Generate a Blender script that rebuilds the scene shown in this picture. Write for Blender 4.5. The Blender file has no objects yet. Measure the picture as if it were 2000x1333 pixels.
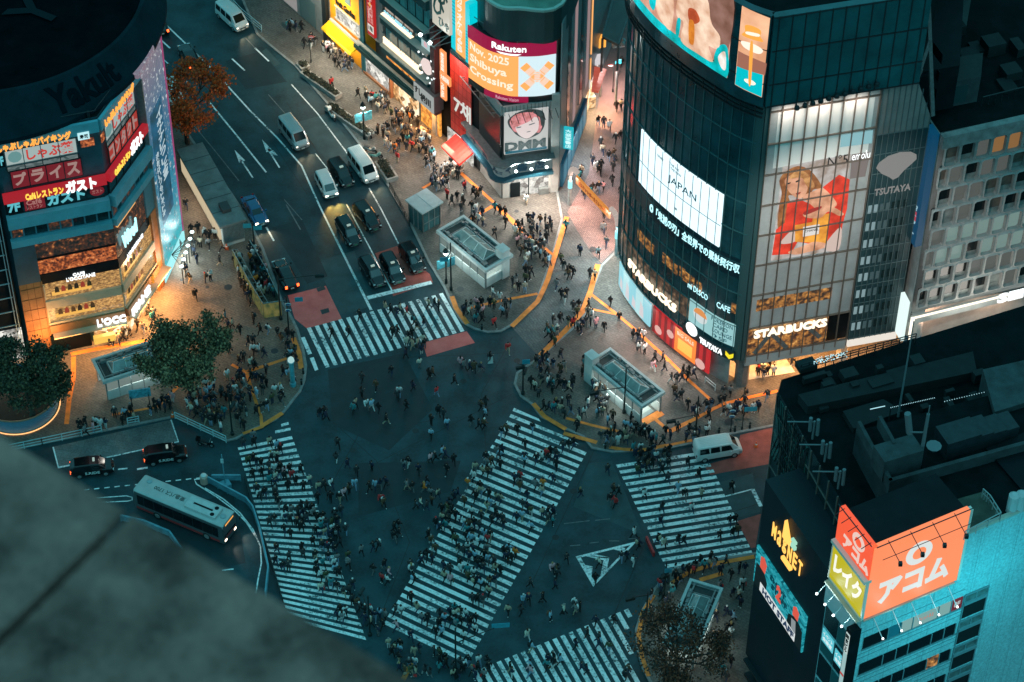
import bpy,bmesh,math,random
import numpy as np
from mathutils.geometry import tessellate_polygon
from mathutils import Vector,Matrix,Quaternion
R=math.radians
random.seed(7)
SC=bpy.context.scene
COL=SC.collection
CAM_H=195.0; PITCH=R(45.3); FPX=5000.0; ROLL=math.atan2(45,4934)
_fw=np.array([0,math.cos(PITCH),-math.sin(PITCH)]); _rt=np.array([1.0,0,0]); _up=np.array([0,math.sin(PITCH),math.cos(PITCH)])
_cr,_sr=math.cos(ROLL),math.sin(ROLL)
cd=bpy.data.cameras.new("camera"); cam=bpy.data.objects.new("camera",cd); COL.objects.link(cam)
cd.sensor_width=36.0; cd.lens=36.0*FPX/2000.0; cd.clip_start=0.1; cd.clip_end=6000.0
_x=_rt*_cr+_up*_sr; _y=-_rt*_sr+_up*_cr
cam.matrix_world=Matrix(((_x[0],_y[0],-_fw[0],0),(_x[1],_y[1],-_fw[1],0),(_x[2],_y[2],-_fw[2],CAM_H),(0,0,0,1)))
cd.dof.use_dof=True; cd.dof.focus_distance=265.0; cd.dof.aperture_fstop=8.5
SC.camera=cam
SC.render.resolution_x=1024; SC.render.resolution_y=682
w=bpy.data.worlds.new("World"); SC.world=w; w.use_nodes=True
nt=w.node_tree; nt.nodes.clear()
sky=nt.nodes.new("ShaderNodeTexSky"); sky.sky_type='NISHITA'; sky.sun_disc=False
sky.sun_elevation=R(4.0); sky.sun_rotation=R(200.0)
mix=nt.nodes.new("ShaderNodeMixRGB"); mix.blend_type='MIX'; mix.inputs[0].default_value=0.985
mix.inputs[2].default_value=(0.22,0.80,0.96,1)
mul=nt.nodes.new("ShaderNodeMixRGB"); mul.blend_type='MULTIPLY'; mul.inputs[0].default_value=1.0; mul.inputs[2].default_value=(0.75,1.0,1.0,1)
bg=nt.nodes.new("ShaderNodeBackground"); bg.inputs[1].default_value=0.62
wo=nt.nodes.new("ShaderNodeOutputWorld")
nt.links.new(sky.outputs[0],mix.inputs[1]); nt.links.new(mix.outputs[0],mul.inputs[1]); nt.links.new(mul.outputs[0],bg.inputs[0]); nt.links.new(bg.outputs[0],wo.inputs[0])
sl=bpy.data.lights.new("night_sky_light",'SUN'); sl.energy=0.14; sl.angle=R(25); sl.color=(0.3,0.9,1.0)
so=bpy.data.objects.new("night_sky_light",sl); COL.objects.link(so); so.rotation_euler=(R(38),R(6),R(25))
SC.view_settings.view_transform='Standard'; SC.view_settings.look='None'; SC.view_settings.gamma=1.0
SC.view_settings.exposure=0.22; SC.view_settings.use_curve_mapping=False
SC.cycles.use_denoising=True; SC.cycles.max_bounces=5; SC.cycles.diffuse_bounces=2; SC.cycles.glossy_bounces=3
SC.cycles.transparent_max_bounces=8; SC.cycles.sample_clamp_indirect=4.0; SC.cycles.sample_clamp_direct=0.0
SC.cycles.caustics_reflective=False; SC.cycles.caustics_refractive=False
def ray(px,py):
 dx,dy=px-1000.0,py-666.5
 return _fw*FPX+_rt*(dx*_cr+dy*_sr)-_up*(-dx*_sr+dy*_cr)
def G(px,py,z=0.0):
 r=ray(px,py); t=(z-CAM_H)/r[2]
 return Vector((r[0]*t,r[1]*t,z))
def Pj(p):
 v=np.array([p[0],p[1],p[2]-CAM_H]); k=FPX/(v@_fw); a=(v@_rt)*k; b=-(v@_up)*k
 return(1000+a*_cr-b*_sr,666.5+a*_sr+b*_cr)
def Zat(xy,py):
 lo,hi=-60.0,190.0
 for _ in range(50):
  m=(lo+hi)/2
  if Pj((xy[0],xy[1],m))[1]>py:lo=m
  else:hi=m
 return lo
def crop(x0,y0,s):
 return lambda*pts:[(x0+x/s,y0+y/s)for x,y in pts]
_M={}
def M(name,col,rough=0.8,metal=0.0,noise=None,amt=0.25,bump=0.0,spec=0.4,col2=None,coords='Object'):
 if name in _M:return _M[name]
 m=bpy.data.materials.new(name); m.use_nodes=True; n=m.node_tree.nodes; l=m.node_tree.links
 b=n["Principled BSDF"]; b.inputs["Base Color"].default_value=(*col,1); b.inputs["Roughness"].default_value=rough
 b.inputs["Metallic"].default_value=metal; b.inputs["Specular IOR Level"].default_value=spec
 if noise:
  tc=n.new("ShaderNodeTexCoord"); t=n.new("ShaderNodeTexNoise"); t.inputs["Scale"].default_value=noise; t.inputs["Detail"].default_value=6
  t2=n.new("ShaderNodeTexNoise"); t2.inputs["Scale"].default_value=noise*9; t2.inputs["Detail"].default_value=4
  ad=n.new("ShaderNodeMath"); ad.operation='MULTIPLY_ADD'; ad.inputs[1].default_value=0.35
  rp=n.new("ShaderNodeValToRGB"); rp.color_ramp.elements[0].position=0.42; rp.color_ramp.elements[1].position=0.9
  c2=col2 if col2 else tuple(min(1,c*(1+amt))for c in col); c1=col if col2 else tuple(c*(1-amt)for c in col)
  rp.color_ramp.elements[0].color=(*c1,1); rp.color_ramp.elements[1].color=(*c2,1)
  l.new(tc.outputs[coords],t.inputs["Vector"]); l.new(tc.outputs[coords],t2.inputs["Vector"])
  l.new(t2.outputs["Fac"],ad.inputs[0]); l.new(t.outputs["Fac"],ad.inputs[2]); l.new(ad.outputs[0],rp.inputs[0]); l.new(rp.outputs[0],b.inputs["Base Color"])
  if bump:
   bp=n.new("ShaderNodeBump"); bp.inputs["Strength"].default_value=bump; bp.inputs["Distance"].default_value=0.02
   l.new(t2.outputs["Fac"],bp.inputs["Height"]); l.new(bp.outputs[0],b.inputs["Normal"])
 _M[name]=m; return m
def E(name,col,s=1.0,light=False,base=(0.02,0.02,0.02),var=0.0,scale=0.8):
 """a surface that gives off light: sign faces, screens, lamps, lit rooms"""
 if name in _M:return _M[name]
 m=bpy.data.materials.new(name); m.use_nodes=True; b=m.node_tree.nodes["Principled BSDF"]
 b.inputs["Base Color"].default_value=(*base,1); b.inputs["Emission Color"].default_value=(*col,1); b.inputs["Emission Strength"].default_value=s
 b.inputs["Roughness"].default_value=0.5; b.inputs["Specular IOR Level"].default_value=0.2
 m.cycles.emission_sampling='FRONT' if light else 'NONE'
 if var:
  n=m.node_tree.nodes; l=m.node_tree.links; tc=n.new("ShaderNodeTexCoord"); t=n.new("ShaderNodeTexNoise"); t.inputs["Scale"].default_value=scale; t.inputs["Detail"].default_value=5; rp=n.new("ShaderNodeValToRGB")
  rp.color_ramp.elements[0].position=.32; rp.color_ramp.elements[1].position=.68; rp.color_ramp.elements[0].color=(*[c*(1-var)**(1+.5*i)for i,c in enumerate(col)],1); rp.color_ramp.elements[1].color=(*[min(1,c*(1+var*.6))for c in col],1)
  l.new(tc.outputs["Object"],t.inputs["Vector"]); l.new(t.outputs[0],rp.inputs[0]); l.new(rp.outputs[0],b.inputs["Emission Color"])
 _M[name]=m; return m
def soft(P,n=4):
 """closed outline rounded through its points"""
 O=[]; k=len(P)
 for i in range(k):
  a,b,c,d=P[i-1],P[i],P[(i+1)%k],P[(i+2)%k]
  for j in range(n):
   t=j/n; O.append(tuple(0.5*(2*B+(C-A)*t+(2*A-5*B+4*C-D)*t*t+(3*B-A-3*C+D)*t**3)for A,B,C,D in zip(a,b,c,d)))
 return O
def ROOM(name,cols,s=1.0,scale=1.2,stretch=(1,1,1),light=False,vor=True):
 """a lit room behind glass: clumps of lamp-lit fittings, people and dark gaps"""
 if name in _M:return _M[name]
 m=bpy.data.materials.new(name); m.use_nodes=True; n=m.node_tree.nodes; l=m.node_tree.links; b=n["Principled BSDF"]
 tc=n.new("ShaderNodeTexCoord"); mp=n.new("ShaderNodeMapping"); mp.inputs["Scale"].default_value=stretch
 v=n.new("ShaderNodeTexVoronoi" if vor else "ShaderNodeTexNoise"); v.inputs["Scale"].default_value=scale
 ns=n.new("ShaderNodeTexNoise"); ns.inputs["Scale"].default_value=scale*1.7; ns.inputs["Detail"].default_value=5
 rp=n.new("ShaderNodeValToRGB"); els=rp.color_ramp.elements
 while len(els)<len(cols):els.new(0.5)
 for i,c in enumerate(cols):els[i].position=0.30+0.42*i/max(1,len(cols)-1); els[i].color=(*c,1)
 mx=n.new("ShaderNodeMixRGB"); mx.inputs[0].default_value=0.5
 l.new(tc.outputs["Object"],mp.inputs[0]); l.new(mp.outputs[0],v.inputs["Vector"]); l.new(mp.outputs[0],ns.inputs["Vector"])
 l.new(v.outputs["Color" if vor else "Fac"],mx.inputs[1]); l.new(ns.outputs["Fac"],mx.inputs[2]); l.new(mx.outputs[0],rp.inputs[0])
 b.inputs["Base Color"].default_value=(0.03,0.03,0.03,1); l.new(rp.outputs[0],b.inputs["Emission Color"]); b.inputs["Emission Strength"].default_value=s
 b.inputs["Roughness"].default_value=0.15
 m.cycles.emission_sampling='FRONT' if light else 'NONE'
 _M[name]=m; return m
class MB:
 def __init__(s):s.v=[]; s.f=[]; s.m=[]
 def add(s,vs,fs,mi=0):
  k=len(s.v); s.v+=[tuple(p)for p in vs]; s.f+=[tuple(i+k for i in f)for f in fs]; s.m+=[mi]*len(fs); return s
 def quad(s,a,b,c,d,mi=0):return s.add([a,b,c,d],[(0,1,2,3)],mi)
 def poly(s,pts,mi=0):return s.add(pts,[tuple(range(len(pts)))],mi)
 def obox(s,o,ax,ay,az,mi=0):
  o,ax,ay,az=Vector(o),Vector(ax),Vector(ay),Vector(az)
  P=[o,o+ax,o+ax+ay,o+ay,o+az,o+ax+az,o+ax+ay+az,o+ay+az]
  return s.add(P,[(3,2,1,0),(4,5,6,7),(0,1,5,4),(1,2,6,5),(2,3,7,6),(3,0,4,7)],mi)
 def box(s,c,sx,sy,sz,rz=0.0,mi=0):
  """c is the middle of the bottom face"""
  ca,sa=math.cos(rz),math.sin(rz); ax=Vector((ca*sx,sa*sx,0)); ay=Vector((-sa*sy,ca*sy,0))
  return s.obox(Vector(c)-ax/2-ay/2,ax,ay,(0,0,sz),mi)
 def bar(s,a,b,wd=0.1,ht=None,mi=0):
  a,b=Vector(a),Vector(b); ht=wd if ht is None else ht; d=(b-a)
  if d.length<1e-6:return s
  dn=d.normalized(); side=dn.cross(Vector((0,0,1)))
  if side.length<1e-3:side=Vector((1,0,0))
  side.normalize(); up=side.cross(dn).normalized()
  return s.obox(a-side*wd/2-up*ht/2,d,side*wd,up*ht,mi)
 def tube(s,a,b,r0,r1=None,n=8,mi=0,caps=True):
  a,b=Vector(a),Vector(b); r1=r0 if r1 is None else r1; d=(b-a).normalized()
  x=d.orthogonal().normalized(); y=d.cross(x); V=[]
  for p,r in((a,r0),(b,r1)):
   for i in range(n):
    t=2*math.pi*i/n; V.append(p+x*math.cos(t)*r+y*math.sin(t)*r)
  F=[(i,(i+1)%n,n+(i+1)%n,n+i)for i in range(n)]
  if caps:F+=[tuple(range(n))[::-1],tuple(range(n,2*n))]
  return s.add(V,F,mi)
 def path(s,pts,r,n=6,mi=0):
  for a,b in zip(pts,pts[1:]):s.tube(a,b,r,r,n,mi)
  return s
 def prism(s,pts,z0,z1,mi=0,top=None,bottom=False):
  """pts: counter-clockwise xy outline"""
  n=len(pts); a=sum(pts[i][0]*pts[(i+1)%n][1]-pts[(i+1)%n][0]*pts[i][1]for i in range(n))
  if a<0:pts=list(pts)[::-1]
  V=[(p[0],p[1],z0)for p in pts]+[(p[0],p[1],z1)for p in pts]
  s.add(V,[(i,(i+1)%n,n+(i+1)%n,n+i)for i in range(n)],mi)
  s.add(V[n:],[tuple(range(n))],mi if top is None else top)
  if bottom:s.add(V[:n],[tuple(range(n))[::-1]],mi)
  return s
 def lathe(s,c,prof,n=12,mi=0):
  c=Vector(c); V=[]; F=[]
  for r,z in prof:
   for i in range(n):
    t=2*math.pi*i/n; V.append(c+Vector((r*math.cos(t),r*math.sin(t),z)))
  for k in range(len(prof)-1):
   for i in range(n):
    j=(i+1)%n; F.append((k*n+i,k*n+j,(k+1)*n+j,(k+1)*n+i))
  F.append(tuple(range(n))[::-1]); F.append(tuple((len(prof)-1)*n+i for i in range(n)))
  return s.add(V,F,mi)
 def build(s,name,mats,parent=None,smooth=False,bevel=0.0,at=None):
  me=bpy.data.meshes.new(name); o=bpy.data.objects.new(name,me); COL.objects.link(o)
  base=Vector((0,0,0))
  if parent is not None:
   o.parent=parent; q=parent
   while q is not None:base=base+q.location; q=q.parent
  elif at is not None:base=Vector(at); o.location=base
  me.from_pydata([tuple(Vector(p)-base)for p in s.v],[],s.f)
  for mt in(mats if isinstance(mats,(list,tuple))else[mats]):me.materials.append(mt)
  me.polygons.foreach_set("material_index",s.m)
  if smooth:me.polygons.foreach_set("use_smooth",[True]*len(s.f))
  me.validate(); me.update()
  if bevel:
   bm=bmesh.new(); bm.from_mesh(me); bmesh.ops.remove_doubles(bm,verts=bm.verts,dist=0.0005)
   bmesh.ops.bevel(bm,geom=[e for e in bm.edges if len(e.link_faces)==2 and e.calc_face_angle(0)>0.6],offset=bevel,segments=2,affect='EDGES',clamp_overlap=True)
   bm.to_mesh(me); bm.free()
  return o
def prop(o,label=None,cat=None,group=None,kind=None):
 for k,v in(('label',label),('category',cat),('group',group),('kind',kind)):
  if v:o[k]=v
 return o
def separate(o,name):
 """each loose piece of a built part becomes a part of its own"""
 me=o.data; n=len(me.vertices); f=list(range(n))
 def find(i):
  while f[i]!=i:f[i]=f[f[i]]; i=f[i]
  return i
 for p in me.polygons:
  r=find(p.vertices[0])
  for v in p.vertices:f[find(v)]=r
 G_={}
 for p in me.polygons:G_.setdefault(find(p.vertices[0]),[]).append(p)
 for ps in G_.values():
  mp={}; vs=[]; fs=[]
  for p in ps:
   for v in p.vertices:
    if v not in mp:mp[v]=len(vs); vs.append(me.vertices[v].co[:])
   fs.append([mp[v]for v in p.vertices])
  m=bpy.data.meshes.new(name); m.from_pydata(vs,[],fs); c=bpy.data.objects.new(name,m); COL.objects.link(c); c.parent=o.parent; c.location=o.location
  us=sorted({p.material_index for p in ps})
  for k in us:m.materials.append(me.materials[k])
  m.polygons.foreach_set("material_index",[us.index(p.material_index)for p in ps])
  for ch in list(o.children):ch.parent=c
 bpy.data.objects.remove(o)
def thing(name,loc,label,cat,group=None):
 o=bpy.data.objects.new(name,None); COL.objects.link(o); o.location=Vector(loc); o.empty_display_size=0.3
 return prop(o,label,cat,group)
def copy_tree(o,parent=None):
 c=o.copy(); COL.objects.link(c); c.parent=parent
 for ch in o.children:copy_tree(ch,c)
 return c
def lamp(name,kind,loc,power,col,parent=None,size=1.0,aim=None,size_y=None,spot=None):
 l=bpy.data.lights.new(name,kind); l.energy=power*(2.4 if kind=='AREA' else 1.5); l.color=col
 if kind=='AREA':
  l.size=size
  if size_y:l.shape='RECTANGLE'; l.size_y=size_y
 else:l.shadow_soft_size=size
 if spot:l.spot_size=spot; l.spot_blend=0.6
 o=bpy.data.objects.new(name,l); COL.objects.link(o); loc=Vector(loc)
 if aim is not None:o.rotation_euler=(Vector(aim)-loc).to_track_quat('-Z','Y').to_euler()
 if parent is not None:
  q=parent; b=Vector((0,0,0))
  while q is not None:b=b+q.location; q=q.parent
  o.parent=parent; loc=loc-b
 o.location=loc
 return o
_T={}
def glyphs(s,bold=0.0,spacing=1.0):
 """(verts 0..1 in x and y, z -0.5..0.5, faces, width/height)"""
 k=(s,bold,spacing)
 if k in _T:return _T[k]
 c=bpy.data.curves.new("lettering",'FONT'); c.body=s; c.resolution_u=2; c.extrude=0.5; c.offset=bold; c.space_character=spacing
 o=bpy.data.objects.new("lettering",c); COL.objects.link(o)
 dg=bpy.context.evaluated_depsgraph_get(); me=bpy.data.meshes.new_from_object(o.evaluated_get(dg),depsgraph=dg)
 V=np.array([v.co[:]for v in me.vertices]); F=[tuple(p.vertices)for p in me.polygons]
 F=[f for f in F if not all(V[i][2]<-0.49 for i in f)]
 lo,hi=V[:,:2].min(0),V[:,:2].max(0); asp=(hi[0]-lo[0])/(hi[1]-lo[1])
 V[:,:2]=(V[:,:2]-lo)/(hi-lo)
 bpy.data.objects.remove(o); bpy.data.meshes.remove(me); bpy.data.curves.remove(c)
 _T[k]=(V,F,asp); return _T[k]
def text3(mb,s,o,ax,ay,th=0.05,mi=0,bold=0.0,fit=None):
 """lettering filling the parallelogram o, ax (reading direction), ay (up)"""
 o,ax,ay=Vector(o),Vector(ax),Vector(ay); nz=ax.cross(ay).normalized(); V,F,asp=glyphs(s,bold)
 mb.add([o+ax*v[0]+ay*v[1]+nz*(v[2]+0.5)*th for v in V],F,mi)
class Fac:
 """an upright wall standing on a plan line; u runs along it from left to right as seen from outside, z up, d outwards"""
 def __init__(s,pts):
  s.p=[Vector((p[0],p[1]))for p in pts]; s.c=[0.0]
  for a,b in zip(s.p,s.p[1:]):s.c.append(s.c[-1]+(b-a).length)
  s.L=s.c[-1]; sg=[]
  for a,b in zip(s.p,s.p[1:]):
   d=(b-a).normalized(); sg.append(Vector((d.y,-d.x)))
  s.sn=sg; s.n=[sg[0]]+[(x+y).normalized()for x,y in zip(sg,sg[1:])]+[sg[-1]]
 def W(s,u,z,d=0.0):
  i=0
  while i<len(s.c)-2 and u>s.c[i+1]:i+=1
  t=(u-s.c[i])/(s.c[i+1]-s.c[i]); q=s.p[i].lerp(s.p[i+1],t)if 0<=t<=1 else s.p[i]+(s.p[i+1]-s.p[i])*t
  tt=min(1,max(0,t)); nn=s.n[i]*(1-tt)+s.n[i+1]*tt
  return Vector((q.x+nn.x*d,q.y+nn.y*d,z))
 def uv(s,px,py,d=0.0):
  r=ray(px,py); best=None
  for i in range(len(s.p)-1):
   nn=s.sn[i]; a=s.p[i]+nn*d; e=s.p[i+1]-s.p[i]
   den=r[0]*nn.x+r[1]*nn.y
   if abs(den)<1e-9:continue
   t=(a.x*nn.x+a.y*nn.y)/den
   q=Vector((r[0]*t,r[1]*t)); k=(q-a).dot(e)/e.length_squared
   out=max(0,-k,k-1)*e.length
   if den>0:out+=1000
   if best is None or out<best[0]-1e-6:best=(out,s.c[i]+k*e.length,CAM_H+r[2]*t)
  return best[1],best[2]
 def us(s,u0,u1):
  return[u0]+[c for c in s.c if u0+1e-3<c<u1-1e-3]+[u1]
 def box(s,mb,u0,u1,z0,z1,d0=0.0,d1=0.1,mi=0):
  U=s.us(u0,u1); n=len(U); V=[]
  for u in U:V+=[s.W(u,z0,d0),s.W(u,z1,d0),s.W(u,z0,d1),s.W(u,z1,d1)]
  F=[]
  for i in range(n-1):
   a,b=4*i,4*i+4
   F+=[(a+2,b+2,b+3,a+3),(a+3,b+3,b+1,a+1),(a,b,b+2,a+2),(b,a,a+1,b+1)]
  F+=[(0,2,3,1),(4*n-4,4*n-3,4*n-1,4*n-2)]
  return mb.add(V,F,mi)
 def slab(s,mb,quad,d0=0.0,d1=0.05,mi=0,n=None):
  """quad: (u,z) top-left, top-right, bottom-right, bottom-left; follows the wall's curve"""
  tl,tr,br,bl=quad; n=n or(1 if len(s.p)==2 else max(1,int(abs(tr[0]-tl[0])/0.8))); V=[]
  for i in range(n+1):
   t=i/n; a=(tl[0]+(tr[0]-tl[0])*t,tl[1]+(tr[1]-tl[1])*t); b=(bl[0]+(br[0]-bl[0])*t,bl[1]+(br[1]-bl[1])*t)
   V+=[s.W(b[0],b[1],d0),s.W(a[0],a[1],d0),s.W(b[0],b[1],d1),s.W(a[0],a[1],d1)]
  F=[]
  for i in range(n):
   a,b=4*i,4*i+4
   F+=[(a+2,b+2,b+3,a+3),(a+3,b+3,b+1,a+1),(a,b,b+2,a+2)]
  F+=[(0,2,3,1),(4*n,4*n+1,4*n+3,4*n+2)]
  return mb.add(V,F,mi)
 def poly(s,mb,uz,d0,d1,mi=0):
  if len(s.p)>2:
   P=[Vector((u,z,0))for u,z in uz]; st=[(P[a],P[b],P[c])for a,b,c in tessellate_polygon([P])]; V=[]
   while st:
    a,b,c=st.pop(); e=max(((a-b).length,0),((b-c).length,1),((c-a).length,2))
    if e[0]>.7:
     if e[1]==1:a,b,c=b,c,a
     elif e[1]==2:a,b,c=c,a,b
     m=(a+b)/2; st+=[(a,m,c),(m,b,c)]
    else:V+=[s.W(p.x,p.y,d1)for p in(a,b,c)]
   return mb.add(V,[(i,i+1,i+2)for i in range(0,len(V),3)],mi)
  A=sum(uz[i][0]*uz[(i+1)%len(uz)][1]-uz[(i+1)%len(uz)][0]*uz[i][1]for i in range(len(uz)))
  if A<0:uz=list(uz)[::-1]
  n=len(uz); V=[s.W(u,z,d1)for u,z in uz]+[s.W(u,z,d0)for u,z in uz]
  return mb.add(V,[tuple(range(n))]+[(n+i,n+(i+1)%n,(i+1)%n,i)for i in range(n)],mi)
 def text(s,mb,t,u0,u1,z0,z1,d=0.0,th=0.06,mi=0,bold=0.0,rot=False):
  V,F,asp=glyphs(t,bold)
  if rot:mb.add([s.W(u0+(u1-u0)*v[1],z1+(z0-z1)*v[0],d+(v[2]+0.5)*th)for v in V],F,mi)
  else:mb.add([s.W(u0+(u1-u0)*v[0],z0+(z1-z0)*v[1],d+(v[2]+0.5)*th)for v in V],F,mi)
 def textq(s,mb,t,quad,d=0.0,th=0.06,mi=0,bold=0.0):
  tl,tr,br,bl=quad; V,F,asp=glyphs(t,bold); O=[]
  for v in V:
   x,y=v[0],v[1]
   u=(bl[0]*(1-x)+br[0]*x)*(1-y)+(tl[0]*(1-x)+tr[0]*x)*y
   z=(bl[1]*(1-x)+br[1]*x)*(1-y)+(tl[1]*(1-x)+tr[1]*x)*y
   O.append(s.W(u,z,d+(v[2]+0.5)*th))
  mb.add(O,F,mi)
 def vtext(s,mb,t,u0,u1,z0,z1,d=0.0,th=0.06,mi=0,bold=0.0):
  n=len(t); h=(z1-z0)/n
  for i,ch in enumerate(t):
   if ch!=' ':s.text(mb,ch,u0,u1,z1-h*(i+0.93),z1-h*(i+0.07),d,th,mi,bold)
 def rect(s,pxs,d=0.0):
  """bounding rectangle on the wall of some survey pixels"""
  q=[s.uv(x,y,d)for x,y in pxs]; return min(a[0]for a in q),max(a[0]for a in q),min(a[1]for a in q),max(a[1]for a in q)
 def q(s,pxs,d=0.0):return[s.uv(x,y,d)for x,y in pxs]
 def lamp(s,u,z,d):return s.W(u,z,d)
# ================================================================ the setting: road, pavements, paint
def paving(name,c1,c2,scale=1.0,mortar=(0.05,0.05,0.05),bw=0.6,bh=0.3,rough=0.75,rot=0.0,stain=0.5):
 if name in _M:return _M[name]
 m=bpy.data.materials.new(name); m.use_nodes=True; n=m.node_tree.nodes; l=m.node_tree.links; b=n["Principled BSDF"]
 tc=n.new("ShaderNodeTexCoord"); mp=n.new("ShaderNodeMapping"); mp.inputs["Rotation"].default_value=(0,0,rot); br=n.new("ShaderNodeTexBrick")
 br.inputs["Scale"].default_value=scale; br.inputs["Color1"].default_value=(*c1,1); br.inputs["Color2"].default_value=(*c2,1); br.inputs["Mortar"].default_value=(*mortar,1)
 br.inputs["Mortar Size"].default_value=0.012; br.inputs["Brick Width"].default_value=bw; br.inputs["Row Height"].default_value=bh
 ns=n.new("ShaderNodeTexNoise"); ns.inputs["Scale"].default_value=0.22; ns.inputs["Detail"].default_value=7; ns.inputs["Roughness"].default_value=0.65
 rp=n.new("ShaderNodeValToRGB"); rp.color_ramp.elements[0].position=0.3; rp.color_ramp.elements[0].color=(1-stain,1-stain,1-stain,1); rp.color_ramp.elements[1].position=0.7; rp.color_ramp.elements[1].color=(1.1,1.1,1.1,1)
 n2=n.new("ShaderNodeTexNoise"); n2.inputs["Scale"].default_value=5.0; n2.inputs["Detail"].default_value=5
 r2=n.new("ShaderNodeValToRGB"); r2.color_ramp.elements[0].position=0.3; r2.color_ramp.elements[0].color=(0.7,0.7,0.7,1); r2.color_ramp.elements[1].position=0.72; r2.color_ramp.elements[1].color=(1.15,1.15,1.15,1)
 m1=n.new("ShaderNodeMixRGB"); m1.blend_type='MULTIPLY'; m1.inputs[0].default_value=1; m2=n.new("ShaderNodeMixRGB"); m2.blend_type='MULTIPLY'; m2.inputs[0].default_value=1
 l.new(tc.outputs["Object"],mp.inputs[0]); l.new(mp.outputs[0],br.inputs["Vector"]); l.new(tc.outputs["Object"],ns.inputs["Vector"]); l.new(tc.outputs["Object"],n2.inputs["Vector"])
 l.new(ns.outputs[0],rp.inputs[0]); l.new(n2.outputs[0],r2.inputs[0]); l.new(br.outputs[0],m1.inputs[1]); l.new(rp.outputs[0],m1.inputs[2]); l.new(m1.outputs[0],m2.inputs[1]); l.new(r2.outputs[0],m2.inputs[2]); l.new(m2.outputs[0],b.inputs["Base Color"])
 b.inputs["Roughness"].default_value=rough; b.inputs["Specular IOR Level"].default_value=0.35
 _M[name]=m; return m
ASPHALT=M("asphalt",(0.014,0.042,0.050),0.62,noise=0.35,amt=0.55,bump=0.25,spec=0.35)
ASPHALT2=M("asphalt_repair",(0.036,0.070,0.076),0.7,noise=0.8,amt=0.25,bump=0.2,spec=0.3)
ASPHALT3=M("asphalt_fresh",(0.010,0.026,0.031),0.6,noise=0.8,amt=0.2,bump=0.2,spec=0.35)
PAVE=paving("pavement_tiles",(0.135,0.122,0.108),(0.165,0.15,0.132),rot=R(33))
PAVE_W=paving("plaza_tiles",(0.19,0.145,0.115),(0.225,0.17,0.135),rot=R(30))
PAVE_P=paving("pink_lane_paving",(0.25,0.165,0.155),(0.29,0.19,0.175),bw=0.4,bh=0.2,rot=R(60))
PAVE_G=paving("lane_paving",(0.115,0.115,0.115),(0.14,0.14,0.135),rot=R(60))
COBBLE=paving("cobbled_bay",(0.16,0.17,0.17),(0.20,0.21,0.205),bw=0.9,bh=0.9,mortar=(0.09,0.09,0.09),rot=R(14))
KERB=M("kerb_stone",(0.20,0.205,0.20),0.8,noise=1.5,amt=0.3)
def worn_paint():
 m=bpy.data.materials.new("road_paint_white"); m.use_nodes=True; n=m.node_tree.nodes; l=m.node_tree.links; b=n["Principled BSDF"]; tc=n.new("ShaderNodeTexCoord"); t=n.new("ShaderNodeTexNoise"); t.inputs["Scale"].default_value=3.2; t.inputs["Detail"].default_value=9; t.inputs["Roughness"].default_value=.7
 t2=n.new("ShaderNodeTexNoise"); t2.inputs["Scale"].default_value=.35; t2.inputs["Detail"].default_value=3; ad=n.new("ShaderNodeMath"); ad.operation='MULTIPLY_ADD'; ad.inputs[1].default_value=.55; rp=n.new("ShaderNodeValToRGB"); e=rp.color_ramp.elements
 e[0].position=.72; e[0].color=(.84,.85,.84,1); e[1].position=.98; e[1].color=(.05,.07,.075,1); q=e.new(.86); q.color=(.50,.52,.52,1); q=e.new(.91); q.color=(.10,.12,.125,1)
 l.new(tc.outputs["Object"],t.inputs["Vector"]); l.new(tc.outputs["Object"],t2.inputs["Vector"]); l.new(t2.outputs[0],ad.inputs[0]); l.new(t.outputs[0],ad.inputs[2]); l.new(ad.outputs[0],rp.inputs[0]); l.new(rp.outputs[0],b.inputs["Base Color"]); b.inputs["Roughness"].default_value=.65; return m
PAINT=worn_paint()
PAINT_T=M("road_paint_worn",(0.20,0.21,0.21),0.7,noise=2.5,col2=(0.07,0.075,0.078))
PAINT_R=M("road_paint_red",(0.66,0.085,0.075),0.7,noise=0.7,amt=0.3,col2=(0.85,0.16,0.14))
PAINT_D=M("road_paint_dull_red",(0.34,0.07,0.055),0.7,noise=0.9,amt=0.35)
TACT=M("tactile_yellow",(0.74,0.20,0.035),0.7,noise=1.2,amt=0.3)
IRON=M("cast_iron",(0.03,0.032,0.035),0.55,noise=6)
def ground_poly(name,px,z,mat,kind="structure",extra=None):
 mb=MB(); mb.poly([G(x,y,z)for x,y in px]); o=mb.build(name,mat); prop(o,kind=kind); return o
def strip_mb(mb,px,wd,z,mi=0,closed=False):
 P=[G(x,y,z)for x,y in px]; n=len(P); V=[]
 for i,p in enumerate(P):
  a=P[i-1]if i else p; b=P[i+1]if i<n-1 else p; d=b-a; d.normalize(); s=Vector((d.y,-d.x,0)); k=1.0
  if 0<i<n-1:
   d0=(p-a).normalized(); k=min(1.6,1/max(0.5,abs(Vector((d0.y,-d0.x,0)).dot(s))))
  V+=[p-s*wd/2*k,p+s*wd/2*k]
 mb.add(V,[(2*i,2*i+1,2*i+3,2*i+2)for i in range(n-1)],mi)
mb=MB(); mb.poly([(-3000,-1500,0),(3000,-1500,0),(3000,4000,0),(-3000,4000,0)]); prop(mb.build("road",ASPHALT),kind="structure")
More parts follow.
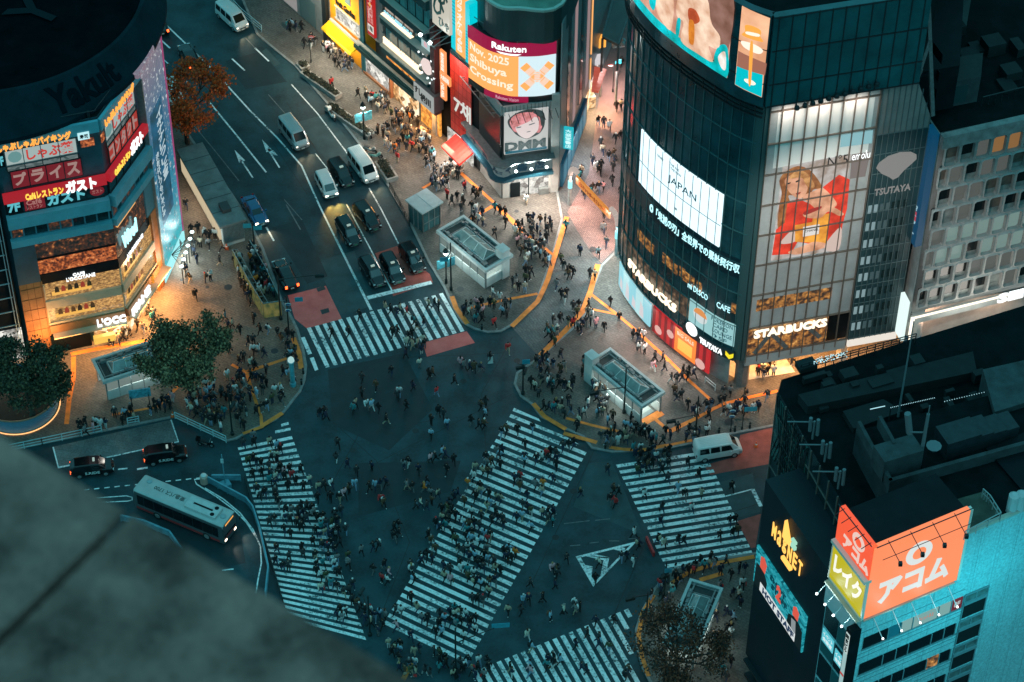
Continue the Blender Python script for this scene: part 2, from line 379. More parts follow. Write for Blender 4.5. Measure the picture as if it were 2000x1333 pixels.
for i,(pts,mt)in enumerate([([(498,110),(520,95),(548,125),(480,150),(455,140)],ASPHALT2),([(578,240),(640,222),(700,300),(640,315)],ASPHALT2),([(617,512),(692,490),(727,598),(664,616)],ASPHALT2),([(510,100),(560,160),(480,175),(440,120)],ASPHALT3),([(640,722),(790,690),(845,800),(760,880),(650,830)],ASPHALT3),([(1150,905),(1195,900),(1255,1045),(1120,990)],ASPHALT2),([(1395,945),(1470,925),(1485,1000),(1425,1015)],ASPHALT2),([(455,960),(480,1100),(380,1120),(300,1010)],ASPHALT3),([(530,445),(590,430),(640,540),(600,555)],ASPHALT3),([(700,905),(900,900),(880,960),(700,1010)],ASPHALT3)]):
 ground_poly("asphalt_patch",pts,0.004+0.0004*i,mt)
LANE=[(1000,640),(1050,592),(1066,548),(1082,500),(1100,430),(1085,370),(1130,200),(1178,-40),(1275,-80),(1245,100),(1225,300),(1212,480),(1172,518),(1155,565),(1135,625),(1053,698)]
ground_poly("shopping_lane",LANE,0.010,PAVE_G)
ground_poly("lane_paving",[(1130,455),(1108,415),(1150,340),(1172,180),(1185,-20),(1250,-60),(1232,120),(1215,470),(1175,515),(1160,500)],0.016,PAVE_P)
mb=MB()
for q in[[(640,745),(760,700),(980,690)],[(600,780),(735,900),(800,1060),(745,1200)],[(1000,660),(940,770),(960,1000)],[(735,905),(1000,770)],[(1160,880),(1100,1010),(1010,1200)],[(560,200),(640,330),(690,470)],[(430,165),(520,260),(600,380)],[(450,950),(330,1090)],[(560,470),(640,455)],[(600,340),(700,320)],[(1400,1010),(1480,985)],[(1260,1060),(1200,1200)],[(850,820),(700,850),(640,960)]]:strip_mb(mb,q,.07,.0085)
prop(mb.build("asphalt_seams",M("seam_tar",(.008,.014,.016),.5)),kind="structure")
mb=MB()
for x,y in[(735,790),(812,842),(905,745),(690,880),(760,960),(1085,1050),(1120,960),(600,300),(560,240),(660,420),(1010,705),(860,930),(480,205),(1180,1120)]:p=G(x,y,.002); mb.lathe(p,[(.36,0),(.36,.008)],14)
prop(mb.build("manhole_covers",M("cast_iron_road",(.012,.02,.022),.5,noise=6)),kind="structure")
K1=[(455,-40),(501,67),(525,88),(576,130),(643,209),(704,287),(758,365),(802,442),(835,511),(866,562),(884,602),(901,630),(925,643),(952,650),(979,648),(999,637),(1050,590),(1066,546),(1082,498),(1100,428),(1090,372),(1100,250)]
K2=[(1240,300),(1212,480),(1173,518),(1155,565),(1135,624),(1054,696),(1030,712),(1008,728),(1003,750),(1016,775),(1036,789),(1056,815),(1104,839),(1137,853),(1155,876),(1195,884),(1235,882),(1300,878),(1345,868),(1436,847),(1514,832),(1700,795),(1900,760)]
K3=[(1900,1000),(1640,1045),(1468,1080),(1403,1090),(1345,1100),(1309,1112),(1276,1150),(1251,1194),(1240,1230),(1243,1267),(1254,1306),(1272,1340),(1300,1420)]
K4=[(250,-20),(300,130),(345,226),(400,306),(450,372),(482,420),(515,484),(534,535),(553,589),(571,618),(583,643),(594,680),(600,714),(597,741),(588,765),(574,782),(558,803),(540,820),(490,842),(462,858),(442,862),(340,815),(205,842),(20,880),(-120,905)]
def pavement(px,far,mat):
 z=0.13; P=[G(x,y,z)for x,y in px]; F=[G(x,y,z)for x,y in far]
 mb=MB(); mb.poly(P+F,0)
 for a,b in zip(P,P[1:]):mb.quad(a,b,(b.x,b.y,0),(a.x,a.y,0),1)
 prop(mb.build("pavement",[mat,KERB]),kind="structure")
 c=P[len(P)//2]; cen=sum(F,Vector())/len(F); mb=MB(); n=len(P); V=[]
 for i,p in enumerate(P):
  d=(P[min(i+1,n-1)]-P[max(i-1,0)]).normalized(); s=Vector((d.y,-d.x,0))
  V+=[p,None,s]
 sg=V[2*1+3-2+0]if False else None
 mid=n//2; s=V[3*mid+2]; sign=1 if(cen-P[mid]).dot(s)>0 else-1
 Q=[]
 for i,p in enumerate(P):Q+=[p+Vector((0,0,0.004)),p+V[3*i+2]*sign*0.28+Vector((0,0,0.004))]
 mb.add(Q,[(2*i,2*i+1,2*i+3,2*i+2)for i in range(n-1)]); prop(mb.build("kerb",KERB),kind="structure")
pavement(K1,[(1100,-200),(500,-200)],PAVE)
pavement(K2,[(1900,400),(1400,100)],PAVE)
pavement(K3,[(1400,1500),(2100,1400),(2100,1000)],PAVE)
pavement(K4,[(-400,800),(-400,200),(0,-150)],PAVE_W)
c3=crop(0,780,2.41)
ground_poly("cobbled_bay",c3((250,225),(805,97),(840,200),(275,322)),0.012,COBBLE)
def zebra(L,Rr,n,half=0.5,z=0.014,skip=(),first=0.0):
 """L and Rr: first and last left/right ends in survey pixels; n stripes"""
 a0,a1,b0,b1=G(*L[0],z),G(*L[1],z),G(*Rr[0],z),G(*Rr[1],z); mb=MB()
 for k in range(n):
  if k in skip:continue
  t0,t1=(k+first)/(n-1),(k+first+half)/(n-1); jl,jr=random.uniform(-.02,.02),random.uniform(-.02,.02)
  A,B=a0.lerp(a1,t0),b0.lerp(b1,t0); C,D=b0.lerp(b1,t1),a0.lerp(a1,t1)
  mb.quad(A+(B-A)*jl*.2,B+(B-A)*jr*.2,C+(C-D)*jr*.2,D+(C-D)*jl*.2)
 return mb
def cut(mb,a,b,z=0.014):
 return mb.quad(*[G(x,y,z)for x,y in(a[0],a[1],b[1],b[0])])
c7=crop(400,400,2.962); c8=crop(800,400,2.962); c5=crop(800,850,2.76); c4=crop(400,850,2.76); c6=crop(1200,850,2.76)
m1=zebra(c7((590,715),(1355,517)),c7((700,945),(1480,738)),18,0.5)
m1.quad(*[G(x,y,0.014)for x,y in c7((555,770),(578,765),(620,862),(597,868))]); m1.quad(*[G(x,y,0.014)for x,y in c7((607,888),(630,882),(657,955),(637,962))])
prop(m1.build("zebra_crossing",PAINT),kind="structure")
m2=zebra([(990.5,822),(753,1212)],[(1146,884),(916,1290)],32,0.5)
m2.quad(*[G(x,y,0.014)for x,y in[(1004,797),(1052,818),(1056,824),(1001,803)]]); m2.quad(*[G(x,y,0.014)for x,y in[(998,809),(1106,853),(1132,869),(994.5,815)]])
prop(m2.build("zebra_crossing",PAINT),kind="structure")
m3=zebra([(464.5,874.6),(563,1205)],[(570,852),(713,1244)],32,0.5)
for q in[c7((440,1270),(483,1257),(487,1272),(444,1285)),c7((407,1308),(495,1290),(497,1305),(408,1324))]:m3.quad(*[G(x,y,0.014)for x,y in q])
prop(m3.build("zebra_crossing",PAINT),kind="structure")
m4=zebra(c6((10,160),(270,700)),c6((485,88),(738,622)),17,0.5)
prop(m4.build("zebra_crossing",PAINT),kind="structure")
m5=MB(); A0,A1=c5((1155,945),(340,1278)); n5=20
for k in range(n5):
 t=k/(n5-1); x=A0[0]+(A1[0]-A0[0])*t; y=A0[1]+(A1[1]-A0[1])*t; ln={0:0.12,1:0.26,2:0.6}.get(k,1.3)
 dx,dy=70*ln,124*ln; px,py=8.3,-3.4
 m5.quad(*[G(u,v,0.014)for u,v in[(x,y),(x+px,y+py),(x+px+dx,y+py+dy),(x+dx,y+dy)]])
prop(m5.build("zebra_crossing",PAINT),kind="structure")
mb=MB(); mt=MB()
def line(px,wd=0.16,worn=False):strip_mb(mt if worn else mb,px,wd,0.015)
c1=crop(0,0,2.962); c2=crop(400,0,2.962)
line([(314,39),(417,138),(488,216),(542,270),(589,324),(623,400),(672,500),(724,606)],0.2)
line([(655,462),(690,533),(727,606)],0.1)
line([(400,189),(460,262),(520,337)],0.2); line([(294,95),(330,126)]); line([(352,146),(372,168)])
line([(569,165),(620,222),(680,302)],0.15); line([(721,368),(745,410),(778,476)],0.15)
line([(677,400),(722,484),(765,567)],0.15); line([(616,300),(643,334)],0.13); line([(524,185),(563,229)],0.1,True)
line([(498,94),(525,120)],0.2); line([(453,115),(478,138)],0.2); line([(314,78),(332,94.5)],0.2)
line([(375,241),(420,295),(467,354)],0.12,True); line([(559,400),(587,449)],0.15,True); line([(520,444),(535,471)],0.2)
line([(480,75),(500,96)],0.12,True); line([(555,390),(590,430)],0.1,True)
line(c7((940,540),(1312,450)),0.55)
def arrow(tip,tail,split=False):
 a,b=G(*tip,0.015),G(*tail,0.015); d=(a-b).normalized(); s=Vector((d.y,-d.x,0)); L=(a-b).length
 mb.quad(b-s*.09,b+s*.09,a-d*L*.35+s*.09,a-d*L*.35-s*.09); mb.add([a,a-d*L*.42-s*.38,a-d*L*.42+s*.38],[(0,1,2)])
 if split:mb.add([a-d*L*.3,a-d*L*.55+s*.1,a-d*L*.62+s*.6,a-d*L*.42+s*.45],[(0,1,2,3)])
arrow((458,293),(494,348)); arrow((512,273),(546,328),True)
tri=c5((895,655),(1225,573),(990,818)); P3=[G(x,y,0.015)for x,y in tri]; cc=sum(P3,Vector())/3
I3=[p+(cc-p)*0.19 for p in P3]
for i in range(3):mb.quad(P3[i],P3[(i+1)%3],I3[(i+1)%3],I3[i])
cq=crop(1110,1040,7.467)
for q in[cq((205,338),(345,312),(597,365),(590,385)),cq((205,338),(597,365),(515,403),(500,405)),cq((515,403),(597,368),(560,555),(470,632)),cq((620,240),(745,205),(830,232),(755,272)),cq((755,272),(830,232),(825,290),(735,350)),cq((190,468),(357,498),(350,520),(225,528)),cq((280,535),(357,498),(330,690),(268,605))]:mb.quad(*[G(x,y,0.0158)for x,y in q])
for a,b in[((920,593),(865,597)),((1020,577),(970,583)),((1075,571),(1130,571)),((1180,560),(1232,556)),((832,478),(970,462)),((1000,460),(1080,452))]:line(c5(a,b),0.12,True)
line(c3((250,225),(275,322),(560,262),(840,200),(805,97)),0.16); line(c3((555,330),(600,326)),0.2); line(c3((645,330),(695,322)),0.25)
for k in range(12):line(c3((395+48*k,428-5.0*k),(420+48*k,424.5-5.0*k)),0.14)
line(c3((440,466),(595,455),(622,462),(622,475),(600,480),(430,488)),0.12)
line(c3((980,372),(915,378),(925,400),(1020,460),(1100,520),(1160,580),(1205,650)),0.14); line(c4((0,285),(100,345),(190,420),(260,510),(300,600),(305,690),(285,790),(275,860)),0.14)
line(c4((92,730),(155,722)),0.16); line(c6((600,330),(745,292)),0.16); line(c6((745,292),(790,385)),0.4)
prop(mb.build("road_markings",PAINT),kind="structure"); prop(mt.build("road_markings",PAINT_T),kind="structure")
ground_poly("red_road_panel",c7((480,525),(700,470),(793,662),(590,716),(520,660)),0.011,PAINT_R)
ground_poly("red_road_panel",c8((75,800),(330,733),(378,800),(100,880)),0.011,PAINT_R)
ground_poly("red_road_panel",c7((985,282),(1110,240),(1200,330),(1300,400),(1320,450),(1090,530),(1050,420)),0.009,PAINT_D)
ground_poly("red_road_panel",[(1375,909),(1387,928),(1512,905),(1700,870),(1700,800),(1512,834),(1446,850),(1436,893)],0.011,PAINT_D)
ground_poly("red_road_panel",c6((660,465),(790,425),(760,605),(738,612),(700,540)),0.011,PAINT_D)
mb=MB()
for q in[c7((668,610),(715,598),(722,622),(678,636)),c7((645,485),(690,472),(700,490),(655,505))]:mb.quad(*[G(x,y,0.019)for x,y in q])
prop(mb.build("drain_covers",IRON),kind="structure")
mb=MB()
TZ=[0.139]
def tact(px,wd=0.35,z=None):
 TZ[0]+=0.0007; strip_mb(mb,px,wd,z or TZ[0])
s1=crop(1200,400,2.962); cl=crop(0,400,2.962); ct=crop(800,0,2.962)
tact(c7((155,925),(240,968),(490,885))); tact(c7((240,968),(275,1080),(325,1225),(330,1285),(220,1325))); tact(c7((512,770),(545,860),(558,950)),0.55); tact(c7((330,1280),(450,1205)),0.5)
tact(cl((410,865),(560,835),(850,785)),0.55); tact(cl((425,880),(425,1000),(400,1130),(385,1270)),0.5); tact(cl((910,1170),(1030,1052)),0.4); tact(cl((650,1215),(910,1170)),0.3)
tact(c8((360,80),(495,5),(690,190))); tact(c8((340,600),(530,555),(740,515))); tact(c8((245,530),(270,600),(335,690)),0.55)
tact(c8((590,705),(740,560),(775,490),(800,430),(845,280),(910,70)),0.55); tact(c8((690,180),(830,290)),0.35)
tact(ct((75,1090),(270,978),(490,1175),(660,1335))); tact(ct((355,1270),(500,1178)))
tact(c8((755,872),(900,730),(1000,620),(1045,505),(1090,345)),0.6); tact(c8((1045,515),(1200,635),(1330,745),(1500,905))); tact(c8((1030,600),(1200,635)),0.3)
tact(s1((180,780),(300,885),(440,1025),(575,1145))); tact(s1((480,1232),(575,1180),(640,1150),(800,1110),(945,1078)),0.4); tact(s1((165,1262),(275,1200)),0.9); tact(s1((235,1240),(320,1312),(485,1230)),0.4)
tact(c8((715,1150),(780,1225),(905,1300)),0.5); tact(c8((905,1235),(1050,1275),(1210,1312)),0.35); tact(c5((830,-10),(1010,40)),0.5)
tact(c5((1075,65),(1160,78),(1250,82),(1385,55)),0.4); tact(c6((0,75),(180,78),(420,28)),0.35)
tact(c6((310,800),(400,738),(560,690),(755,655)),0.48); tact(c6((212,862),(152,960),(130,1080),(150,1200),(185,1300)),0.42); tact(c6((460,782),(585,745)),0.5); tact(c6((535,905),(565,905)),0.7)
tact(c4((1060,1335),(1115,1230)),0.5,0.02)
prop(mb.build("tactile_paving",TACT),kind="structure")
mb=MB()
for(x,y),r in[((400+135/2.962,400+478/2.962),.45),((405,561),.22),((551,655),.45),((536,686),.4),((899,565),.4),((945,440),.35),((1009,413),.25),((872,462),.3),((1424,825),.5),((1158,487),.4),((355,547),.2),((1018,758),.3)]:
 mb.lathe(G(x,y,0.128),[(r,0),(r,0.012)],16)
prop(mb.build("manhole_covers",IRON),kind="structure")
# ================================================================ curved glass corner building with the white screen
DARKGLASS=M("dark_glass",(0.009,0.050,0.060),0.16,noise=0.5,amt=0.5,spec=0.55)
TEALGLASS=M("teal_glass",(0.012,0.085,0.095),0.18,noise=0.4,amt=0.35,spec=0.5)
STEEL=M("steel_grey",(0.16,0.18,0.18),0.45,0.3,noise=3)
STEEL_D=M("steel_dark",(0.018,0.026,0.029),0.5,0.3,noise=3)
CONC=M("concrete_grey",(0.22,0.23,0.225),0.85,noise=0.7,amt=0.25)
CONC_L=M("concrete_light",(0.36,0.36,0.34),0.85,noise=0.7,amt=0.2)
PANELG=M("grey_cladding",(0.36,0.355,0.345),0.6,noise=0.35,amt=0.18)
BLACK=M("black_cladding",(0.005,0.009,0.011),0.6,noise=0.8,amt=0.3,spec=0.12)
ROOF=M("roof_membrane",(0.005,0.009,0.010),0.9,noise=0.6,amt=0.4,spec=0.05)
WHITE_E=E("screen_white",(0.72,0.93,1.0),1.15,True)
ICE_E=E("screen_ice",(0.60,0.92,1.0),0.75,True)
LETTER_W=E("letter_white",(0.9,0.95,0.95),1.3)
LETTER_WARM=E("letter_warm_white",(1.0,0.85,0.62),1.4)
LETTER_C=E("letter_cyan",(0.50,0.93,1.0),1.2)
AMBER=ROOM("amber_room",[(0.01,0.007,0.005),(0.05,0.022,0.010),(0.42,0.17,0.035),(1.0,0.55,0.15)],0.9,1.6,vor=False)
BROWN=ROOM("brown_room",[(0.006,0.008,0.008),(0.035,0.022,0.014),(0.16,0.09,0.05),(0.55,0.32,0.14)],0.7,1.3,vor=False)
def CATMULL(P,n):
 P=[tuple(p)for p in P]; Q=[P[0]]+P+[P[-1]]; O=[]
 for i in range(len(P)-1):
  a,b,c,d=Q[i:i+4]
  for k in range(n):
   t=k/n; O.append(tuple(0.5*(2*B+(C-A)*t+(2*A-5*B+4*C-D)*t*t+(3*B-A-3*C+D)*t**3)for A,B,C,D in zip(a,b,c,d)))
 return O+[P[-1]]
def uvs(f,c,*pts,d=0.0):return[f.uv(x,y,d)for x,y in c(*pts)]
QC=CATMULL([(13.6,214),(11.9,207),(11.75,201.3),(13.75,196.4),(16.25,192.75),(18.65,189.98),(21.4,187.25),(23.75,185.85)],5)
QA=Fac(QC); QB=Fac([(23.75,185.85),(40.2,190.1)])
q=thing("glass_corner_building",(26,196,0),"curved dark glass corner building with a huge white video screen above a coffee shop","building")
foot=QC+[(40.2,190.1),(46,214)]
mb=MB(); mb.prism([(p[0]+0.25,p[1]+0.3)for p in QC[:-1]]+[(23.9,186.4),(39.9,190.6),(46,214)],4.7,39,bottom=True); mb.build("core",BLACK,q)
mb=MB(); mb.prism([(p[0],p[1])for p in QC]+[(38.5,189.66),(45,214)],39.0,50.2,0); mb.build("roof",ROOF,q)
mb=MB(); mb.prism([(p[0]+0.35,p[1]+0.35)for p in QC[:-3]]+[(22.5,190.5),(28,196),(44,200),(46,214)],0.13,4.7); mb.build("ground_storey",CONC,q)
ua=lambda px,py,d=0:QA.uv(px,py,d)[0]
mb=MB(); QA.box(mb,0,QA.L-0.9,4.7,39.0,0,0.12); mb.build("curved_glass",DARKGLASS,q)
mb=MB(); QA.box(mb,QA.L-0.9,QA.L,4.7,39.0,0,0.16); QB.box(mb,0,0.5,4.7,39,0,0.16); mb.build("corner_mullion",M("teal_steel",(0.06,0.13,0.135),0.4,0.4),q,smooth=False)
zs=[4.7,9.4,14.0,18.2,22.3,26.3,30.3,34.25,38.3]
mb=MB()
nm=27
for i in range(nm):
 u=0.4+(QA.L-1.3)*i/(nm-1); QA.box(mb,u-0.035,u+0.035,4.7,39.0,0.1,0.24)
for z in zs:QA.box(mb,0,QA.L-0.5,z-0.05,z+0.05,0.11,0.22)
mb.build("glazing_bars",M("glazing_bar_teal",(0.05,0.16,0.17),0.4,0.4),q)
mb=MB(); QA.box(mb,0,QA.L,39.4,50.2,0.0,0.75); mb.build("crown_glass",DARKGLASS,q)
mb=MB(); QB.box(mb,-0.3,15.0,39.5,50.2,0.0,0.75); mb.build("crown_glass",TEALGLASS,q)
mb=MB()
for i in range(12):
 u=0.2+1.29*i; QB.box(mb,u-.04,u+.04,39.5,50.2,0.7,0.82)
for z in(39.55,42.2,46.2,50.1):QB.box(mb,-0.2,15,z-.06,z+.06,0.7,0.83)
for i in range(22):
 u=0.4+(QA.L-1.2)*i/21; QA.box(mb,u-.03,u+.03,38.0,39.4,0.5,0.7)
for z in(38.0,38.5,39.0,39.4):QA.box(mb,0,QA.L,z-.05,z+.05,0.5,0.72)
for z in(42.2,46.2):QA.box(mb,QA.L-7,QA.L,z-.05,z+.05,0.7,0.84)
mb.build("walkway_truss",STEEL_D,q)
z0=QA.uv(1330,93,.8)[1]
uL,uR=ua(1240,5,.8)-4,ua(1426,80,.8)
mb=MB(); cs=[(0.66,0.36,0.27),(0.0,0.55,0.62),(0.95,0.62,0.46),(0.55,0.10,0.03),(0.85,0.30,0.03),(0.25,0.13,0.10),(0.9,0.85,0.8)]
QA.slab(mb,[(uL,50.0),(uR,50.0),(uR,z0),(uL,z0)],0.72,0.82,0); QA.slab(mb,[(uL,z0+1.1),(uR,z0+1.0),(uR,z0),(uL,z0)],0.8,0.84,1)
cz3=crop(1200,0,2.962); dd=0.84
def ap(mi,*pts,d=0.84):QA.poly(mb,soft(uvs(QA,cz3,*pts,d=d)),d,d+0.015,mi)
ap(2,(250,-20),(340,-20),(330,170),(280,130),(245,60)); ap(5,(540,-20),(690,-20),(655,310),(600,250),(560,120),(530,60)); ap(1,(365,110),(385,120),(370,220),(355,190))
ap(2,(380,-20),(530,-20),(545,120),(580,190),(610,240),(590,285),(545,270),(570,360),(480,310),(385,235),(400,130),(360,90)); ap(3,(430,50),(470,60),(495,120),(460,140),(430,110),d=.86); ap(4,(432,120),(462,135),(460,250),(440,255),(430,225),d=.88)
ap(2,(470,10),(540,0),(560,130),(610,210),(605,275),(565,250),(510,130),d=.87); ap(1,(585,300),(615,260),(655,280),(655,440),(580,360),d=.86); ap(6,(600,330),(640,300),(645,400),(620,395),d=.88); ap(1,(205,-10),(240,-10),(230,60),(205,30))
s_=mb.build("video_screen",[E("screen_tone_%d"%i,c,0.95,i in(0,2),var=.32,scale=.7)for i,c in enumerate(cs)],q)
mb=MB(); qd=[QA.uv(x,y,.8)for x,y in[(1449,12),(1503.7,36.6),(1487.5,190.7),(1435,165)]]
QA.slab(mb,qd,0.72,0.82,0,3)
cz1=crop(1380,0,3.33)
def bp(mi,*pts,d=0.84):QA.poly(mb,uvs(QA,cz1,*pts,d=d)if mi<3 else soft(uvs(QA,cz1,*pts,d=d)),d-.01,d+0.012,mi)
bp(1,(205,330),(392,415),(380,490),(196,435)); bp(2,(196,430),(366,488),(358,632),(184,548),d=.845); bp(3,(252,165),(300,170),(352,200),(350,240),(365,275),(235,232),(250,205),d=.86); bp(4,(228,268),(300,285),(366,325),(350,352),(300,340),(240,305),d=.86)
bp(3,(284,290),(302,296),(290,540),(272,530),d=.87); bp(4,(248,515),(290,520),(320,545),(300,556),(255,535),d=.865); bp(4,(262,205),(340,222),(338,240),(258,222),d=.87)
mb.build("video_screen",[E("screen_peach",(0.95,0.50,0.30),0.95,True,var=.3,scale=.3),E("screen_brown",(0.35,0.14,0.09),0.9),E("screen_turquoise",(0.0,0.50,0.56),0.95),E("screen_orange",(0.95,0.38,0.06),1.0),E("screen_cream",(1.0,0.85,0.7),1.0)],q)
z1=QA.uv(1252,252,.3)[1]; z2=QA.uv(1404,484,.3)[1]; u0=ua(1250,300,.3); u1=ua(1408,430,.3)
mb=MB(); QA.box(mb,u0,u1,z2,z1,0.12,0.30); mb.build("video_screen",WHITE_E,q)
mb=MB()
for i in range(11):
 u=u0+(u1-u0)*(i+.5)/11; QA.box(mb,u-.03,u+.03,z2,z1,0.29,0.33)
zm=z1*.42+z2*.58; QA.box(mb,u0,u1,zm-.03,zm+.03,0.29,0.33)
QA.text(mb,"JAPAN",u0+(u1-u0)*.40,u0+(u1-u0)*.73,zm+0.7,zm+1.9,0.30,0.03,0)
for k,(a,b,c)in enumerate([(.40,.52,3.2),(.42,.55,2.7),(.25,.33,2.9),(.5,.53,-2.0)]):QA.text(mb,"THE NEW 2025"[:6+k],u0+(u1-u0)*a,u0+(u1-u0)*b,zm+c,zm+c+.3,0.30,0.02,0)
mb.build("screen_lettering",M("lettering_slate",(0.05,0.16,0.19),0.6),q)
zt=QA.uv(1360,480,.3)[1]
ut0,ut1=ua(1268,404,.3),ua(1453,530,.3)
mb=MB(); QA.box(mb,2,QA.L-.9,zt-1.3,zt+1.3,.12,.2,0); mb.build("ticker_band",M("ticker_black",(0.004,0.02,0.03),0.3),q)
mb=MB(); QA.text(mb,"◎「鬼滅の刃」全世界での累計興行収",ut0,min(ut1,QA.L-.95),zt-.62,zt+.62,.2,.05,0,.02); mb.build("ticker_lettering",LETTER_C,q)
mb=MB(); zA,zB=9.5,13.5
for px,py,n in[(1260,472,4),(1303,510,2),(1318,525,1),(1332,532,1),(1345,545,2),(1365,560,1),(1435,603,1)]:
 u,z=QA.uv(px,py,.15); QA.box(mb,u-.4*n,u+.4*n,z-.75,z+.65,0.10,0.145)
mb.build("lit_windows",AMBER,q)
mb=MB(); QA.box(mb,ua(1212,470)+.5,ua(1442,640)-5.2,6.5,9.2,0.10,0.14); mb.build("coffee_shop_glazing",BROWN,q)
mb=MB(); us0,us1=ua(1227,508,.4),ua(1320,608,.4); zz=QA.uv(1270,562,.4)[1]
QA.text(mb,"STARBUCKS",us0,us1,zz-.55,zz+.6,.3,.15,0,.03); mb.build("shop_sign",LETTER_WARM,q)
mb=MB()
for i,a in enumerate("imi DI SCO  CAFE".split()):
 pass
QA.text(mb,"mi DI:SCO",ua(1345,533,.3),ua(1384,555,.3),11.0,11.8,.25,.05); mb.build("shop_sign",LETTER_C,q); mb=MB(); QA.text(mb,"CAFE",ua(1402,565,.3),ua(1428,580,.3),11.0,11.8,.25,.05); mb.build("shop_sign",LETTER_C,q)
mb=MB(); L0,L1=ua(1348,610),QA.L-.8; QA.box(mb,L0,L1,6.4,9.6,.12,.2,0); mb.build("lounge_window",E("lounge_ice",(0.42,0.80,0.82),0.62,True),q)
mb=MB(); cu=L0+(L1-L0)*.27; ring=[(cu+math.cos(t)*1.0,8.2+math.sin(t)*1.0)for t in[i*math.pi/10 for i in range(20)]]
QA.poly(mb,ring,.2,.23,0); QA.poly(mb,[(cu+math.cos(t)*.92,8.26+math.sin(t)*.92)for t in[i*math.pi/10 for i in range(11)]],.23,.245,1)
for i,t in enumerate(["POKEMON","CARD","LOUNGE","↑5F"]):QA.text(mb,t,L0+(L1-L0)*(.56 if i else .52),L0+(L1-L0)*(.86 if i in(1,3)else .95),8.75-.75*i,9.3-.75*i,.2,.03,2)
mb.build("window_graphics",[E("disc_white",(0.75,0.85,0.85),.7),E("disc_orange",(0.9,0.35,0.1),.7),M("slate_ink",(0.03,0.16,0.2),.6)],q)
mb=MB(); g0,g1=ua(1213,540),ua(1273,640)
for k in range(5):QA.box(mb,g0+(g1-g0)*k/5,g0+(g1-g0)*(k+.93)/5,0.9,4.3,.1,.25,k%2)
mb.build("light_box",[E("box_ice",(0.32,0.75,0.85),.75,True),E("box_ice_pale",(0.5,0.82,0.85),.8,True)],q)
mb=MB()
for k,(f,h)in enumerate([(.08,1.0),(.3,1.6),(.5,.9),(.72,1.4)]):QA.poly(mb,[(g0+(g1-g0)*f,1.2),(g0+(g1-g0)*(f+.12),1.2),(g0+(g1-g0)*(f+.1),1.4+h),(g0+(g1-g0)*(f+.02),1.9+h)],.25,.27)
mb.build("box_picture",E("box_rose",(0.75,0.72,0.75),.75),q)
mb=MB(); r0,r1=ua(1277,640),ua(1386,735); QA.box(mb,r0,r1,0.8,4.5,.1,.24,0)
for k in range(9):
 a=r0+(r1-r0)*k/9; QA.box(mb,a,a+(r1-r0)*.05,.8,4.5,.24,.26,1)
QA.box(mb,r0+(r1-r0)*.42,r0+(r1-r0)*.78,.9,4.3,.26,.28,2); QA.box(mb,r0+(r1-r0)*.48,r0+(r1-r0)*.72,1.4,3.0,.28,.3,3)
for f,z,r in[(.12,1.7,.6),(.34,2.6,.55),(.86,1.5,.7)]:
 QA.poly(mb,[(r0+(r1-r0)*f+math.cos(i*.6283)*r,z+math.sin(i*.6283)*r)for i in range(10)],.26,.285,4)
QA.text(mb,"BIG SALE",r0+(r1-r0)*.46,r0+(r1-r0)*.74,3.4,3.9,.29,.02,5)
mb.build("poster_box",[E("poster_crimson",(0.55,0.02,0.025),.8,True),E("poster_maroon",(0.22,0.01,0.015),.8),E("poster_orange",(0.95,0.22,0.03),1.0,True),E("poster_amber",(1.0,0.5,0.08),1.0),E("poster_pink",(0.8,0.45,0.4),.8),E("poster_cream",(1,.7,.5),1)],q)
mb=MB(); fz=5.3; fu0=ua(1333,650,.5); QA.box(mb,fu0,QA.L-.6,4.75,5.9,.12,.55,0); mb.build("fascia",M("fascia_black",(0.01,0.03,0.035),.4),q)
mb=MB(); e0,e1=ua(1339,645,.6),ua(1362,655,.6); ce,re=(e0+e1)/2,(e1-e0)/2
QA.poly(mb,[(ce+math.cos(i*.4189)*re,6.0+math.sin(i*.4189)*.9)for i in range(15)],.55,.62,0); t0,t1=ua(1367,655,.6),ua(1411,682,.6)
QA.text(mb,"TSUTAYA",t0,t1,5.0,5.75,.55,.1,0,.03); mb.build("shop_sign",LETTER_W,q)
mb=MB(); v0,v1=ua(1417,685,.6),min(ua(1433,692,.6),QA.L-.3)
QA.poly(mb,[(v0,5.9),((v0+v1)/2,5.5),(v1,5.9),(v1,5.3),((v0+v1)/2,4.85),(v0,5.3)],.55,.62); mb.build("arrow_sign",E("arrow_yellow",(0.9,0.75,0.02),.9),q)
mb=MB(); cx,cy=24.2,187.0
mb.lathe((cx,cy,.13),[(.75,0),(.75,3.2),(1.0,4.6)],8)
for dx,dy in[(-2.4,1.6),(2.4,.8),(.3,2.4)]:mb.bar((cx,cy,2.6),(cx+dx,cy+dy,4.7),.5,.5)
mb.build("pillar",STEEL,q)
mb=MB()
for u in(12.2,):
 p=QB.W(u,0,-2.0); mb.lathe((p.x,p.y,.13),[(.6,0),(.6,4.6)],10)
mb.build("pillar",CONC_L,q)
mb=MB(); mb.quad((20.5,190.0,.145),(24.2,187.2,.145),(30,188.6,.145),(27,196,.145)); mb.build("marble_threshold",M("marble",(.5,.5,.48),.25,noise=1.5,amt=.3),q)
uT=QB.uv(1677,480)[0]
mb=MB(); QB.box(mb,0.4,uT,9.2,39.0,0,.1); QB.box(mb,0.4,uT,3.9,5.2,0,.25); mb.build("cladding",PANELG,q)
mb=MB(); n=9
for i in range(n+1):
 u=.45+(uT-.45)*i/n; QB.box(mb,u-.045,u+.045,4.4,39,.1,.32)
for z in[5.3,9.3]+zs[2:]:QB.box(mb,.4,uT,z-.06,z+.06,.1,.3)
mb.build("glazing_bars",M("bronze_bars",(.22,.17,.14),.4,.5),q)
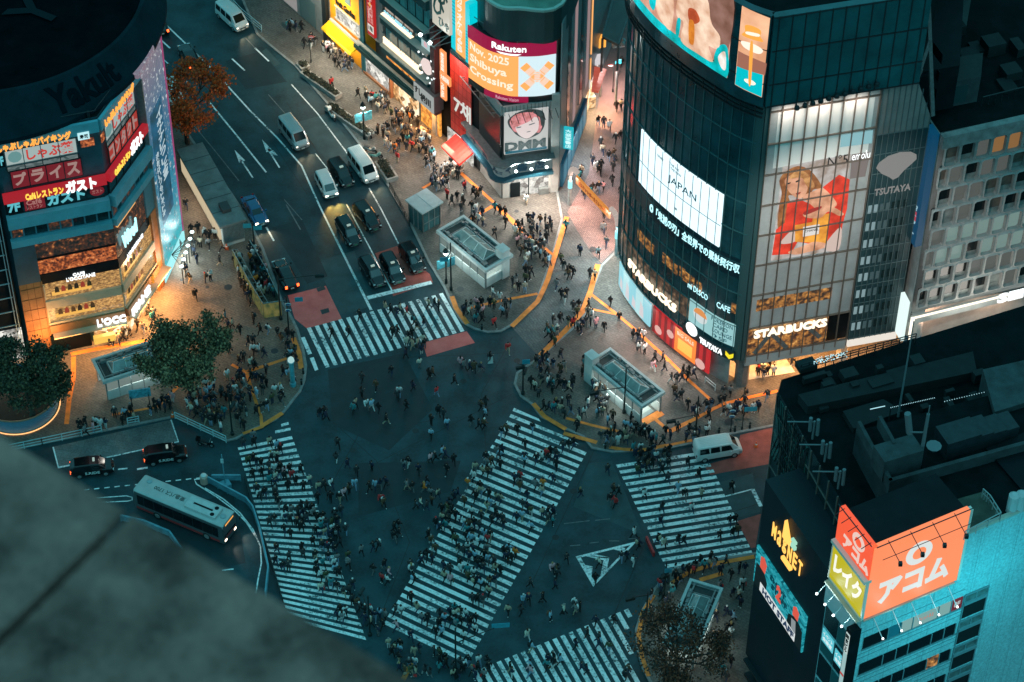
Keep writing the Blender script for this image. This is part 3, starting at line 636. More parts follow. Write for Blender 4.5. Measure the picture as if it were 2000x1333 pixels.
mb=MB(); zw=QB.uv(1560,250)[1]; QB.box(mb,1.3,uT-.5,31.0,38.2,.09,.13); mb.build("white_backdrop",M("white_backdrop_board",(.72,.68,.64),.8),q)
mb=MB()
for i in range(11):
 u,z=QB.uv(1556+15.6*i,208-4.6*i,1.0); a=QB.W(u,z+1.0,.1); b=QB.W(u,z,1.1); mb.tube(a,b,.04); mb.lathe(b+Vector((0,0,-.25)),[(.28,0),(.22,.3),(.06,.4)],8)
mb.build("floodlights",STEEL_D,q)
for i in range(3):
 u=2.2+i*3.4; lamp("floodlight",'AREA',QB.W(u,38.6,1.6),42,(1.0,.86,.76),q,1.5,QB.W(u,33,.1))
mb=MB(); pq=[(QB.uv(x,y,.12))for x,y in[(1529,326),(1662.5,300.5),(1639,488),(1505.5,509.7)]]
QB.slab(mb,pq,.1,.14,0); D=[.145]
def wp(mi,*pts,c=cz3):
 QB.poly(mb,uvs(QB,c,*pts,d=D[0])if mi in(2,5,9)else soft(uvs(QB,c,*pts,d=D[0])),D[0]-.003,D[0]+.004,mi); D[0]+=.006
wp(1,(985,1000),(1060,962),(1130,985),(1185,1050),(1195,1090),(1150,1100),(1110,1150),(1010,1130),(1020,1190),(985,1290),(945,1320),(950,1210),(968,1120),(955,1050))
wp(2,(1000,1180),(1060,1150),(1130,1180),(1200,1230),(1270,1150),(1205,1085),(1300,1012),(1362,1040),(1345,1210),(1320,1300),(1300,1440),(1180,1420),(1060,1400),(1020,1470),(912,1478),(935,1330),(985,1290))
wp(3,(985,1045),(1035,1012),(1095,1030),(1118,1090),(1095,1140),(1060,1148),(1010,1110)); wp(3,(1090,1140),(1150,1108),(1205,1090),(1260,1140),(1285,1190),(1200,1225),(1130,1180))
wp(6,(1010,1030),(1060,985),(1120,1010),(1160,1080),(1115,1080),(1085,1030),(1030,1035)); wp(7,(1000,1062),(1018,1056),(1018,1062),(1002,1068)); wp(7,(1050,1050),(1072,1040),(1073,1047),(1052,1057)); wp(8,(1050,1120),(1078,1112),(1070,1124),(1056,1128))
wp(4,(960,220),(1035,145),(1050,205),(1010,225),c=s1); wp(5,(1045,120),(1245,80),(1230,225),(1045,215),c=s1); wp(5,(1150,1250),(1250,1235),(1240,1300),(1140,1310)); wp(9,(1092,130),(1187,113),(1182,170),(1090,187),c=s1)
wp(3,(1095,1235),(1180,1205),(1240,1188),(1325,1235),(1300,1250),(1240,1225),(1190,1262),(1110,1260)); wp(8,(1100,1225),(1190,1195),(1190,1210),(1105,1245)); wp(3,(1005,275),(1090,240),(1160,215),(1240,232),(1200,255),(1120,275),(1050,290),c=s1); wp(4,(1220,230),(1310,130),(1300,255),(1235,268),c=s1)
a=QB.uv(1616,327,.2); b=QB.uv(1657,307,.2); QB.text(mb,"N°5",a[0],b[0],a[1],a[1]+1.3,.15,.02,7); a=uvs(QB,s1,(1100,160),(1180,145),d=.2); QB.text(mb,"CHANEL",a[0][0],a[1][0],a[0][1],a[0][1]+.3,D[0],.02,7)
mb.build("perfume_poster",[E("poster_grey",(.55,.53,.52),.75,True,var=.42,scale=.75),E("poster_hair",(.42,.17,.05),.7,False,var=.42,scale=1.6),E("poster_red",(.78,.05,.02),.85,True,var=.42,scale=.75),E("poster_skin",(.80,.42,.26),.8,False,var=.42,scale=.75),E("poster_pale",(.72,.55,.48),.75),E("poster_gold",(.90,.35,.04),.85,False,var=.42,scale=.75),E("poster_blond",(.66,.34,.12),.75,False,var=.42,scale=1.6),M("poster_ink",(.01,.01,.012),.6),E("poster_dark_red",(.42,.03,.02),.7),E("poster_label",(.8,.76,.72),.8)],q)
mb=MB(); QB.poly(mb,[QB.uv(x,y,.15)for x,y in[(1643,265),(1705,255),(1703,280),(1641,288)]],.12,.16,0); QB.poly(mb,[QB.uv(x,y,.15)for x,y in[(1664,302),(1700,297),(1690,345),(1660,350)]],.12,.15,1); a=QB.uv(1664,310,.2); b=QB.uv(1700,300,.2); QB.text(mb,"emolu",a[0],b[0],a[1]-.3,a[1]+.7,.16,.03,2)
mb.build("side_advert",[E("advert_ice",(.35,.68,.74),.6),E("advert_taupe",(.30,.25,.23),.55),LETTER_W],q)
mb=MB(); w_=uvs(QB,s1,(825,562),(1262,468),(1262,525),(825,622),d=.1); zc=sum(p[1]for p in w_)/4; QB.box(mb,w_[0][0],w_[1][0],zc-.85,zc+.75,.09,.16); mb.build("lit_windows",AMBER,q)
mb=MB(); w_=uvs(QB,s1,(765,710),(1245,605),(1245,745),(757,850),d=.1); QB.box(mb,w_[0][0],w_[1][0],5.4,9.1,.08,.15); mb.build("coffee_shop_glazing",AMBER,q)
mb=MB()
for f0,z0_,f1,z1_ in[(.12,5.5,.34,8.6),(.52,5.5,.3,8.2),(.72,8.4,.92,6.2)]:mb.bar(QB.W(w_[0][0]+(w_[1][0]-w_[0][0])*f0,z0_,.05),QB.W(w_[0][0]+(w_[1][0]-w_[0][0])*f1,z1_,.05),.35,.5)
mb.build("bracing",STEEL,q)
mb=MB(); a=uvs(QB,s1,(813,725),(1238,632),d=.5); QB.text(mb,"STARBUCKS",a[0][0],a[1][0],8.0,9.1,.35,.16,0,.035); mb.build("shop_sign",LETTER_WARM,q)
mb=MB(); pz=QB.uv(1762,252)[1]; QB.box(mb,uT+.1,QB.L,5.2,pz,0,.35); mb.build("side_panel",M("panel_teal_black",(.018,.045,.05),.35,noise=.4,amt=.35),q)
mb=MB(); up=uT+(QB.L-uT)*.9; tp=[QB.uv(x,y,.2)for x,y in[(1725,152),(1784,135),(1819,219),(1814,241),(1711,263)]]; QB.poly(mb,[(uT+.1,pz),(QB.L,pz),(QB.L,pz+1.3),(tp[1][0],tp[1][1]),(uT+.1,tp[0][1])],0,.3); mb.build("side_panel",M("panel_grey_brown",(.20,.18,.17),.6,noise=.5,amt=.2),q)
mb=MB(); n=9
for i in range(n+1):
 u=uT+.15+(QB.L-uT-.2)*i/n; zt_=pz if i%1 else pz; QB.box(mb,u-.03,u+.03,5.2,pz,.35,.42);
 k=i/n; QB.box(mb,u-.035,u+.035,pz,min(tp[0][1],pz+1.3+(1-k)*(tp[1][1]-pz)*2.2),.3,.38)
for k in range(12):
 z=5.4+(pz-5.4)*k/11; QB.box(mb,uT+.1,QB.L,z-.04,z+.04,.35,.4)
mb.build("glazing_bars",M("slate_bars",(.10,.14,.145),.5,.3),q)
mb=MB()
for k in range(8):
 z=6.6+k*2.35
 for i in range(7):
  u=uT+.3+i*.62; QB.box(mb,u,u+.36,z,z+1.05,.36,.40,min(2,i//2))
mb.build("slit_windows",[E("slit_pale",(.35,.52,.55),.5),E("slit_dim",(.06,.12,.13),.5),M("slit_dark",(.01,.02,.02),.2)],q)
mb=MB(); lg=uvs(QB,crop(1600,0,2.962),(330,975),(345,945),(400,905),(470,882),(530,880),(562,895),(562,920),(530,950),(490,985),(455,1025),(425,1040),(405,1025),(360,1005),d=.4); QB.poly(mb,lg,.36,.46,0)
a=uvs(QB,crop(1600,0,2.962),(318,1120),(530,1075),d=.4); zz=(a[0][1]+a[1][1])/2; QB.text(mb,"TSUTAYA",a[0][0],a[1][0],zz-.45,zz+.45,.4,.06,0,.02); mb.build("wall_logo",E("logo_dim",(.50,.50,.48),.36),q)
mb=MB(); QB.box(mb,uT+.1,QB.L,4.3,5.2,0,.5); mb.build("light_band",E("band_white",(.9,.82,.72),.8,True),q)
mb=MB(); sg=QB.W(QB.L-.5,0,1.2); mb.obox(QB.W(QB.L-.2,5.4,.4),QB.W(QB.L-.2,5.4,2.0)-QB.W(QB.L-.2,5.4,.4),QB.W(QB.L+.2,5.4,.4)-QB.W(QB.L-.2,5.4,.4),(0,0,5.6)); mb.build("blade_sign",E("blade_ice",(.75,.92,.88),.95,True),q)
mb=MB(); P1=QB.W(14.8,49.5,.3); P2=QB.W(QB.L+.2,pz+1.4,.3); P3_=QB.W(14.8,39.2,.3); P4=QB.W(QB.L-1.8,tp[1][1],.3)
for a,b in((P1,P2),(P3_,P4),(P1,P3_),(P1.lerp(P2,.35),P3_.lerp(P4,.2))):mb.bar(a,b,.35,.35)
mb.build("roof_truss",STEEL,q)
mb=MB(); p=QB.W(15.2,40,-1); mb.prism([(p.x,p.y),(p.x+4.5,p.y+1.2),(p.x+8,p.y+24),(p.x+2,p.y+24)],34,39.3); mb.build("rear_wing",BLACK,q)
lamp("facade_fill_light",'SPOT',(31,165,37.0),13000,(1,.93,.86),q,.6,(32.5,188,16),spot=R(75))  # spot lamp added across the street to brighten the cladding
for u,pw,co in((9,230,(.5,.95,1)),(15,230,(.7,.95,1)),(20.5,230,(1,.6,.5)),(25.5,260,(1,.8,.72))):lamp("fascia_fill_light",'AREA',QA.W(u,4.6,.9),pw,co,q,2.5,QA.W(u,0,3.2))  # added lamps that brighten the pavement below the fascia
for u,pw in((3.5,330),(8.5,420),(13.5,330)):
 lamp("passage_light",'AREA',QB.W(u,4.4,-2.2),pw,(1.0,.44,.14),q,3.0,QB.W(u,0,-2.0))
# ================================================================ shops along the far pavement
RF=Fac([G(540,-8)[:2],G(905,309)[:2]]); RB=Vector((0.77,0.63,0))
def ru(px,py,d=0.0):return RF.uv(px,py,d)
def block(f,name,u0,u1,z0,z1,mat,parent,depth=14.0,d0=0.0,roof=None):
 a,b=f.W(u0,0,d0),f.W(u1,0,d0); n=(b-a).normalized(); n=Vector((-n.y,n.x,0))*depth
 mb=MB(); mb.prism([(a.x,a.y),(b.x,b.y),(b.x+n.x,b.y+n.y),(a.x+n.x,a.y+n.y)],z0,z1,0,1,bottom=z0>1); return mb.build(name,[mat,roof or ROOF],parent)
def winrow(f,name,parent,u0,u1,z0,z1,n,mats,d=0.02,gap=0.12,frame=None):
 w_=(u1-u0)/n; mb=MB(); f.box(mb,u0,u1,z0-.12,z0,d,d+.14); f.box(mb,u0,u1,z1,z1+.1,d,d+.12)
 for i in range(n+1):f.box(mb,u0+w_*i-gap/2,u0+w_*i+gap/2,z0,z1,d,d+.12)
 o=mb.build(name,frame,parent)
 for i in range(n):mb=MB(); f.box(mb,u0+w_*i+gap/2,u0+w_*(i+1)-gap/2,z0,z1,d,d+.05); mb.build('pane',random.choice(mats),o)
 return o
TEALWALL=M("teal_dark_wall",(.020,.05,.055),.6,noise=.5,amt=.3)
YEL=M("yellow_paint",(.75,.30,.012),.6,noise=.7,amt=.12); YELA=M("yellow_awning",(.95,.50,.008),.7,noise=.4,amt=.08)
REDW=M("red_tile",(.55,.05,.04),.5,noise=.5,amt=.2); REDA=M("red_awning",(.85,.03,.018),.7,noise=.3,amt=.1)
BRONZE=M("brown_panel",(.09,.035,.035),.6,noise=.6,amt=.25); BEIGE=M("beige_trim",(.45,.41,.35),.7,noise=.8,amt=.15)
DARKWIN=M("dark_pane",(.008,.03,.035),.1,noise=.6,amt=.5,spec=.5); TEALPANE=ROOM("teal_curtains",[(.002,.02,.025),(.004,.06,.07),(.01,.12,.13)],.8,.6,(3,3,.4),vor=False)
CURTAIN=ROOM("lit_curtains",[(.16,.11,.08),(.36,.26,.2),(.52,.4,.32)],.85,.5,(4,4,.3),light=True,vor=False)
SHOPWARM=ROOM("shop_warm",[(.10,.05,.02),(.6,.3,.1),(1.0,.72,.42),(1.0,.85,.65)],1.0,1.2,light=True)
SHOPWHITE=ROOM("shop_white",[(.15,.14,.13),(.5,.5,.46),(.95,.92,.85)],.9,1.6,light=True)
ORANGEROOM=ROOM("orange_room",[(.10,.025,.008),(.55,.17,.025),(1.0,.42,.06),(1.0,.6,.2)],1.0,1.1,light=True,vor=False)
SIGN_O=E("sign_orange",(.95,.30,.09),.95,True); SIGN_B=E("sign_cyan",(.0,.62,.72),.85,True); SIGN_R=E("sign_red",(.75,.03,.025),.8)
SIGN_W=E("sign_white",(.80,.78,.70),.75,True); INK=M("ink_black",(.01,.012,.012),.6); NEON=E("neon_warm",(1.0,.78,.5),1.6)
t=thing("grey_storefront",RF.W(ru(575,40)[0],0,-3),"pale grey storefront with big blank panels left of the yellow awning shop","building")
ua_,ub=ru(540,2)[0]-14,ru(648,90)[0]
block(RF,"wall",ua_,ub-.3,.13,20,CONC,t)
mb=MB(); u,z=ru(560,12); RF.box(mb,u-1.3,u+2.4,.4,4.4,.02,.1,0); RF.box(mb,u+3.2,u+6.5,.3,4.0,.02,.1,1); mb.build("shop_panel",[E("panel_pale",(.45,.43,.42),.5),M("glass_grey",(.12,.18,.18),.2)],t)
mb=MB(); u=ru(648,88)[0]; RF.box(mb,u-1.0,u-.2,.13,20,0,.5); mb.build("pilaster",STEEL_D,t)
t=thing("yellow_shop",RF.W(ru(690,120)[0],0,-3),"shop with bright yellow front and a wide yellow awning","building")
a0,a1=ub+.1,ru(716,143)[0]; block(RF,"wall",a0,a1,.13,22,YEL,t)
r1_=crop(620,0,8.887)
mb=MB(); w4=uvs(RF,r1_,(318,80),(730,470),(725,640),(325,285)); zb,zt=min(p[1]for p in w4),max(p[1]for p in w4); zt=(w4[0][1]+w4[1][1])/2; zb=(w4[2][1]+w4[3][1])/2
RF.box(mb,w4[0][0],w4[1][0],zb,zt,0,.06,0); mb.build("display_window",SHOPWHITE,t)
mb=MB(); RF.box(mb,w4[0][0]-.15,w4[1][0]+.15,zb-.18,zb,0,.2); RF.box(mb,w4[0][0]-.15,w4[1][0]+.15,zt,zt+.12,0,.15); RF.box(mb,w4[0][0]+(w4[1][0]-w4[0][0])*.86,w4[0][0]+(w4[1][0]-w4[0][0])*.88,zb,zt,.05,.12); mb.build("window_frame",BEIGE,t)
mb=MB(); g=uvs(RF,r1_,(330,30),(655,300)); zz=(g[0][1]+g[1][1])/2; RF.text(mb,"Fruit Garden",g[0][0],g[1][0],zz-.35,zz+.55,.05,.1,0,.02); mb.build("shop_sign",INK,t)
mb=MB(); g=uvs(RF,r1_,(480,-40),(580,120)); RF.box(mb,g[0][0],g[1][0],g[1][1],g[1][1]+4,0,.06); mb.build("upper_window",M("glass_grey",(.12,.18,.18),.2),t)
aw=[G(x,y,z)for(x,y),z in zip(r1_((225,325),(745,790),(565,940),(65,480)),(4.6,4.6,3.3,3.3))]
p0=RF.W(ru(*r1_((225,325))[0])[0],0)
def awning(px,zt,zb,mat,parent,edge=None):
 tl,tr,br,bl=[G(x,y,z)for(x,y),z in zip(px,(zt,zt,zb,zb))]; mb=MB(); th=Vector((0,0,-.07)); n=12; V=[]
 for i in range(n+1):
  t_=i/n; sag=Vector((0,0,-.03 if i%2 else 0)); a,b=tl.lerp(tr,t_)+sag,bl.lerp(br,t_)+sag; V+=[a,b,b+th,a+th]
 F=[]
 for i in range(n):
  a,b=4*i,4*i+4; F+=[(a,a+1,b+1,b),(a+3,b+3,b+2,a+2),(a+1,a+2,b+2,b+1)]
 mb.add(V,F);
 for i in range(n):
  a,b=bl.lerp(br,i/n),bl.lerp(br,(i+.9)/n); mb.quad(a,b,b-Vector((0,0,.28)),a-Vector((0,0,.28)))
 mb.quad(tl,bl,bl-Vector((0,0,.3)),tl-Vector((0,0,.3))); mb.quad(tr,br,br-Vector((0,0,.3)),tr-Vector((0,0,.3)))
 o=mb.build("awning",mat,parent)
 if edge:mb=MB(); mb.bar(tl+Vector((0,0,.05)),tr+Vector((0,0,.05)),.3,.25); mb.build("awning_rail",edge,o)
 return tl,tr,br,bl
AW=awning(r1_((225,335),(735,795),(565,940),(65,480)),4.7,3.2,YELA,t,BEIGE)
mb=MB()
for i in range(14):
 p=AW[3].lerp(AW[2],(i+.5)/14); s_=random.uniform(.5,.9); mb.box((p.x+2.0,p.y+1.6,.13),s_,.6,random.uniform(.5,1.1),.7,i%4)
mb.build("goods_display",[M("goods_white",(.6,.6,.58)),M("goods_blue",(.05,.25,.4)),M("goods_red",(.4,.05,.04)),M("goods_dark",(.04,.05,.05))],t)
lamp("shop_light",'AREA',AW[0].lerp(AW[2],.5)+Vector((.6,.5,-.8)),260,(1,.9,.72),t,5,AW[0].lerp(AW[2],.5)+Vector((.3,.2,-4)))
c_=RF.W(ru(670,100)[0],7.5,3.0); lamp("sign_floodlight",'AREA',RF.W(ru(675,105)[0],9.5,4.0),420,(1,.88,.68),t,2.5,RF.W(ru(675,105)[0],4.5,1.0))
t=thing("grey_tiled_building",RF.W(ru(740,163)[0],0,-3),"narrow grey tiled building with a long red vertical banner","building")
b0,b1=a1+.1,ru(750,172)[0]+1.6
block(RF,"wall",b0,b1-1.7,6.2,24,M("grey_tile",(.19,.19,.19),.7,noise=.4,amt=.15),t,d0=-.2); block(RF,"recess",b0,b1,.13,24,TEALWALL,t,d0=-1.4)
mb=MB(); RF.box(mb,b0-.75,b0-.05,.13,24,0,.25); mb.build("downpipe_fin",M("teal_fin",(.01,.08,.10),.5),t)
mb=MB()
for z in(8.4,11.6,14.8):RF.box(mb,b1-1.9,b1,z-1.1,z,-1.2,-.1,0)
mb.build("balcony",M("pale_stone",(.24,.24,.23),.8,noise=.5),t)
mb=MB(); bq=uvs(RF,r1_,(845,0),(960,0),(1000,680),(885,670),d=.1); u0,u1=(bq[0][0]+bq[3][0])/2,(bq[1][0]+bq[2][0])/2; zb,zt=bq[2][1],bq[1][1]+3.5
RF.box(mb,u0,u1,zb,zt,-.2,.12,0); mb2=MB(); w_=u1-u0
RF.vtext(mb2,"ギフト",u0+w_*.22,u1-w_*.2,zt-6.7,zt-3.2,.12,.03,0,.03); RF.poly(mb2,[((u0+u1)/2+.26*math.cos(i*.785),zb+4.6+.26*math.sin(i*.785))for i in range(8)],.12,.15,1)
for k in range(2):RF.vtext(mb2,"免税店化粧品",u0+w_*(.12+.42*k),u0+w_*(.46+.42*k),zb+1.9,zb+4.2,.12,.02,2)
RF.box(mb2,u0+w_*.06,u1-w_*.08,zb+.5,zb+1.6,.12,.14,3); RF.text(mb2,"1階",u0+w_*.2,u1-w_*.2,zb+.75,zb+1.4,.14,.03,4)
bo=mb.build("banner",E("banner_red",(.62,.015,.015),.62),t); mb2.build("banner_lettering",[E("banner_rose",(.85,.5,.46),.7),E("banner_orange",(.95,.4,.05),.8),E("banner_pink",(.85,.38,.34),.7),SIGN_W,INK],bo)
t=thing("glass_shop_building",RF.W(ru(815,228)[0],0,-3),"glass fronted building with glowing storeys, neon strips and an orange lit room","building")
c0,c1=ru(751,172)[0]+1.7,ru(842,255)[0]-.3
r2=crop(740,0,8.887); zz=lambda y:RF.uv(751,y/8.887,.2)[1]
c0=RF.uv(751,60,.2)[0]; c1=RF.uv(842.5,110,.2)[0]; block(RF,"wall",c0,c1,.13,26,TEALWALL,t)
W_=c1-c0; zf=[zz(y)for y in(1000,840,740,700,600,410,310,265,180,20)]
mb=MB(); RF.box(mb,c0,c1,zf[0],zf[1],0,.05); mb.build("lit_room",ORANGEROOM,t)
mb=MB(); RF.box(mb,c0,c1,zf[1],zf[2],0,.8); RF.box(mb,c0,c1,zf[6]-.5,zf[6]+.45,0,.8); RF.box(mb,c0,c1,zf[9],zf[9]+1.1,0,.8); RF.box(mb,c0,c1,zf[9]+4.3,zf[9]+5.6,0,.8); mb.build("floor_band",M("band_teal",(.012,.06,.065),.5,noise=.6,amt=.25),t)
mb=MB()
for z in(zf[2],zf[6]+.45,zf[9]+1.1,zf[9]+5.6):RF.box(mb,c0,c1,z,z+.18,0,.95)
mb.build("floor_trim",BEIGE,t)
winrow(RF,"window_strip",t,c0,c0+W_*.8,zf[3],zf[5],3,[TEALPANE],.02,.12,STEEL_D)
winrow(RF,"window_strip",t,c0,c0+W_*.62,zf[8],zf[9],3,[CURTAIN],.02,.1,STEEL_D)
winrow(RF,"window_strip",t,c0+W_*.64,c0+W_*.8,zf[7],zf[9],1,[TEALPANE],.02,.1,STEEL_D)
winrow(RF,"window_strip",t,c0,c1,zf[9]+1.3,zf[9]+4.2,6,[TEALPANE],.02,.12,STEEL_D)
mb=MB(); RF.box(mb,c0+W_*.81,c1-.1,zf[6]+.6,zf[9]-.3,.05,.3,0); RF.text(mb,"桜",c0+W_*.86,c1-.6,zf[7]+.5,zf[8]+.5,.3,.03,1); mb.build("lit_panel",[E("panel_ice",(.50,.72,.72),.7,True),E("panel_rose",(.85,.4,.45),.8)],t)
mb=MB(); RF.text(mb,"STARSIGN MARU CAFE RESTAURANT",c0+.2,c0+W_*.78,zf[3]+.05,zf[4]+.1,.5,.12,0,.03); RF.box(mb,c0,c0+W_*.8,zf[3]-.22,zf[3]-.08,.1,.5,1); mb.build("neon_sign",[NEON,NEON],t)
mb=MB(); RF.box(mb,c0-.1,c0+W_*.62,zf[7]-.1,zf[7]+.3,.1,.6,0); RF.text(mb,"カラオケ 居酒屋 2F 3F 4F",c0+.1,c0+W_*.6,zf[7]+.35,zf[8]+.1,.2,.1,1,.02); mb.build("neon_sign",[NEON,E("neon_ice",(.35,.8,.9),.9)],t)
cc_=RF.uv(833,131,.9); mb=MB(); RF.poly(mb,[(cc_[0]+math.cos(i*.449)*(.95+.12*(i%2)),cc_[1]+math.sin(i*.449)*1.05)for i in range(14)],.75,.95,0)
for dx,dz in[(-1.5,1.2),(-.6,1.5),(.9,1.4),(1.3,.2),(-1.3,-.6),(-1.0,-1.5),(.1,-1.6),(1.0,-1.2),(1.4,-.8),(.6,-2.0)]:RF.poly(mb,[(cc_[0]+dx+.13*math.cos(i*1.05),cc_[1]+dz+.13*math.sin(i*1.05))for i in range(6)],.75,.95,1)
mb.build("lit_emblem",[E("emblem_blush",(.85,.68,.64),.85),LETTER_W],t)
mb=MB(); k0=ru(704,140)[0]+.4; RF.box(mb,k0,c1-2.0,4.3,4.75,0,.9,0); RF.box(mb,k0,c1-2.0,4.0,4.55,.9,1.1,1); RF.box(mb,k0,c1-2.0,4.78,4.9,.4,.75,2); mb.build("canopy",[M("canopy_teal",(.012,.05,.05),.6),M("canopy_green",(.01,.045,.042),.6),BEIGE],t)
mb=MB(); RF.box(mb,k0+.6,k0+6.2,.5,3.8,0,.1); mb.build("shop_window",SHOPWHITE,t)
mb=MB(); RF.box(mb,k0+6.3,k0+11.5,.13,3.9,.0,.08); mb.build("shop_entrance",SHOPWARM,t)
mb=MB(); RF.box(mb,k0+.6,k0+6.3,.13,.5,0,.3); RF.box(mb,k0+6.2,k0+6.5,.13,3.9,0,.5); mb.build("shop_plinth",M("wood_brown",(.22,.09,.04),.6),t)
for dx,pw,co in((3,110,(1,.9,.7)),(9,230,(1,.68,.42))):lamp("canopy_light",'AREA',RF.W(k0+dx,3.9,1.3),pw,co,t,3.0,RF.W(k0+dx,0,2.6))
t2=t; r3=crop(700,120,6.665)
mb=MB(); sq=[RF.uv(x,y,1.4)for x,y in r3((725,290),(985,460),(975,670),(725,480))]; su0,su1=(sq[0][0]+sq[3][0])/2,(sq[1][0]+sq[2][0])/2; sz0,sz1=(sq[2][1]+sq[3][1])/2,(sq[0][1]+sq[1][1])/2
RF.box(mb,su0,su1,sz0,sz1,0,1.35,0); RF.box(mb,su0,su1,sz0,sz1,1.35,1.45,1); o=mb.build("sign_box",[M("box_grey",(.10,.10,.10),.6),E("sign_chalk",(.55,.60,.58),.5,True)],t)
mb=MB(); RF.text(mb,"すし",su0+.2,su0+.42*(su1-su0),sz1-1.3,sz1-.3,1.45,.05,0,.03); RF.text(mb,"松川",su0+(su1-su0)*.36,su1-.5,sz0+.5,sz0+1.7,1.45,.05,0,.05); mb.build("sign_lettering",INK,o)
mb=MB(); gq=[RF.uv(x,y,.1)for x,y in r3((810,590),(1025,760))]; RF.box(mb,gq[0][0],c1+1.2,.2,3.9,-.2,.08); mb.build("grill_front",ORANGEROOM,t)
mb=MB(); p=RF.W(gq[0][0]+2.2,.13,1.6); mb.box(p,1.2,.8,.9,R(-50)); mb.box((p.x,p.y,1.03),1.3,.9,.08,R(-50)); mb.build("stall_counter",M("counter_white",(.32,.28,.24),.6),t)
lamp("grill_light",'AREA',RF.W(gq[0][0]+2.5,3.7,1.3),260,(1,.42,.10),t,2.5,RF.W(gq[0][0]+2.2,0,2.6))
t=thing("brown_sign_building",RF.W(ru(862,272)[0],0,-3),"slim dark brown building with an orange lettered sign and a white calligraphy board","building")
d0_,d1_=c1+.1,ru(880,200)[0]
d1_=RF.uv(880,180,0)[0]; block(RF,"wall",d0_-.1,d1_,.13,26,BLACK,t,d0=-.6)
mb=MB(); RF.box(mb,c1,c1+.7,.13,26,-.3,.3,0); RF.box(mb,c1+.7,c1+1.5,4,17.5,0,.9,1); mb.build("fin",[CONC,BRONZE],t)
r4=crop(840,0,8.33); oq=[RF.uv(x,y,1.0)for x,y in r4((155,810),(240,870))+[(870,198),(860,190)]]; o0,o1=(oq[0][0]+oq[3][0])/2,(oq[1][0]+oq[2][0])/2; oz0,oz1=(oq[2][1]+oq[3][1])/2,(oq[0][1]+oq[1][1])/2
mb=MB(); RF.box(mb,o0,o1,oz0,oz1,.75,1.0,0); xm=oz0+(oz1-oz0)*.47; RF.box(mb,o0,o1+.9,xm-.6,xm+.6,.8,1.04,0); o=mb.build("blade_sign",SIGN_O,t)
mb=MB(); RF.vtext(mb,"居酒屋個室",o0+.2,o1-.2,xm+.9,oz1-.2,1.0,.04,0,.02); RF.text(mb,"大衆酒場",o0+.2,o1+.75,xm-.35,xm+.35,1.04,.04,0,.02); RF.vtext(mb,"2F5F",o0+.2,o1-.2,oz0+.2,xm-.9,1.0,.04,0,.02); mb.build("sign_lettering",E("sign_blush",(1,.78,.66),.95),o)
wq=[RF.uv(x,y,1.6)for x,y in r4((30,-40),(300,-40),(325,600),(40,360))]; wu0,wu1=(wq[0][0]+wq[3][0])/2,(wq[1][0]+wq[2][0])/2; wz0=(wq[2][1]+wq[3][1])/2; wz1=wz0+9
mb=MB(); RF.box(mb,wu0,wu1,wz0,wz1,1.1,1.6,0); o=mb.build("calligraphy_board",E("board_cream",(.70,.66,.55),.68,True),t)
mb=MB(); RF.text(mb,"ひ",wu0+.1,wu1-.9,wz0+1.6,wz0+4.2,1.6,.05,0,.02); RF.text(mb,"び",wu0+.9,wu1-.1,wz0+3.4,wz0+6.2,1.6,.05,0,.02); RF.text(mb,"ひゃ",wu0+1.2,wu1-.1,wz0+.3,wz0+1.6,1.6,.05,0,.02); mb.build("sign_lettering",M("ink_green",(.02,.10,.09),.6),o)
mb=MB()
for k in(0.3,1.6,2.8):
 p=RF.W(wu0+k,wz0-.2,1.3); q_=RF.W(wu0+k-.8,wz0-1.6,3.0); mb.bar(p,q_,.1); mb.bar(RF.W(wu0+k,wz0-1.4,.3),q_,.08)
mb.bar(RF.W(wu0-.8,wz0-1.6,3.0),RF.W(wu0+2.4,wz0-1.6,3.0),.12); mb.build("floodlight_arm",STEEL,t)
mb=MB()
for k in(-.4,1.4):mb.lathe(RF.W(wu0+k,wz0-1.55,3.0),[(.16,0),(.26,.2),(.1,.4)],8)
mb.build("floodlight",E("flood_white",(.8,1,.95),4.0),t); lamp("floodlight_beam",'SPOT',RF.W(wu0+.6,wz0-1.4,3.3),260,(.9,1,.95),t,.2,RF.W(wu0+1.5,wz0+3,1.6),spot=R(100))
t=thing("red_tiled_building",RF.W(ru(890,293)[0],0,-3),"narrow red tiled building with white jagged letters under a cyan and orange box sign","building")
e0,e1=RF.uv(880,180)[0]+.15,RF.uv(922,230)[0]; zr=RF.uv(900,118,.1)[1]
block(RF,"wall",e0,e1+2.5,.13,25,BLACK,t,d0=-.1)
mb=MB(); RF.box(mb,e0,e1,3.2,zr,0,.12); mb.build("red_front",REDW,t)
mb=MB()
for i in range(1,5):RF.box(mb,e0+(e1-e0)*i/5-.02,e0+(e1-e0)*i/5+.02,3.2,zr,.12,.135)
for i in range(1,9):z=3.2+(zr-3.2)*i/9; RF.box(mb,e0,e1,z-.02,z+.02,.12,.135)
mb.build("tile_joints",M("joint_dark_red",(.25,.02,.02),.7),t)
lamp("wall_washer",'AREA',RF.W((e0+e1)/2,zr+.6,1.6),170,(1,.55,.45),t,2.2,RF.W((e0+e1)/2,5,.1))
r5=crop(850,100,5.333); lq=uvs(RF,r5,(185,440),(372,500),(360,655),(185,630),d=.2)
mb=MB(); RF.text(mb,"7채",lq[0][0]+.15,lq[1][0]-.1,lq[3][1]+.2,lq[0][1]-.1,.14,.08,0,.015); mb.build("wall_lettering",E("letter_bone",(.80,.80,.74),.75),t)
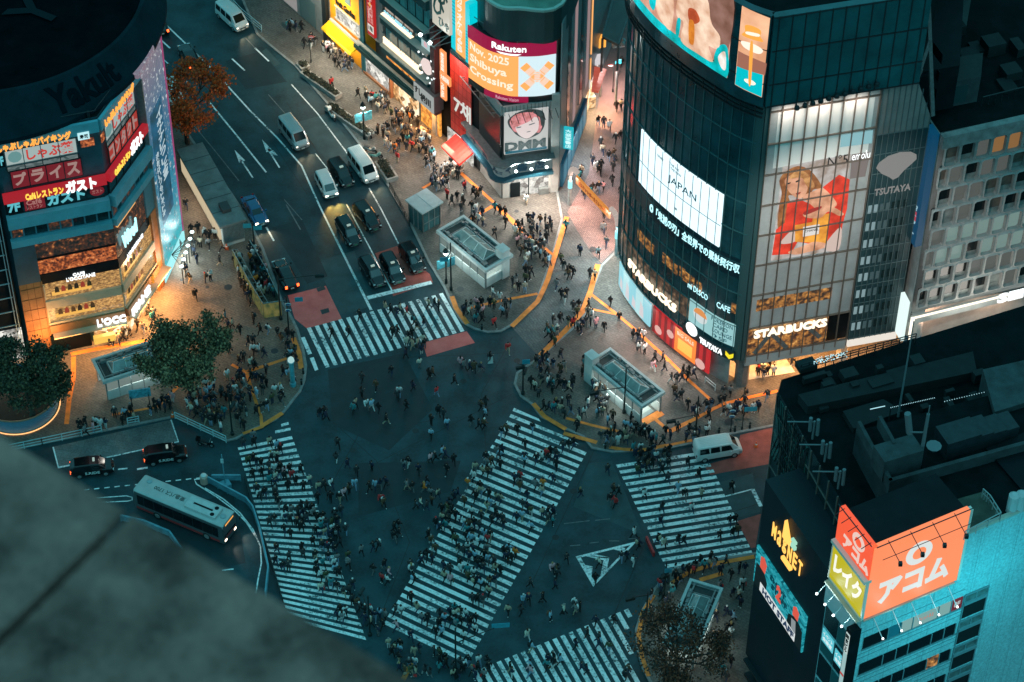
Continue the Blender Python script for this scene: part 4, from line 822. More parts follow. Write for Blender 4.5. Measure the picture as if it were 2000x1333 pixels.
mb=MB(); bz0=(RF.uv(881.4,92.4,1.2)[1]+RF.uv(909,116,1.2)[1])/2; s0,s1_,s2,s3=RF.uv(881,60,1.2)[0],RF.uv(890.7,70,1.2)[0],RF.uv(909,80,1.2)[0],RF.uv(917.5,90,1.2)[0]; zt_=bz0+9.5
RF.box(mb,s0,s1_,bz0,zt_,.1,1.2,0); RF.box(mb,s1_,s2,bz0,zt_-1.0,.1,1.25,1); RF.box(mb,s2,s3,bz0-.3,zt_-1.6,.1,1.2,0)
for i in range(10):RF.box(mb,s0+.15,s1_-.1,bz0+3.5+i*.5,bz0+3.62+i*.5,1.2,1.22,2); RF.box(mb,s2+.1,s3-.1,bz0+.2+i*.42,bz0+.3+i*.42,1.2,1.22,2)
o=mb.build("box_sign",[SIGN_B,E("sign_amber",(1.0,.42,.10),.95,True),E("sign_deep_cyan",(0,.36,.48),.8)],t)
mb=MB(); RF.vtext(mb,"カラオケ館6B",s1_+.35,s2-.5,bz0+.4,zt_-1.4,1.25,.05,0,.03); mb.build("sign_lettering",E("sign_linen",(.92,.82,.68),.9),o)
mb=MB()
for k in range(3):RF.box(mb,s0-.1,s3,bz0-.4-.22*k,bz0-.3-.22*k,.1,1.3)
mb.build("light_rail",STEEL,t)
AR=awning(r5((215,860),(410,1040),(250,1180),(65,990)),3.6,2.8,REDA,t)
mb=MB(); RF.box(mb,e0-.6,e1+.4,.13,3.0,.1,.2); mb.build("shop_entrance",SHOPWHITE,t)
mb=MB(); p=RF.W(e1-.2,.13,2.2); mb.box(p,1.0,1.6,1.1,R(-50),0); mb.box((p.x+.2,p.y+.2,1.25),.7,1.2,.35,R(-50),1); mb.build("goods_display",[ROOM("goods_mix",[(.05,.03,.02),(.5,.3,.2),(.9,.75,.6)],.6,3.0),ROOM("goods_mix",[],.6)],t)
lamp("awning_light",'AREA',RF.W((e0+e1)/2,2.7,1.6),200,(1,.88,.76),t,3,RF.W((e0+e1)/2,0,3.0))
for i in range(2):lamp("awning_floodlight",'SPOT',RF.W(e0+1+i*2,6.5,1.0),160,(1,.8,.7),t,.2,RF.W(e0+1+i*2,3,2.6),spot=R(110))
# ================================================================ corner building with the convex video screen
r6=crop(900,0,6.664); r7=crop(910,180,6.057)
GL,GC,GR=Vector((-4.9,222.4)),Vector((-1.25,215.75)),Vector((5.0,217.15))
KL,KR=Fac([GL,GC]),Fac([GC,GR]); KG=Fac([GR,(7.85,228.58),(13.5,251)])
t=thing("screen_corner_building",(1,222,0),"white corner shop building with convex screen of an orange cross and a portrait poster","building")
foot=[GL+Vector((.4,.3)),GC+Vector((.3,.5)),GR+Vector((-.3,.4)),(7.6,229),(10.5,240),(3,243),(-1,236)]
mb=MB(); mb.prism(foot,.13,13.0); mb.prism([GL+Vector((.8,1)),GC+Vector((.2,2.4)),GR+Vector((-.3,1.6)),(7.6,229),(10.5,240),(3,243),(-1,236)],13.0,22.2); mb.build("core",CONC,t)
TW=M("rounded_fascia",(.022,.06,.062),.45,noise=.4,amt=.2)
rc=CATMULL([(-6.0,228),(-4.2,220.5),(-2.0,217.1),(.4,216.6),(5.0,217.4),(8,229)],5)
mb=MB(); mb.prism(list(rc)+[(10.5,240),(0,240)],21.9,26.3,0,1); mb.build("rounded_fascia",[TW,M("roof_green",(.12,.22,.17),.8,noise=.6,amt=.3)],t)
mb=MB(); mb.prism([(0.2,219.5),(3.5,218.6),(5.5,226),(2.2,227)],26.3,27.6,0); mb.prism([(-1.5,221),(-.3,220.4),(.4,223),(-.8,223.5)],26.3,27.1); mb.build("roof_plant",M("plant_pale_green",(.30,.40,.34),.7,noise=1),t)
mb=MB(); pp=[(p[0],p[1],26.42)for p in rc[3:-3]]
for a,b in zip(pp,pp[1:]):mb.bar(a,b,.35,.3)
mb.build("parapet",M("parapet_pale",(.36,.46,.40),.7),t)
sp=[G(x,y,14.4)[:2]for x,y in r6((110,1000),(350,1160),(600,1236),(750,1250),(1000,1245),(1225,1212))]
SCN=Fac(CATMULL(sp,5)); zS0,zS1,zB0,zB1=14.4,19.9,20.0,21.85
zS1=SCN.uv(*r6((750,735))[0])[1]; zB1=SCN.uv(*r6((700,565))[0])[1]; zB0=zS1+.12
us_=SCN.uv(*r6((750,1000))[0])[0]
mb=MB(); SCN.box(mb,0,SCN.L,zS0-.9,zB1,-1.0,-.05,0); mb.build("screen_housing",STEEL_D,t)
mb=MB(); SCN.box(mb,0,us_,zS0,zS1,-.05,.12,0); SCN.box(mb,us_,SCN.L,zS0,zS1,-.05,.12,1)
so_=mb.build("video_screen",[E("screen_tangerine",(1.0,.38,.10),1.05,True),E("screen_snow",(.66,.84,.90),.9,True)],t)
mb=MB()
for i,(tx,w_)in enumerate([("Nov. 2025",.80),("Shibuya",.76),("Crossing",.87)]):
 h=(zS1-zS0); a=zS1-h*(.24+.29*i); SCN.text(mb,tx,.3,.3+us_*w_,a-(.35 if i==1 else(.35 if i==2 else 0))*.8,a+h*.19,.12,.03,0,.02)
mb.build("screen_lettering",E("screen_cream_letter",(1.0,.80,.62),1.0),so_)
mb=MB(); cx_=(us_+SCN.L)/2; cz_=(zS0+zS1)/2; hw=(SCN.L-us_)*.46; hh=(zS1-zS0)*.36
for sx in(-1,1):
 for sz in(-1,1):
  A=[(cx_+sx*hw,cz_+sz*hh*.62),(cx_+sx*hw*.62,cz_+sz*hh),(cx_+sx*hw*.10,cz_+sz*hh*.40),(cx_+sx*hw*.42,cz_+sz*hh*.05)]
  SCN.poly(mb,A,.12,.14,0)
  for k in range(4):
   f0=.48+k*.115; f1=f0+.055; l2=lambda a,b,f:(a[0]+(b[0]-a[0])*f,a[1]+(b[1]-a[1])*f)
   SCN.poly(mb,[l2(A[0],A[3],f0),l2(A[1],A[2],f0),l2(A[1],A[2],f1),l2(A[0],A[3],f1)],.14,.15,1)
SCN.poly(mb,[(cx_-hw*.42,cz_),(cx_,cz_+hh*.42),(cx_+hw*.42,cz_),(cx_,cz_-hh*.42)],.13,.145,0)
for k in range(7):SCN.box(mb,cx_-.32,cx_+.32,cz_-hh*.42+k*hh*.125,cz_-hh*.42+k*hh*.125+.11,.15,.16,1)
mb.build("screen_picture",[E("screen_tangerine",(1,.38,.1)),E("screen_snow",(.66,.84,.9))],so_)
mb=MB(); SCN.box(mb,0,SCN.L,zB0,zB1,-.05,.2,0); so2=mb.build("name_band",E("band_magenta",(.38,.004,.06),.72),t)
mb=MB(); nu=[SCN.uv(*p,.3)[0]for p in r6((400,620),(855,640))]; h=zB1-zB0; SCN.text(mb,"Rakuten",nu[0],nu[1],zB0+h*.36,zB0+h*.86,.2,.08,0,.02); SCN.poly(mb,[(nu[0]+.55,zB0+h*.24),(nu[1]-.5,zB0+h*.24),(nu[1]-1.0,zB0+h*.1),(nu[0]+1.0,zB0+h*.1)],.2,.33); mb.build("band_lettering",LETTER_W,so2)
mb=MB(); SCN.box(mb,0,SCN.L*.24,zS0-.85,zS0-.1,-.05,.16,2); SCN.box(mb,SCN.L*.24,SCN.L*.72,zS0-.85,zS0-.1,-.05,.16,0); SCN.box(mb,SCN.L*.72,SCN.L,zS0-.85,zS0-.1,-.05,.16,2); SCN.text(mb,"Rakuten Vision",SCN.L*.38,SCN.L*.62,zS0-.68,zS0-.25,.16,.03,1); mb.build("lower_band",[E("band_magenta",(.38,.004,.06)),E("band_rose",(.75,.4,.5),.8),STEEL_D],t)
mb=MB()
for k in range(5):
 u=SCN.L*(.50+.1*k); p=SCN.W(u,zB1+.35,-.6); mb.box(p,.42,.42,.55,0,0); mb.bar(p,SCN.W(u,zB1+.1,.2),.07)
mb.path([SCN.W(SCN.L*i/12,zB1+.9,-.5)for i in range(13)],.05)
for i in range(13):mb.bar(SCN.W(SCN.L*i/12,zB1-.1,-.5),SCN.W(SCN.L*i/12,zB1+.9,-.5),.06)
mb.build("service_rail",STEEL,t)
lamp("rail_light",'AREA',SCN.W(SCN.L*.75,zB1+.9,-.9),70,(1,.72,.62),t,3,SCN.W(SCN.L*.75,zB1,-2.2))
mb=MB(); KR.box(mb,0,KR.L,12.3,13.6,0,.25); KL.box(mb,0,KL.L,12.3,13.6,0,.2); mb.build("cladding_drum",PANELG,t)
mb=MB()
for i in range(15):KR.box(mb,.2+.42*i,.24+.42*i,12.3,13.6,.25,.3)
for i in range(8):mb.bar(KR.W(.6+.75*i,12.6,.3),KR.W(.8+.75*i,11.9,1.3),.06)
mb.build("lamp_brackets",STEEL_D,t)
mb=MB(); KL.box(mb,0,KL.L,5.8,12.35,0,.05,0); KR.box(mb,KR.L-.9,KR.L,.13,14.5,0,.35,1); mb.build("wall",[STEEL_D,CONC_L],t)
mb=MB(); lb=uvs(KL,r7,(165,60),(430,245),(435,770),(170,530),d=.2); KL.box(mb,max(.1,lb[0][0]),KL.L-.1,6.0,12.2,.05,.3); mb.build("dark_board",M("board_black",(.008,.018,.02),.35,noise=.3,amt=.3),t)
mb=MB();
for z in(6.0,12.2):KL.box(mb,.1,KL.L-.05,z-.07,z+.07,.05,.4)
KL.box(mb,.1,.22,6.0,12.2,.05,.4); mb.build("board_frame",STEEL,t)
mb=MB(); mb.bar(KL.W(-.3,12.6,1.2),KL.W(KL.L+.2,12.6,1.2),.1)
for i in range(6):mb.bar(KL.W(i*1.4,12.6,1.2),KL.W(i*1.4,12.3,.2),.07)
mb.build("light_gantry",STEEL,t)
pw_=uvs(KR,r7,(435,245),(975,182),(970,690),(445,730),d=.3); pu0,pu1,pz0,pz1=.15,(pw_[1][0]+pw_[2][0])/2,(pw_[2][1]+pw_[3][1])/2,(pw_[0][1]+pw_[1][1])/2
mb=MB(); KR.box(mb,pu0,pu1,pz0,pz1,0,.3,0); po=mb.build("portrait_poster",E("poster_bone",(.58,.60,.58),.72,True),t)
mb=MB(); D=[.304]
def pp_(mi,*pts):
 KR.poly(mb,soft(uvs(KR,r7,*pts,d=D[0])),D[0]-.002,D[0]+.004,mi); D[0]+=.005
pp_(0,(500,330),(600,250),(740,205),(880,215),(930,270),(930,390),(890,470),(840,510),(760,545),(700,555),(600,510),(545,450),(505,400)); pp_(1,(520,340),(600,265),(760,240),(860,290),(905,360),(880,470),(820,480),(600,480),(540,420))
pp_(2,(590,400),(680,330),(840,300),(860,420),(820,490),(720,552),(620,500)); pp_(1,(560,300),(700,250),(800,290),(760,340),(700,370),(640,395),(590,410)); pp_(0,(870,240),(915,260),(925,380),(895,400),(880,330)); pp_(3,(600,420),(650,410),(650,420),(602,430)); pp_(3,(750,385),(810,365),(812,374),(752,395)); pp_(3,(720,472),(765,462),(760,470),(725,478))
for a in(0,1,2):pp_(1,(640+70*a,262-8*a),(655+70*a,262-8*a),(620+55*a,370-8*a),(610+55*a,365-8*a))
d_=uvs(KR,r7,(460,610),(945,545),(945,650),(460,690),d=.35); zz_=d_[3][1]; KR.text(mb,"DMM",d_[0][0],d_[1][0],pz0+.5,pz0+1.75,.34,.06,4,.05); KR.box(mb,pu0+.1,pu1-.1,pz0+.08,pz0+.42,.3,.33,5)
mb.build("poster_picture",[E("hair_black",(.03,.06,.065),.6,var=.5,scale=2),E("hair_rose",(.80,.30,.33),.72,var=.4,scale=2.2),E("face_pale",(.82,.70,.68),.75),E("line_slate",(.15,.18,.2),.6),E("letter_slate",(.015,.07,.075),.5),E("strip_blue",(.02,.18,.26),.6)],po)
mb=MB()
for k in range(3):mb.lathe(KR.W(pu0+1.0+1.75*k,5.35,1.9),[(.12,0),(.2,.14),(.08,.3)],8);
mb.build("floodlight",E("flood_cool",(.85,1,1),6.0),t)
for k in range(3):lamp("floodlight_beam",'SPOT',KR.W(pu0+1.0+1.75*k,5.6,1.7),240,(.9,1,.98),t,.15,KR.W(pu0+1.0+1.75*k,8.0,.3),spot=R(115))
ring=CATMULL([tuple(GL),tuple(GL.lerp(GC,.75)),tuple(GC+Vector((-.1,-.35))),tuple(GC.lerp(GR,.2)),tuple(GR)],5); FN=Fac(ring)
mb=MB(); FN.box(mb,0,FN.L-.8,4.1,5.9,0,.7,0); FN.box(mb,0,FN.L-.8,3.7,4.1,0,1.3,1); fo=mb.build("name_fascia",[E("fascia_grey_teal",(.14,.22,.23),.5),M("canopy_blue",(.012,.07,.10),.5)],t)
mb=MB()
for i,ch in enumerate("大盛堂書店"):u=FN.L*(.08,.29,.50,.66,.80)[i]; FN.text(mb,ch,u,u+1.25,4.35,5.6,.7,.08,0,.03)
FN.text(mb,"TAISEIDO BOOK STORE",FN.L*.78,FN.L-1.2,4.15,4.3,.7,.04); mb.build("fascia_lettering",M("letter_navy",(.01,.06,.10),.5),fo)
mb=MB(); FN.box(mb,0,FN.L-.6,5.9,6.1,.0,1.3); mb.build("board_shelf",STEEL,t)
mb=MB(); KL.box(mb,0,KL.L,.13,3.7,0,.12); mb.build("street_wall",CONC_L,t); mb=MB(); KL.box(mb,1.2,2.4,.13,3.0,.1,.2,0); KL.box(mb,3.6,5.2,1.6,2.4,.12,.2,1); mb.build("side_door",[STEEL_D,BLACK],t)
mb=MB(); KR.box(mb,.9,5.3,.13,3.5,.02,.1); mb.build("shop_entrance",SHOPWHITE,t)
mb=MB(); KR.box(mb,0,.9,.13,3.7,0,.2,0); KR.box(mb,.9,2.0,.2,2.2,.1,.3,1); KR.box(mb,4.2,5.3,.13,1.0,.1,.5,2); KR.box(mb,2.95,3.05,.13,3.5,.1,.2,1); KR.box(mb,5.3,KR.L,.13,4,0,.25,0); mb.build("shop_posts",[CONC_L,BLACK,STEEL],t)
lamp("shop_light",'AREA',KR.W(3.2,3.4,.9),190,(1,.92,.8),t,3.5,KR.W(3.2,0,2.0))
mb=MB(); KG.box(mb,0,KG.L,.13,24,0,.15); mb.build("lane_wall",M("lane_wall_grey",(.22,.25,.25),.35,noise=.3,amt=.25),t)
mb=MB()
for k in range(4):KG.box(mb,3.0+3.2*k,4.2+3.2*k,5,24,.15,.2,k%2)
mb.build("window_strip",[DARKWIN,E("strip_rose",(.55,.38,.38),.45)],t)
mb=MB(); KG.box(mb,.5,12.5,.2,3.6,.15,.5,0)
for k in range(6):KG.box(mb,.8+1.9*k,2.2+1.9*k,.6,3.2,.5,.56,1)
mb.build("lane_hoarding",[M("hoarding_blue",(.01,.09,.16),.5),E("hoarding_picture",(.08,.30,.42),.5)],t)
mb=MB(); a=KG.W(1.6,5.0,.2); mb.obox(a,KG.W(1.6,5,1.3)-a,KG.W(1.8,5,.2)-a,(0,0,3.2)); o=mb.build("blade_sign",E("blade_cyan",(.02,.50,.58),.8,True),t)
mb=MB(); f_=Fac([(a.x-.0,a.y-.02),tuple(KG.W(1.6,5,1.3)[:2])]); f_.vtext(mb,"大盛堂書店",.2,f_.L-.2,5.2,8.0,.04,.03); mb.build("sign_lettering",E("blade_pale",(.6,.95,.95),1),o)
lamp("pavement_fill_light",'AREA',KL.W(3,5.2,2.6),300,(1,.93,.84),t,3,KL.W(3,0,5.0)); lamp("pavement_fill_light",'AREA',KR.W(3,5.2,2.6),420,(1,.92,.82),t,3,KR.W(3.5,0,6.5)); lamp("lane_fill_light",'AREA',KG.W(5,3.6,1.2),300,(.9,.95,1),t,4,KG.W(5,0,3))  # lamps added to brighten pavement and lane, no fittings modelled
t=thing("lane_house",(10,240,0),"house up the side lane with two stacked orange vertical signs and a red awning","building")
KH=Fac([(8.0,229.2),(13.6,251.5)]); mb=MB(); mb.prism([(8.2,229.6),(13.6,251.5),(6,254),(3.5,232)],.13,25); mb.build("wall",CONC_L,t)
r8=crop(1080,0,3.919)
mb=MB(); mb.prism([(13.4,251),(17,270),(8,272),(6,254)],.13,28); mb.build("rear_wall",M("pale_wall",(.42,.42,.41),.7,noise=.4),t)
for nm,quad,tx in(("upper",((258,-60),(315,-60),(298,425),(243,415)),"焼肉酒家三千里"),("lower",((240,455),(295,460),(287,700),(230,700)),"カラオケ 牛炊")):
 base=Vector((9.1,231.6)); e=Vector((1.15,.12)); f_=Fac([tuple(base),tuple(base+e*1.0)]); qz=[f_.uv(*p)for p in r8(*quad)]
 u0,u1=(qz[0][0]+qz[3][0])/2,(qz[1][0]+qz[2][0])/2; z0_,z1_=(qz[2][1]+qz[3][1])/2,(qz[0][1]+qz[1][1])/2
 mb=MB(); f_.box(mb,u0,u1,z0_,z1_,-.5,0); o=mb.build("vertical_sign",E("sign_honey",(1.0,.45,.14),.95,True),t)
 mb=MB();
 if nm=="lower":f_.box(mb,u0+.03,u1-.03,z0_+.05,z0_+(z1_-z0_)*.36,0,.02,1)
 f_.vtext(mb,tx.replace(" ",""),u0+.2,u1-.2,z0_+.1,z1_-.1,.02,.04,0,.02); mb.build("sign_lettering",[E("sign_ivory",(1,.88,.7),1)if nm=="upper" else E("sign_ochre",(.6,.25,.1),.7),SIGN_W],o)
awp=r8((318,508),(410,530),(350,700),(295,690)); awning([awp[3],awp[0],awp[1],awp[2]],4.3,3.5,E("awning_coral",(.72,.12,.07),.55),t)
mb=MB(); p=G(*r8((330,480))[0],4.4); mb.box(p,1.4,1.0,.8,.3); mb.build("awning_box",M("box_rose",(.45,.13,.16),.6),t)
mb=MB(); KH.box(mb,.6,3.8,.13,3.2,.05,.2); mb.build("shop_entrance",SHOPWARM,t)
mb=MB(); p=G(*r8((260,800))[0],.13); mb.box(p,1.6,1.6,1.6,.3,0); mb.box((p.x-.9,p.y-.5,.13),.8,2.2,1.0,.3,0); mb.lathe((p.x+.5,p.y+.5,1.7),[(.3,0),(.36,.4),(.1,.7)],8,0); mb.build("lit_stall",ROOM("stall_glow",[(.2,.1,.05),(.9,.5,.2),(1,.75,.45)],.8,2.5,light=True),t)
lamp("lane_light",'AREA',KH.W(5,4.2,1.5),520,(1,.72,.66),t,4,KH.W(5,0,4)); lamp("stall_light",'AREA',KH.W(1.6,3.2,1.0),330,(1,.58,.28),t,2,KH.W(1.4,0,2.0))
mb=MB(); p=G(*r8((368,350))[0],5.5); mb.box(p,.9,.9,1.3,.3); mb.build("lantern",E("lantern_amber",(1,.4,.06),1.1),t)
t=thing("lane_canopy",G(1195,88,0),"flat dark grey roof slab over the side lane top centre","canopy")
mb=MB(); cp=[G(x,y,9)for x,y in r8((475,-60),(640,-60),(500,345),(380,282))]; mb.prism([tuple(p[:2])for p in cp],8.7,9.0); mb.build("roof",M("roof_dark_grey",(.13,.135,.13),.8,noise=.7,amt=.15),t)
mb=MB()
for a,b in zip(cp,cp[1:]+cp[:1]):mb.bar(a,b,.15,.3)
for p in(cp[2],cp[3]):mb.tube((p.x,p.y,.02),(p.x,p.y,8.7),.15)
mb.build("edge_frame",STEEL,t)
# ================================================================ left corner building of stacked signs
LA,LB,LC,LD=Vector((-51.13,190.13)),Vector((-41.19,193.33)),Vector((-38.27,201.27)),Vector((-37.08,207.42))
FL,FR=Fac([LA,LB]),Fac([LB,LC]); FB=Fac([LC,LD])
c1=crop(0,0,2.962); cl=crop(0,400,2.962)
t=thing("sign_stack_building",(-46,197,0),"teal corner building stacked with restaurant signs above a glowing amber cafe","building")
BLUEW=M("blue_cladding",(.05,.17,.21),.5,noise=.5,amt=.2); BLUED=M("blue_dark_wall",(.02,.075,.095),.5,noise=.5,amt=.3); LEDGE=M("teal_ledge",(.10,.34,.40),.5,noise=.7,amt=.15)
TERRA=M("terracotta_tile",(.38,.13,.04),.6,noise=.8,amt=.3); BEIGEW=M("beige_ledge",(.55,.40,.26),.6,noise=.8,amt=.15)
CAFE=ROOM("cafe_amber",[(.05,.025,.01),(.24,.12,.04),(.62,.33,.10),(1.0,.66,.28)],.85,2.6,(1,1,1.8),light=True,vor=False)
DIM=ROOM("restaurant_dim",[(.003,.005,.006),(.012,.01,.008),(.10,.03,.012),(.75,.26,.07)],.8,2.0,vor=False)
EMBER=ROOM("restaurant_ember",[(.01,.004,.002),(.12,.025,.008),(.55,.13,.03),(1.0,.5,.2)],.9,2.4,vor=False)
GREYPANE=ROOM("grey_panes",[(.05,.07,.07),(.12,.16,.16),(.2,.24,.24)],.7,1.5,(1,1,2)); MAROON=E("sign_maroon",(.20,.010,.018),.7); REDBAND=E("sign_crimson",(.42,.012,.022),.75)
ZR=30.3
mb=MB(); mb.prism([tuple(LA+Vector((.2,.3))),tuple(LB+Vector((-.1,.4))),tuple(LC+Vector((-.4,.2))),tuple(LD+Vector((-.4,0))),(-41,226),(-62,222),(-62,196)],.13,ZR,0,1); mb.build("core",[BLUED,ROOF],t)
def both(fn):fn(FL,FL.L),fn(FR,FR.L)
zv=lambda y:Zat(LB,y)
zs_={k:zv(y)for k,y in dict(roof=241,neon=258,win1=277,win0=302,grey0=322,red1=327,red0=347,band1=337,band0=352,w7=386,led0=408,mull0=447,led2=450).items()}
Z=lambda f,c,p:f.uv(*c(p)[0])[1]
U=lambda f,c,p:f.uv(*c(p)[0])[0]
zN1,zN0=29.6,28.4; zW1,zW0=27.4,25.3; zG0=24.4; zP1,zP0=24.1,21.9
zW1=Z(FL,c1,(300,822)); zW0=Z(FL,c1,(300,905)); zP1=Z(FL,c1,(300,945)); zP0=Z(FL,c1,(300,1045)); zB1=Z(FL,c1,(300,1065)); zB0=Z(FL,c1,(300,1110)); zK0=Z(FL,c1,(300,1195)); zL0=Z(FL,c1,(300,1258)); zM0=Z(FL,cl,(300,150)); zM1=zM0-.9
mb=MB()
for f in(FL,FR):f.box(mb,0,f.L,ZR-1.4,ZR,0,.35); f.box(mb,0,f.L,zL0,zK0,0,.8); f.box(mb,0,f.L,zM1,zM0,0,.6)
mb.build("ledges",LEDGE,t)
mb=MB()
for f in(FL,FR):f.box(mb,0,f.L,zB0,zB1,0,.6)
bo=mb.build("red_fascia",REDBAND,t)
mb=MB(); FL.text(mb,"Caféレストラン",FL.L*.21,FL.L*.58,zB0+.05,zB1-.05,.6,.1,0,.03); FR.text(mb,"Caféレストラン",FR.L*.10,FR.L*.50,zB0+.05,zB1-.05,.6,.1,0,.03)
FL.text(mb,"ガスト",FL.L*.60,FL.L*.90,zB0-.1,zB1+.45,.6,.14,1,.05); FR.text(mb,"ガスト",FR.L*.52,FR.L*.84,zB0-.1,zB1+.45,.6,.14,1,.05); mb.build("fascia_lettering",[E("letter_yellow",(1,.62,.08),1.1),LETTER_W],bo)
mb=MB(); FL.text(mb,"しゃぶしゃぶバイキング",.25,FL.L*.73,zW1+.25,zW1+1.25,.36,.12,0,.04); FR.text(mb,"しゃぶしゃぶバイキング",FR.L*.08,FR.L*.82,zW1+.25,zW1+1.25,.36,.12,0,.04); mb.build("neon_sign",E("neon_orange",(1,.36,.06),1.2),t)
for f,a,b in((FL,.09,.77),(FR,.10,.86)):
 wo_=winrow(f,"lit_window_strip",t,f.L*a,f.L*b,zW0,zW1,4,[E("pane_pale",(.40,.50,.48),.75,True)],.05,.08,STEEL)
 mb=MB(); f.text(mb,"しゃぶ葉",f.L*(a+.20),f.L*(b-.03),zW0+.15,zW1-.2,.12,.03,0,.03); f.poly(mb,[(f.L*(a+.09)+.7*math.cos(i*.6283),(zW0+zW1)/2+.72*math.sin(i*.6283))for i in range(10)],.11,.13,1); mb.build("window_lettering",[E("letter_red",(.6,.05,.04),.8),E("leaf_teal",(.16,.34,.34),.7)],wo_)
 winrow(f,"grey_window_strip",t,f.L*a,f.L*b,zP1+.1,zW0-.2,4,[GREYPANE],.05,.08,STEEL_D)
 po_=winrow(f,"red_panel_strip",t,f.L*(a+.02),f.L*(b+.02),zP0,zP1,4 if f is FL else 5,[MAROON if f is FL else E("sign_vermilion",(.42,.035,.025),.75)],.05,.1,STEEL_D)
 tx="プライス" if f is FL else "コンタクト"; n=len(tx); mb=MB(); w_=f.L*(b-a)/n
 for i,ch in enumerate(tx):f.text(mb,ch,f.L*(a+.02)+w_*(i+.14),f.L*(a+.02)+w_*(i+.86),zP0+.3,zP1-.3,.11,.04,0,.04)
 mb.build("panel_lettering",E("letter_dusty",(.50,.30,.27)if f is FL else(.85,.5,.34),.6),po_)
 winrow(f,"dark_window_strip",t,.3,f.L-.3,zK0+.1,zB0-.15,5,[DARKWIN],.02,.1,STEEL_D)
 winrow(f,"dark_window_strip",t,.2,f.L-.2,zM0+.1,zL0-.1,8,[DARKWIN,DIM],.02,.16,BLUEW)
mb=MB(); k0,k1=zK0+.15,zB0-.25; FL.box(mb,.1,FL.L*.17,k0,k1,.06,.12,3); FL.text(mb,"7F",FL.L*.03,FL.L*.15,k0+.2,k1-.2,.12,.05,0,.04); FL.box(mb,FL.L*.19,FL.L*.39,k0,k1,.06,.12,1); FL.text(mb,"Café",FL.L*.21,FL.L*.36,k0+.7,k1-.15,.12,.04,2,.02); FL.text(mb,"レストラン",FL.L*.21,FL.L*.36,k0+.15,k0+.6,.12,.04,2)
FL.text(mb,"ガスト",FL.L*.41,FL.L*.78,k0+.1,k1+.1,.12,.06,0,.05); FL.poly(mb,[(FL.L*.90+.75*math.cos(i*.5236),(k0+k1)/2+.6*math.sin(i*.5236))for i in range(12)],.08,.14,1); FL.text(mb,"ガスト",FL.L*.85,FL.L*.95,(k0+k1)/2-.25,(k0+k1)/2+.25,.14,.03,2)
FL.box(mb,0,FL.L*.08,zW0-.1,zW1-.2,.05,.1,3); FL.text(mb,"9F",.02,FL.L*.07,zW0+.1,zW1-.5,.1,.05,0,.04)
mb.build("floor_signs",[E("letter_aqua",(.12,.52,.60),.8),MAROON,E("letter_faded",(.52,.22,.2),.6),BLACK],t)
mb=MB(); FL.box(mb,FL.L*.79,FL.L*.90,zW1-.1,zW1+.75,.3,.5,0); FL.text(mb,"寿司",FL.L*.805,FL.L*.885,zW1+.05,zW1+.6,.5,.03,1,.02); mb.build("lit_box_sign",[E("box_cyan",(.5,.85,.9),.9),INK],t)
mb=MB(); FL.box(mb,FL.L*.81,FL.L*.94,zW0+.4,zW1-.4,.03,.08); FR.box(mb,.1,FR.L*.09,zW0+.4,zW1-.4,.03,.08); mb.build("amber_window",EMBER,t)
zR1=Z(FL,cl,(400,155)); zR0=Z(FL,cl,(400,400)); zC1=Z(FL,cl,(400,430)); zC0=Z(FL,cl,(400,525)); zE1=Z(FL,cl,(400,570)); zE0=Z(FL,cl,(400,655)); zT=Z(FL,cl,(180,478))
uL_=U(FL,cl,(225,380)); zmid=(zR1+zR0)/2
mb=MB(); FL.box(mb,0,uL_,zR0,zM1,0,.3); mb.build("blue_pier",BLUED,t)
mb=MB(); FL.box(mb,0,uL_+.1,.13,zR0,0,.3,0); FR.box(mb,FR.L*.86,FR.L,.13,zC1+1.6,0,.3,0); mb.build("tile_pier",TERRA,t)
mb=MB(); FR.box(mb,FR.L*.78,FR.L,zC1+1.6,zM1,0,.25); mb.build("panel_pier",BLUEW,t)
mb=MB()
for k in range(5):FL.box(mb,uL_*(.32*k),uL_*(.32*k)+.04,.13,zR0,.3,.33)if k<4 else None
for k in range(7):FL.box(mb,0,uL_,.8+1.5*k,.84+1.5*k,.3,.33)if .8+1.5*k<zR0 else None
mb.build("tile_joints",M("joint_umber",(.16,.05,.02),.8),t)
mb=MB(); FL.box(mb,uL_,FL.L,zmid+.1,zR1,.02,.08,0); FL.box(mb,uL_,FL.L,zR0+.8,zmid-.1,.02,.08,1); FR.box(mb,0,FR.L*.78,zR0+.6,zM1-.4,.02,.08,0); mb.build("restaurant_glazing",[DIM,EMBER],t)
mb=MB()
for f in(FL,FR):f.box(mb,uL_ if f is FL else 0,f.L*(1 if f is FL else .8),zC1+.1,zR0+.7,0,.12);
FL.box(mb,uL_,FL.L,zmid-.1,zmid+.1,0,.2); mb.build("dark_spandrel",BLACK,t)
mb=MB(); n0=FR.uv(*cl((690,200))[0])[0]; n1=FR.uv(*cl((770,100))[0])[0]; FR.text(mb,"Wired",n0,n1,zR0+1.3,zR0+3.2,.3,.15,0,.04); mb.build("neon_sign",E("neon_cyan",(.45,.95,1),1.3),t)
mb=MB(); FR.box(mb,FR.L*.02,FR.L*.5,zM1-.35,zM1-.1,.3,.5); mb.build("light_tube",E("tube_amber",(1,.5,.15),.8),t)
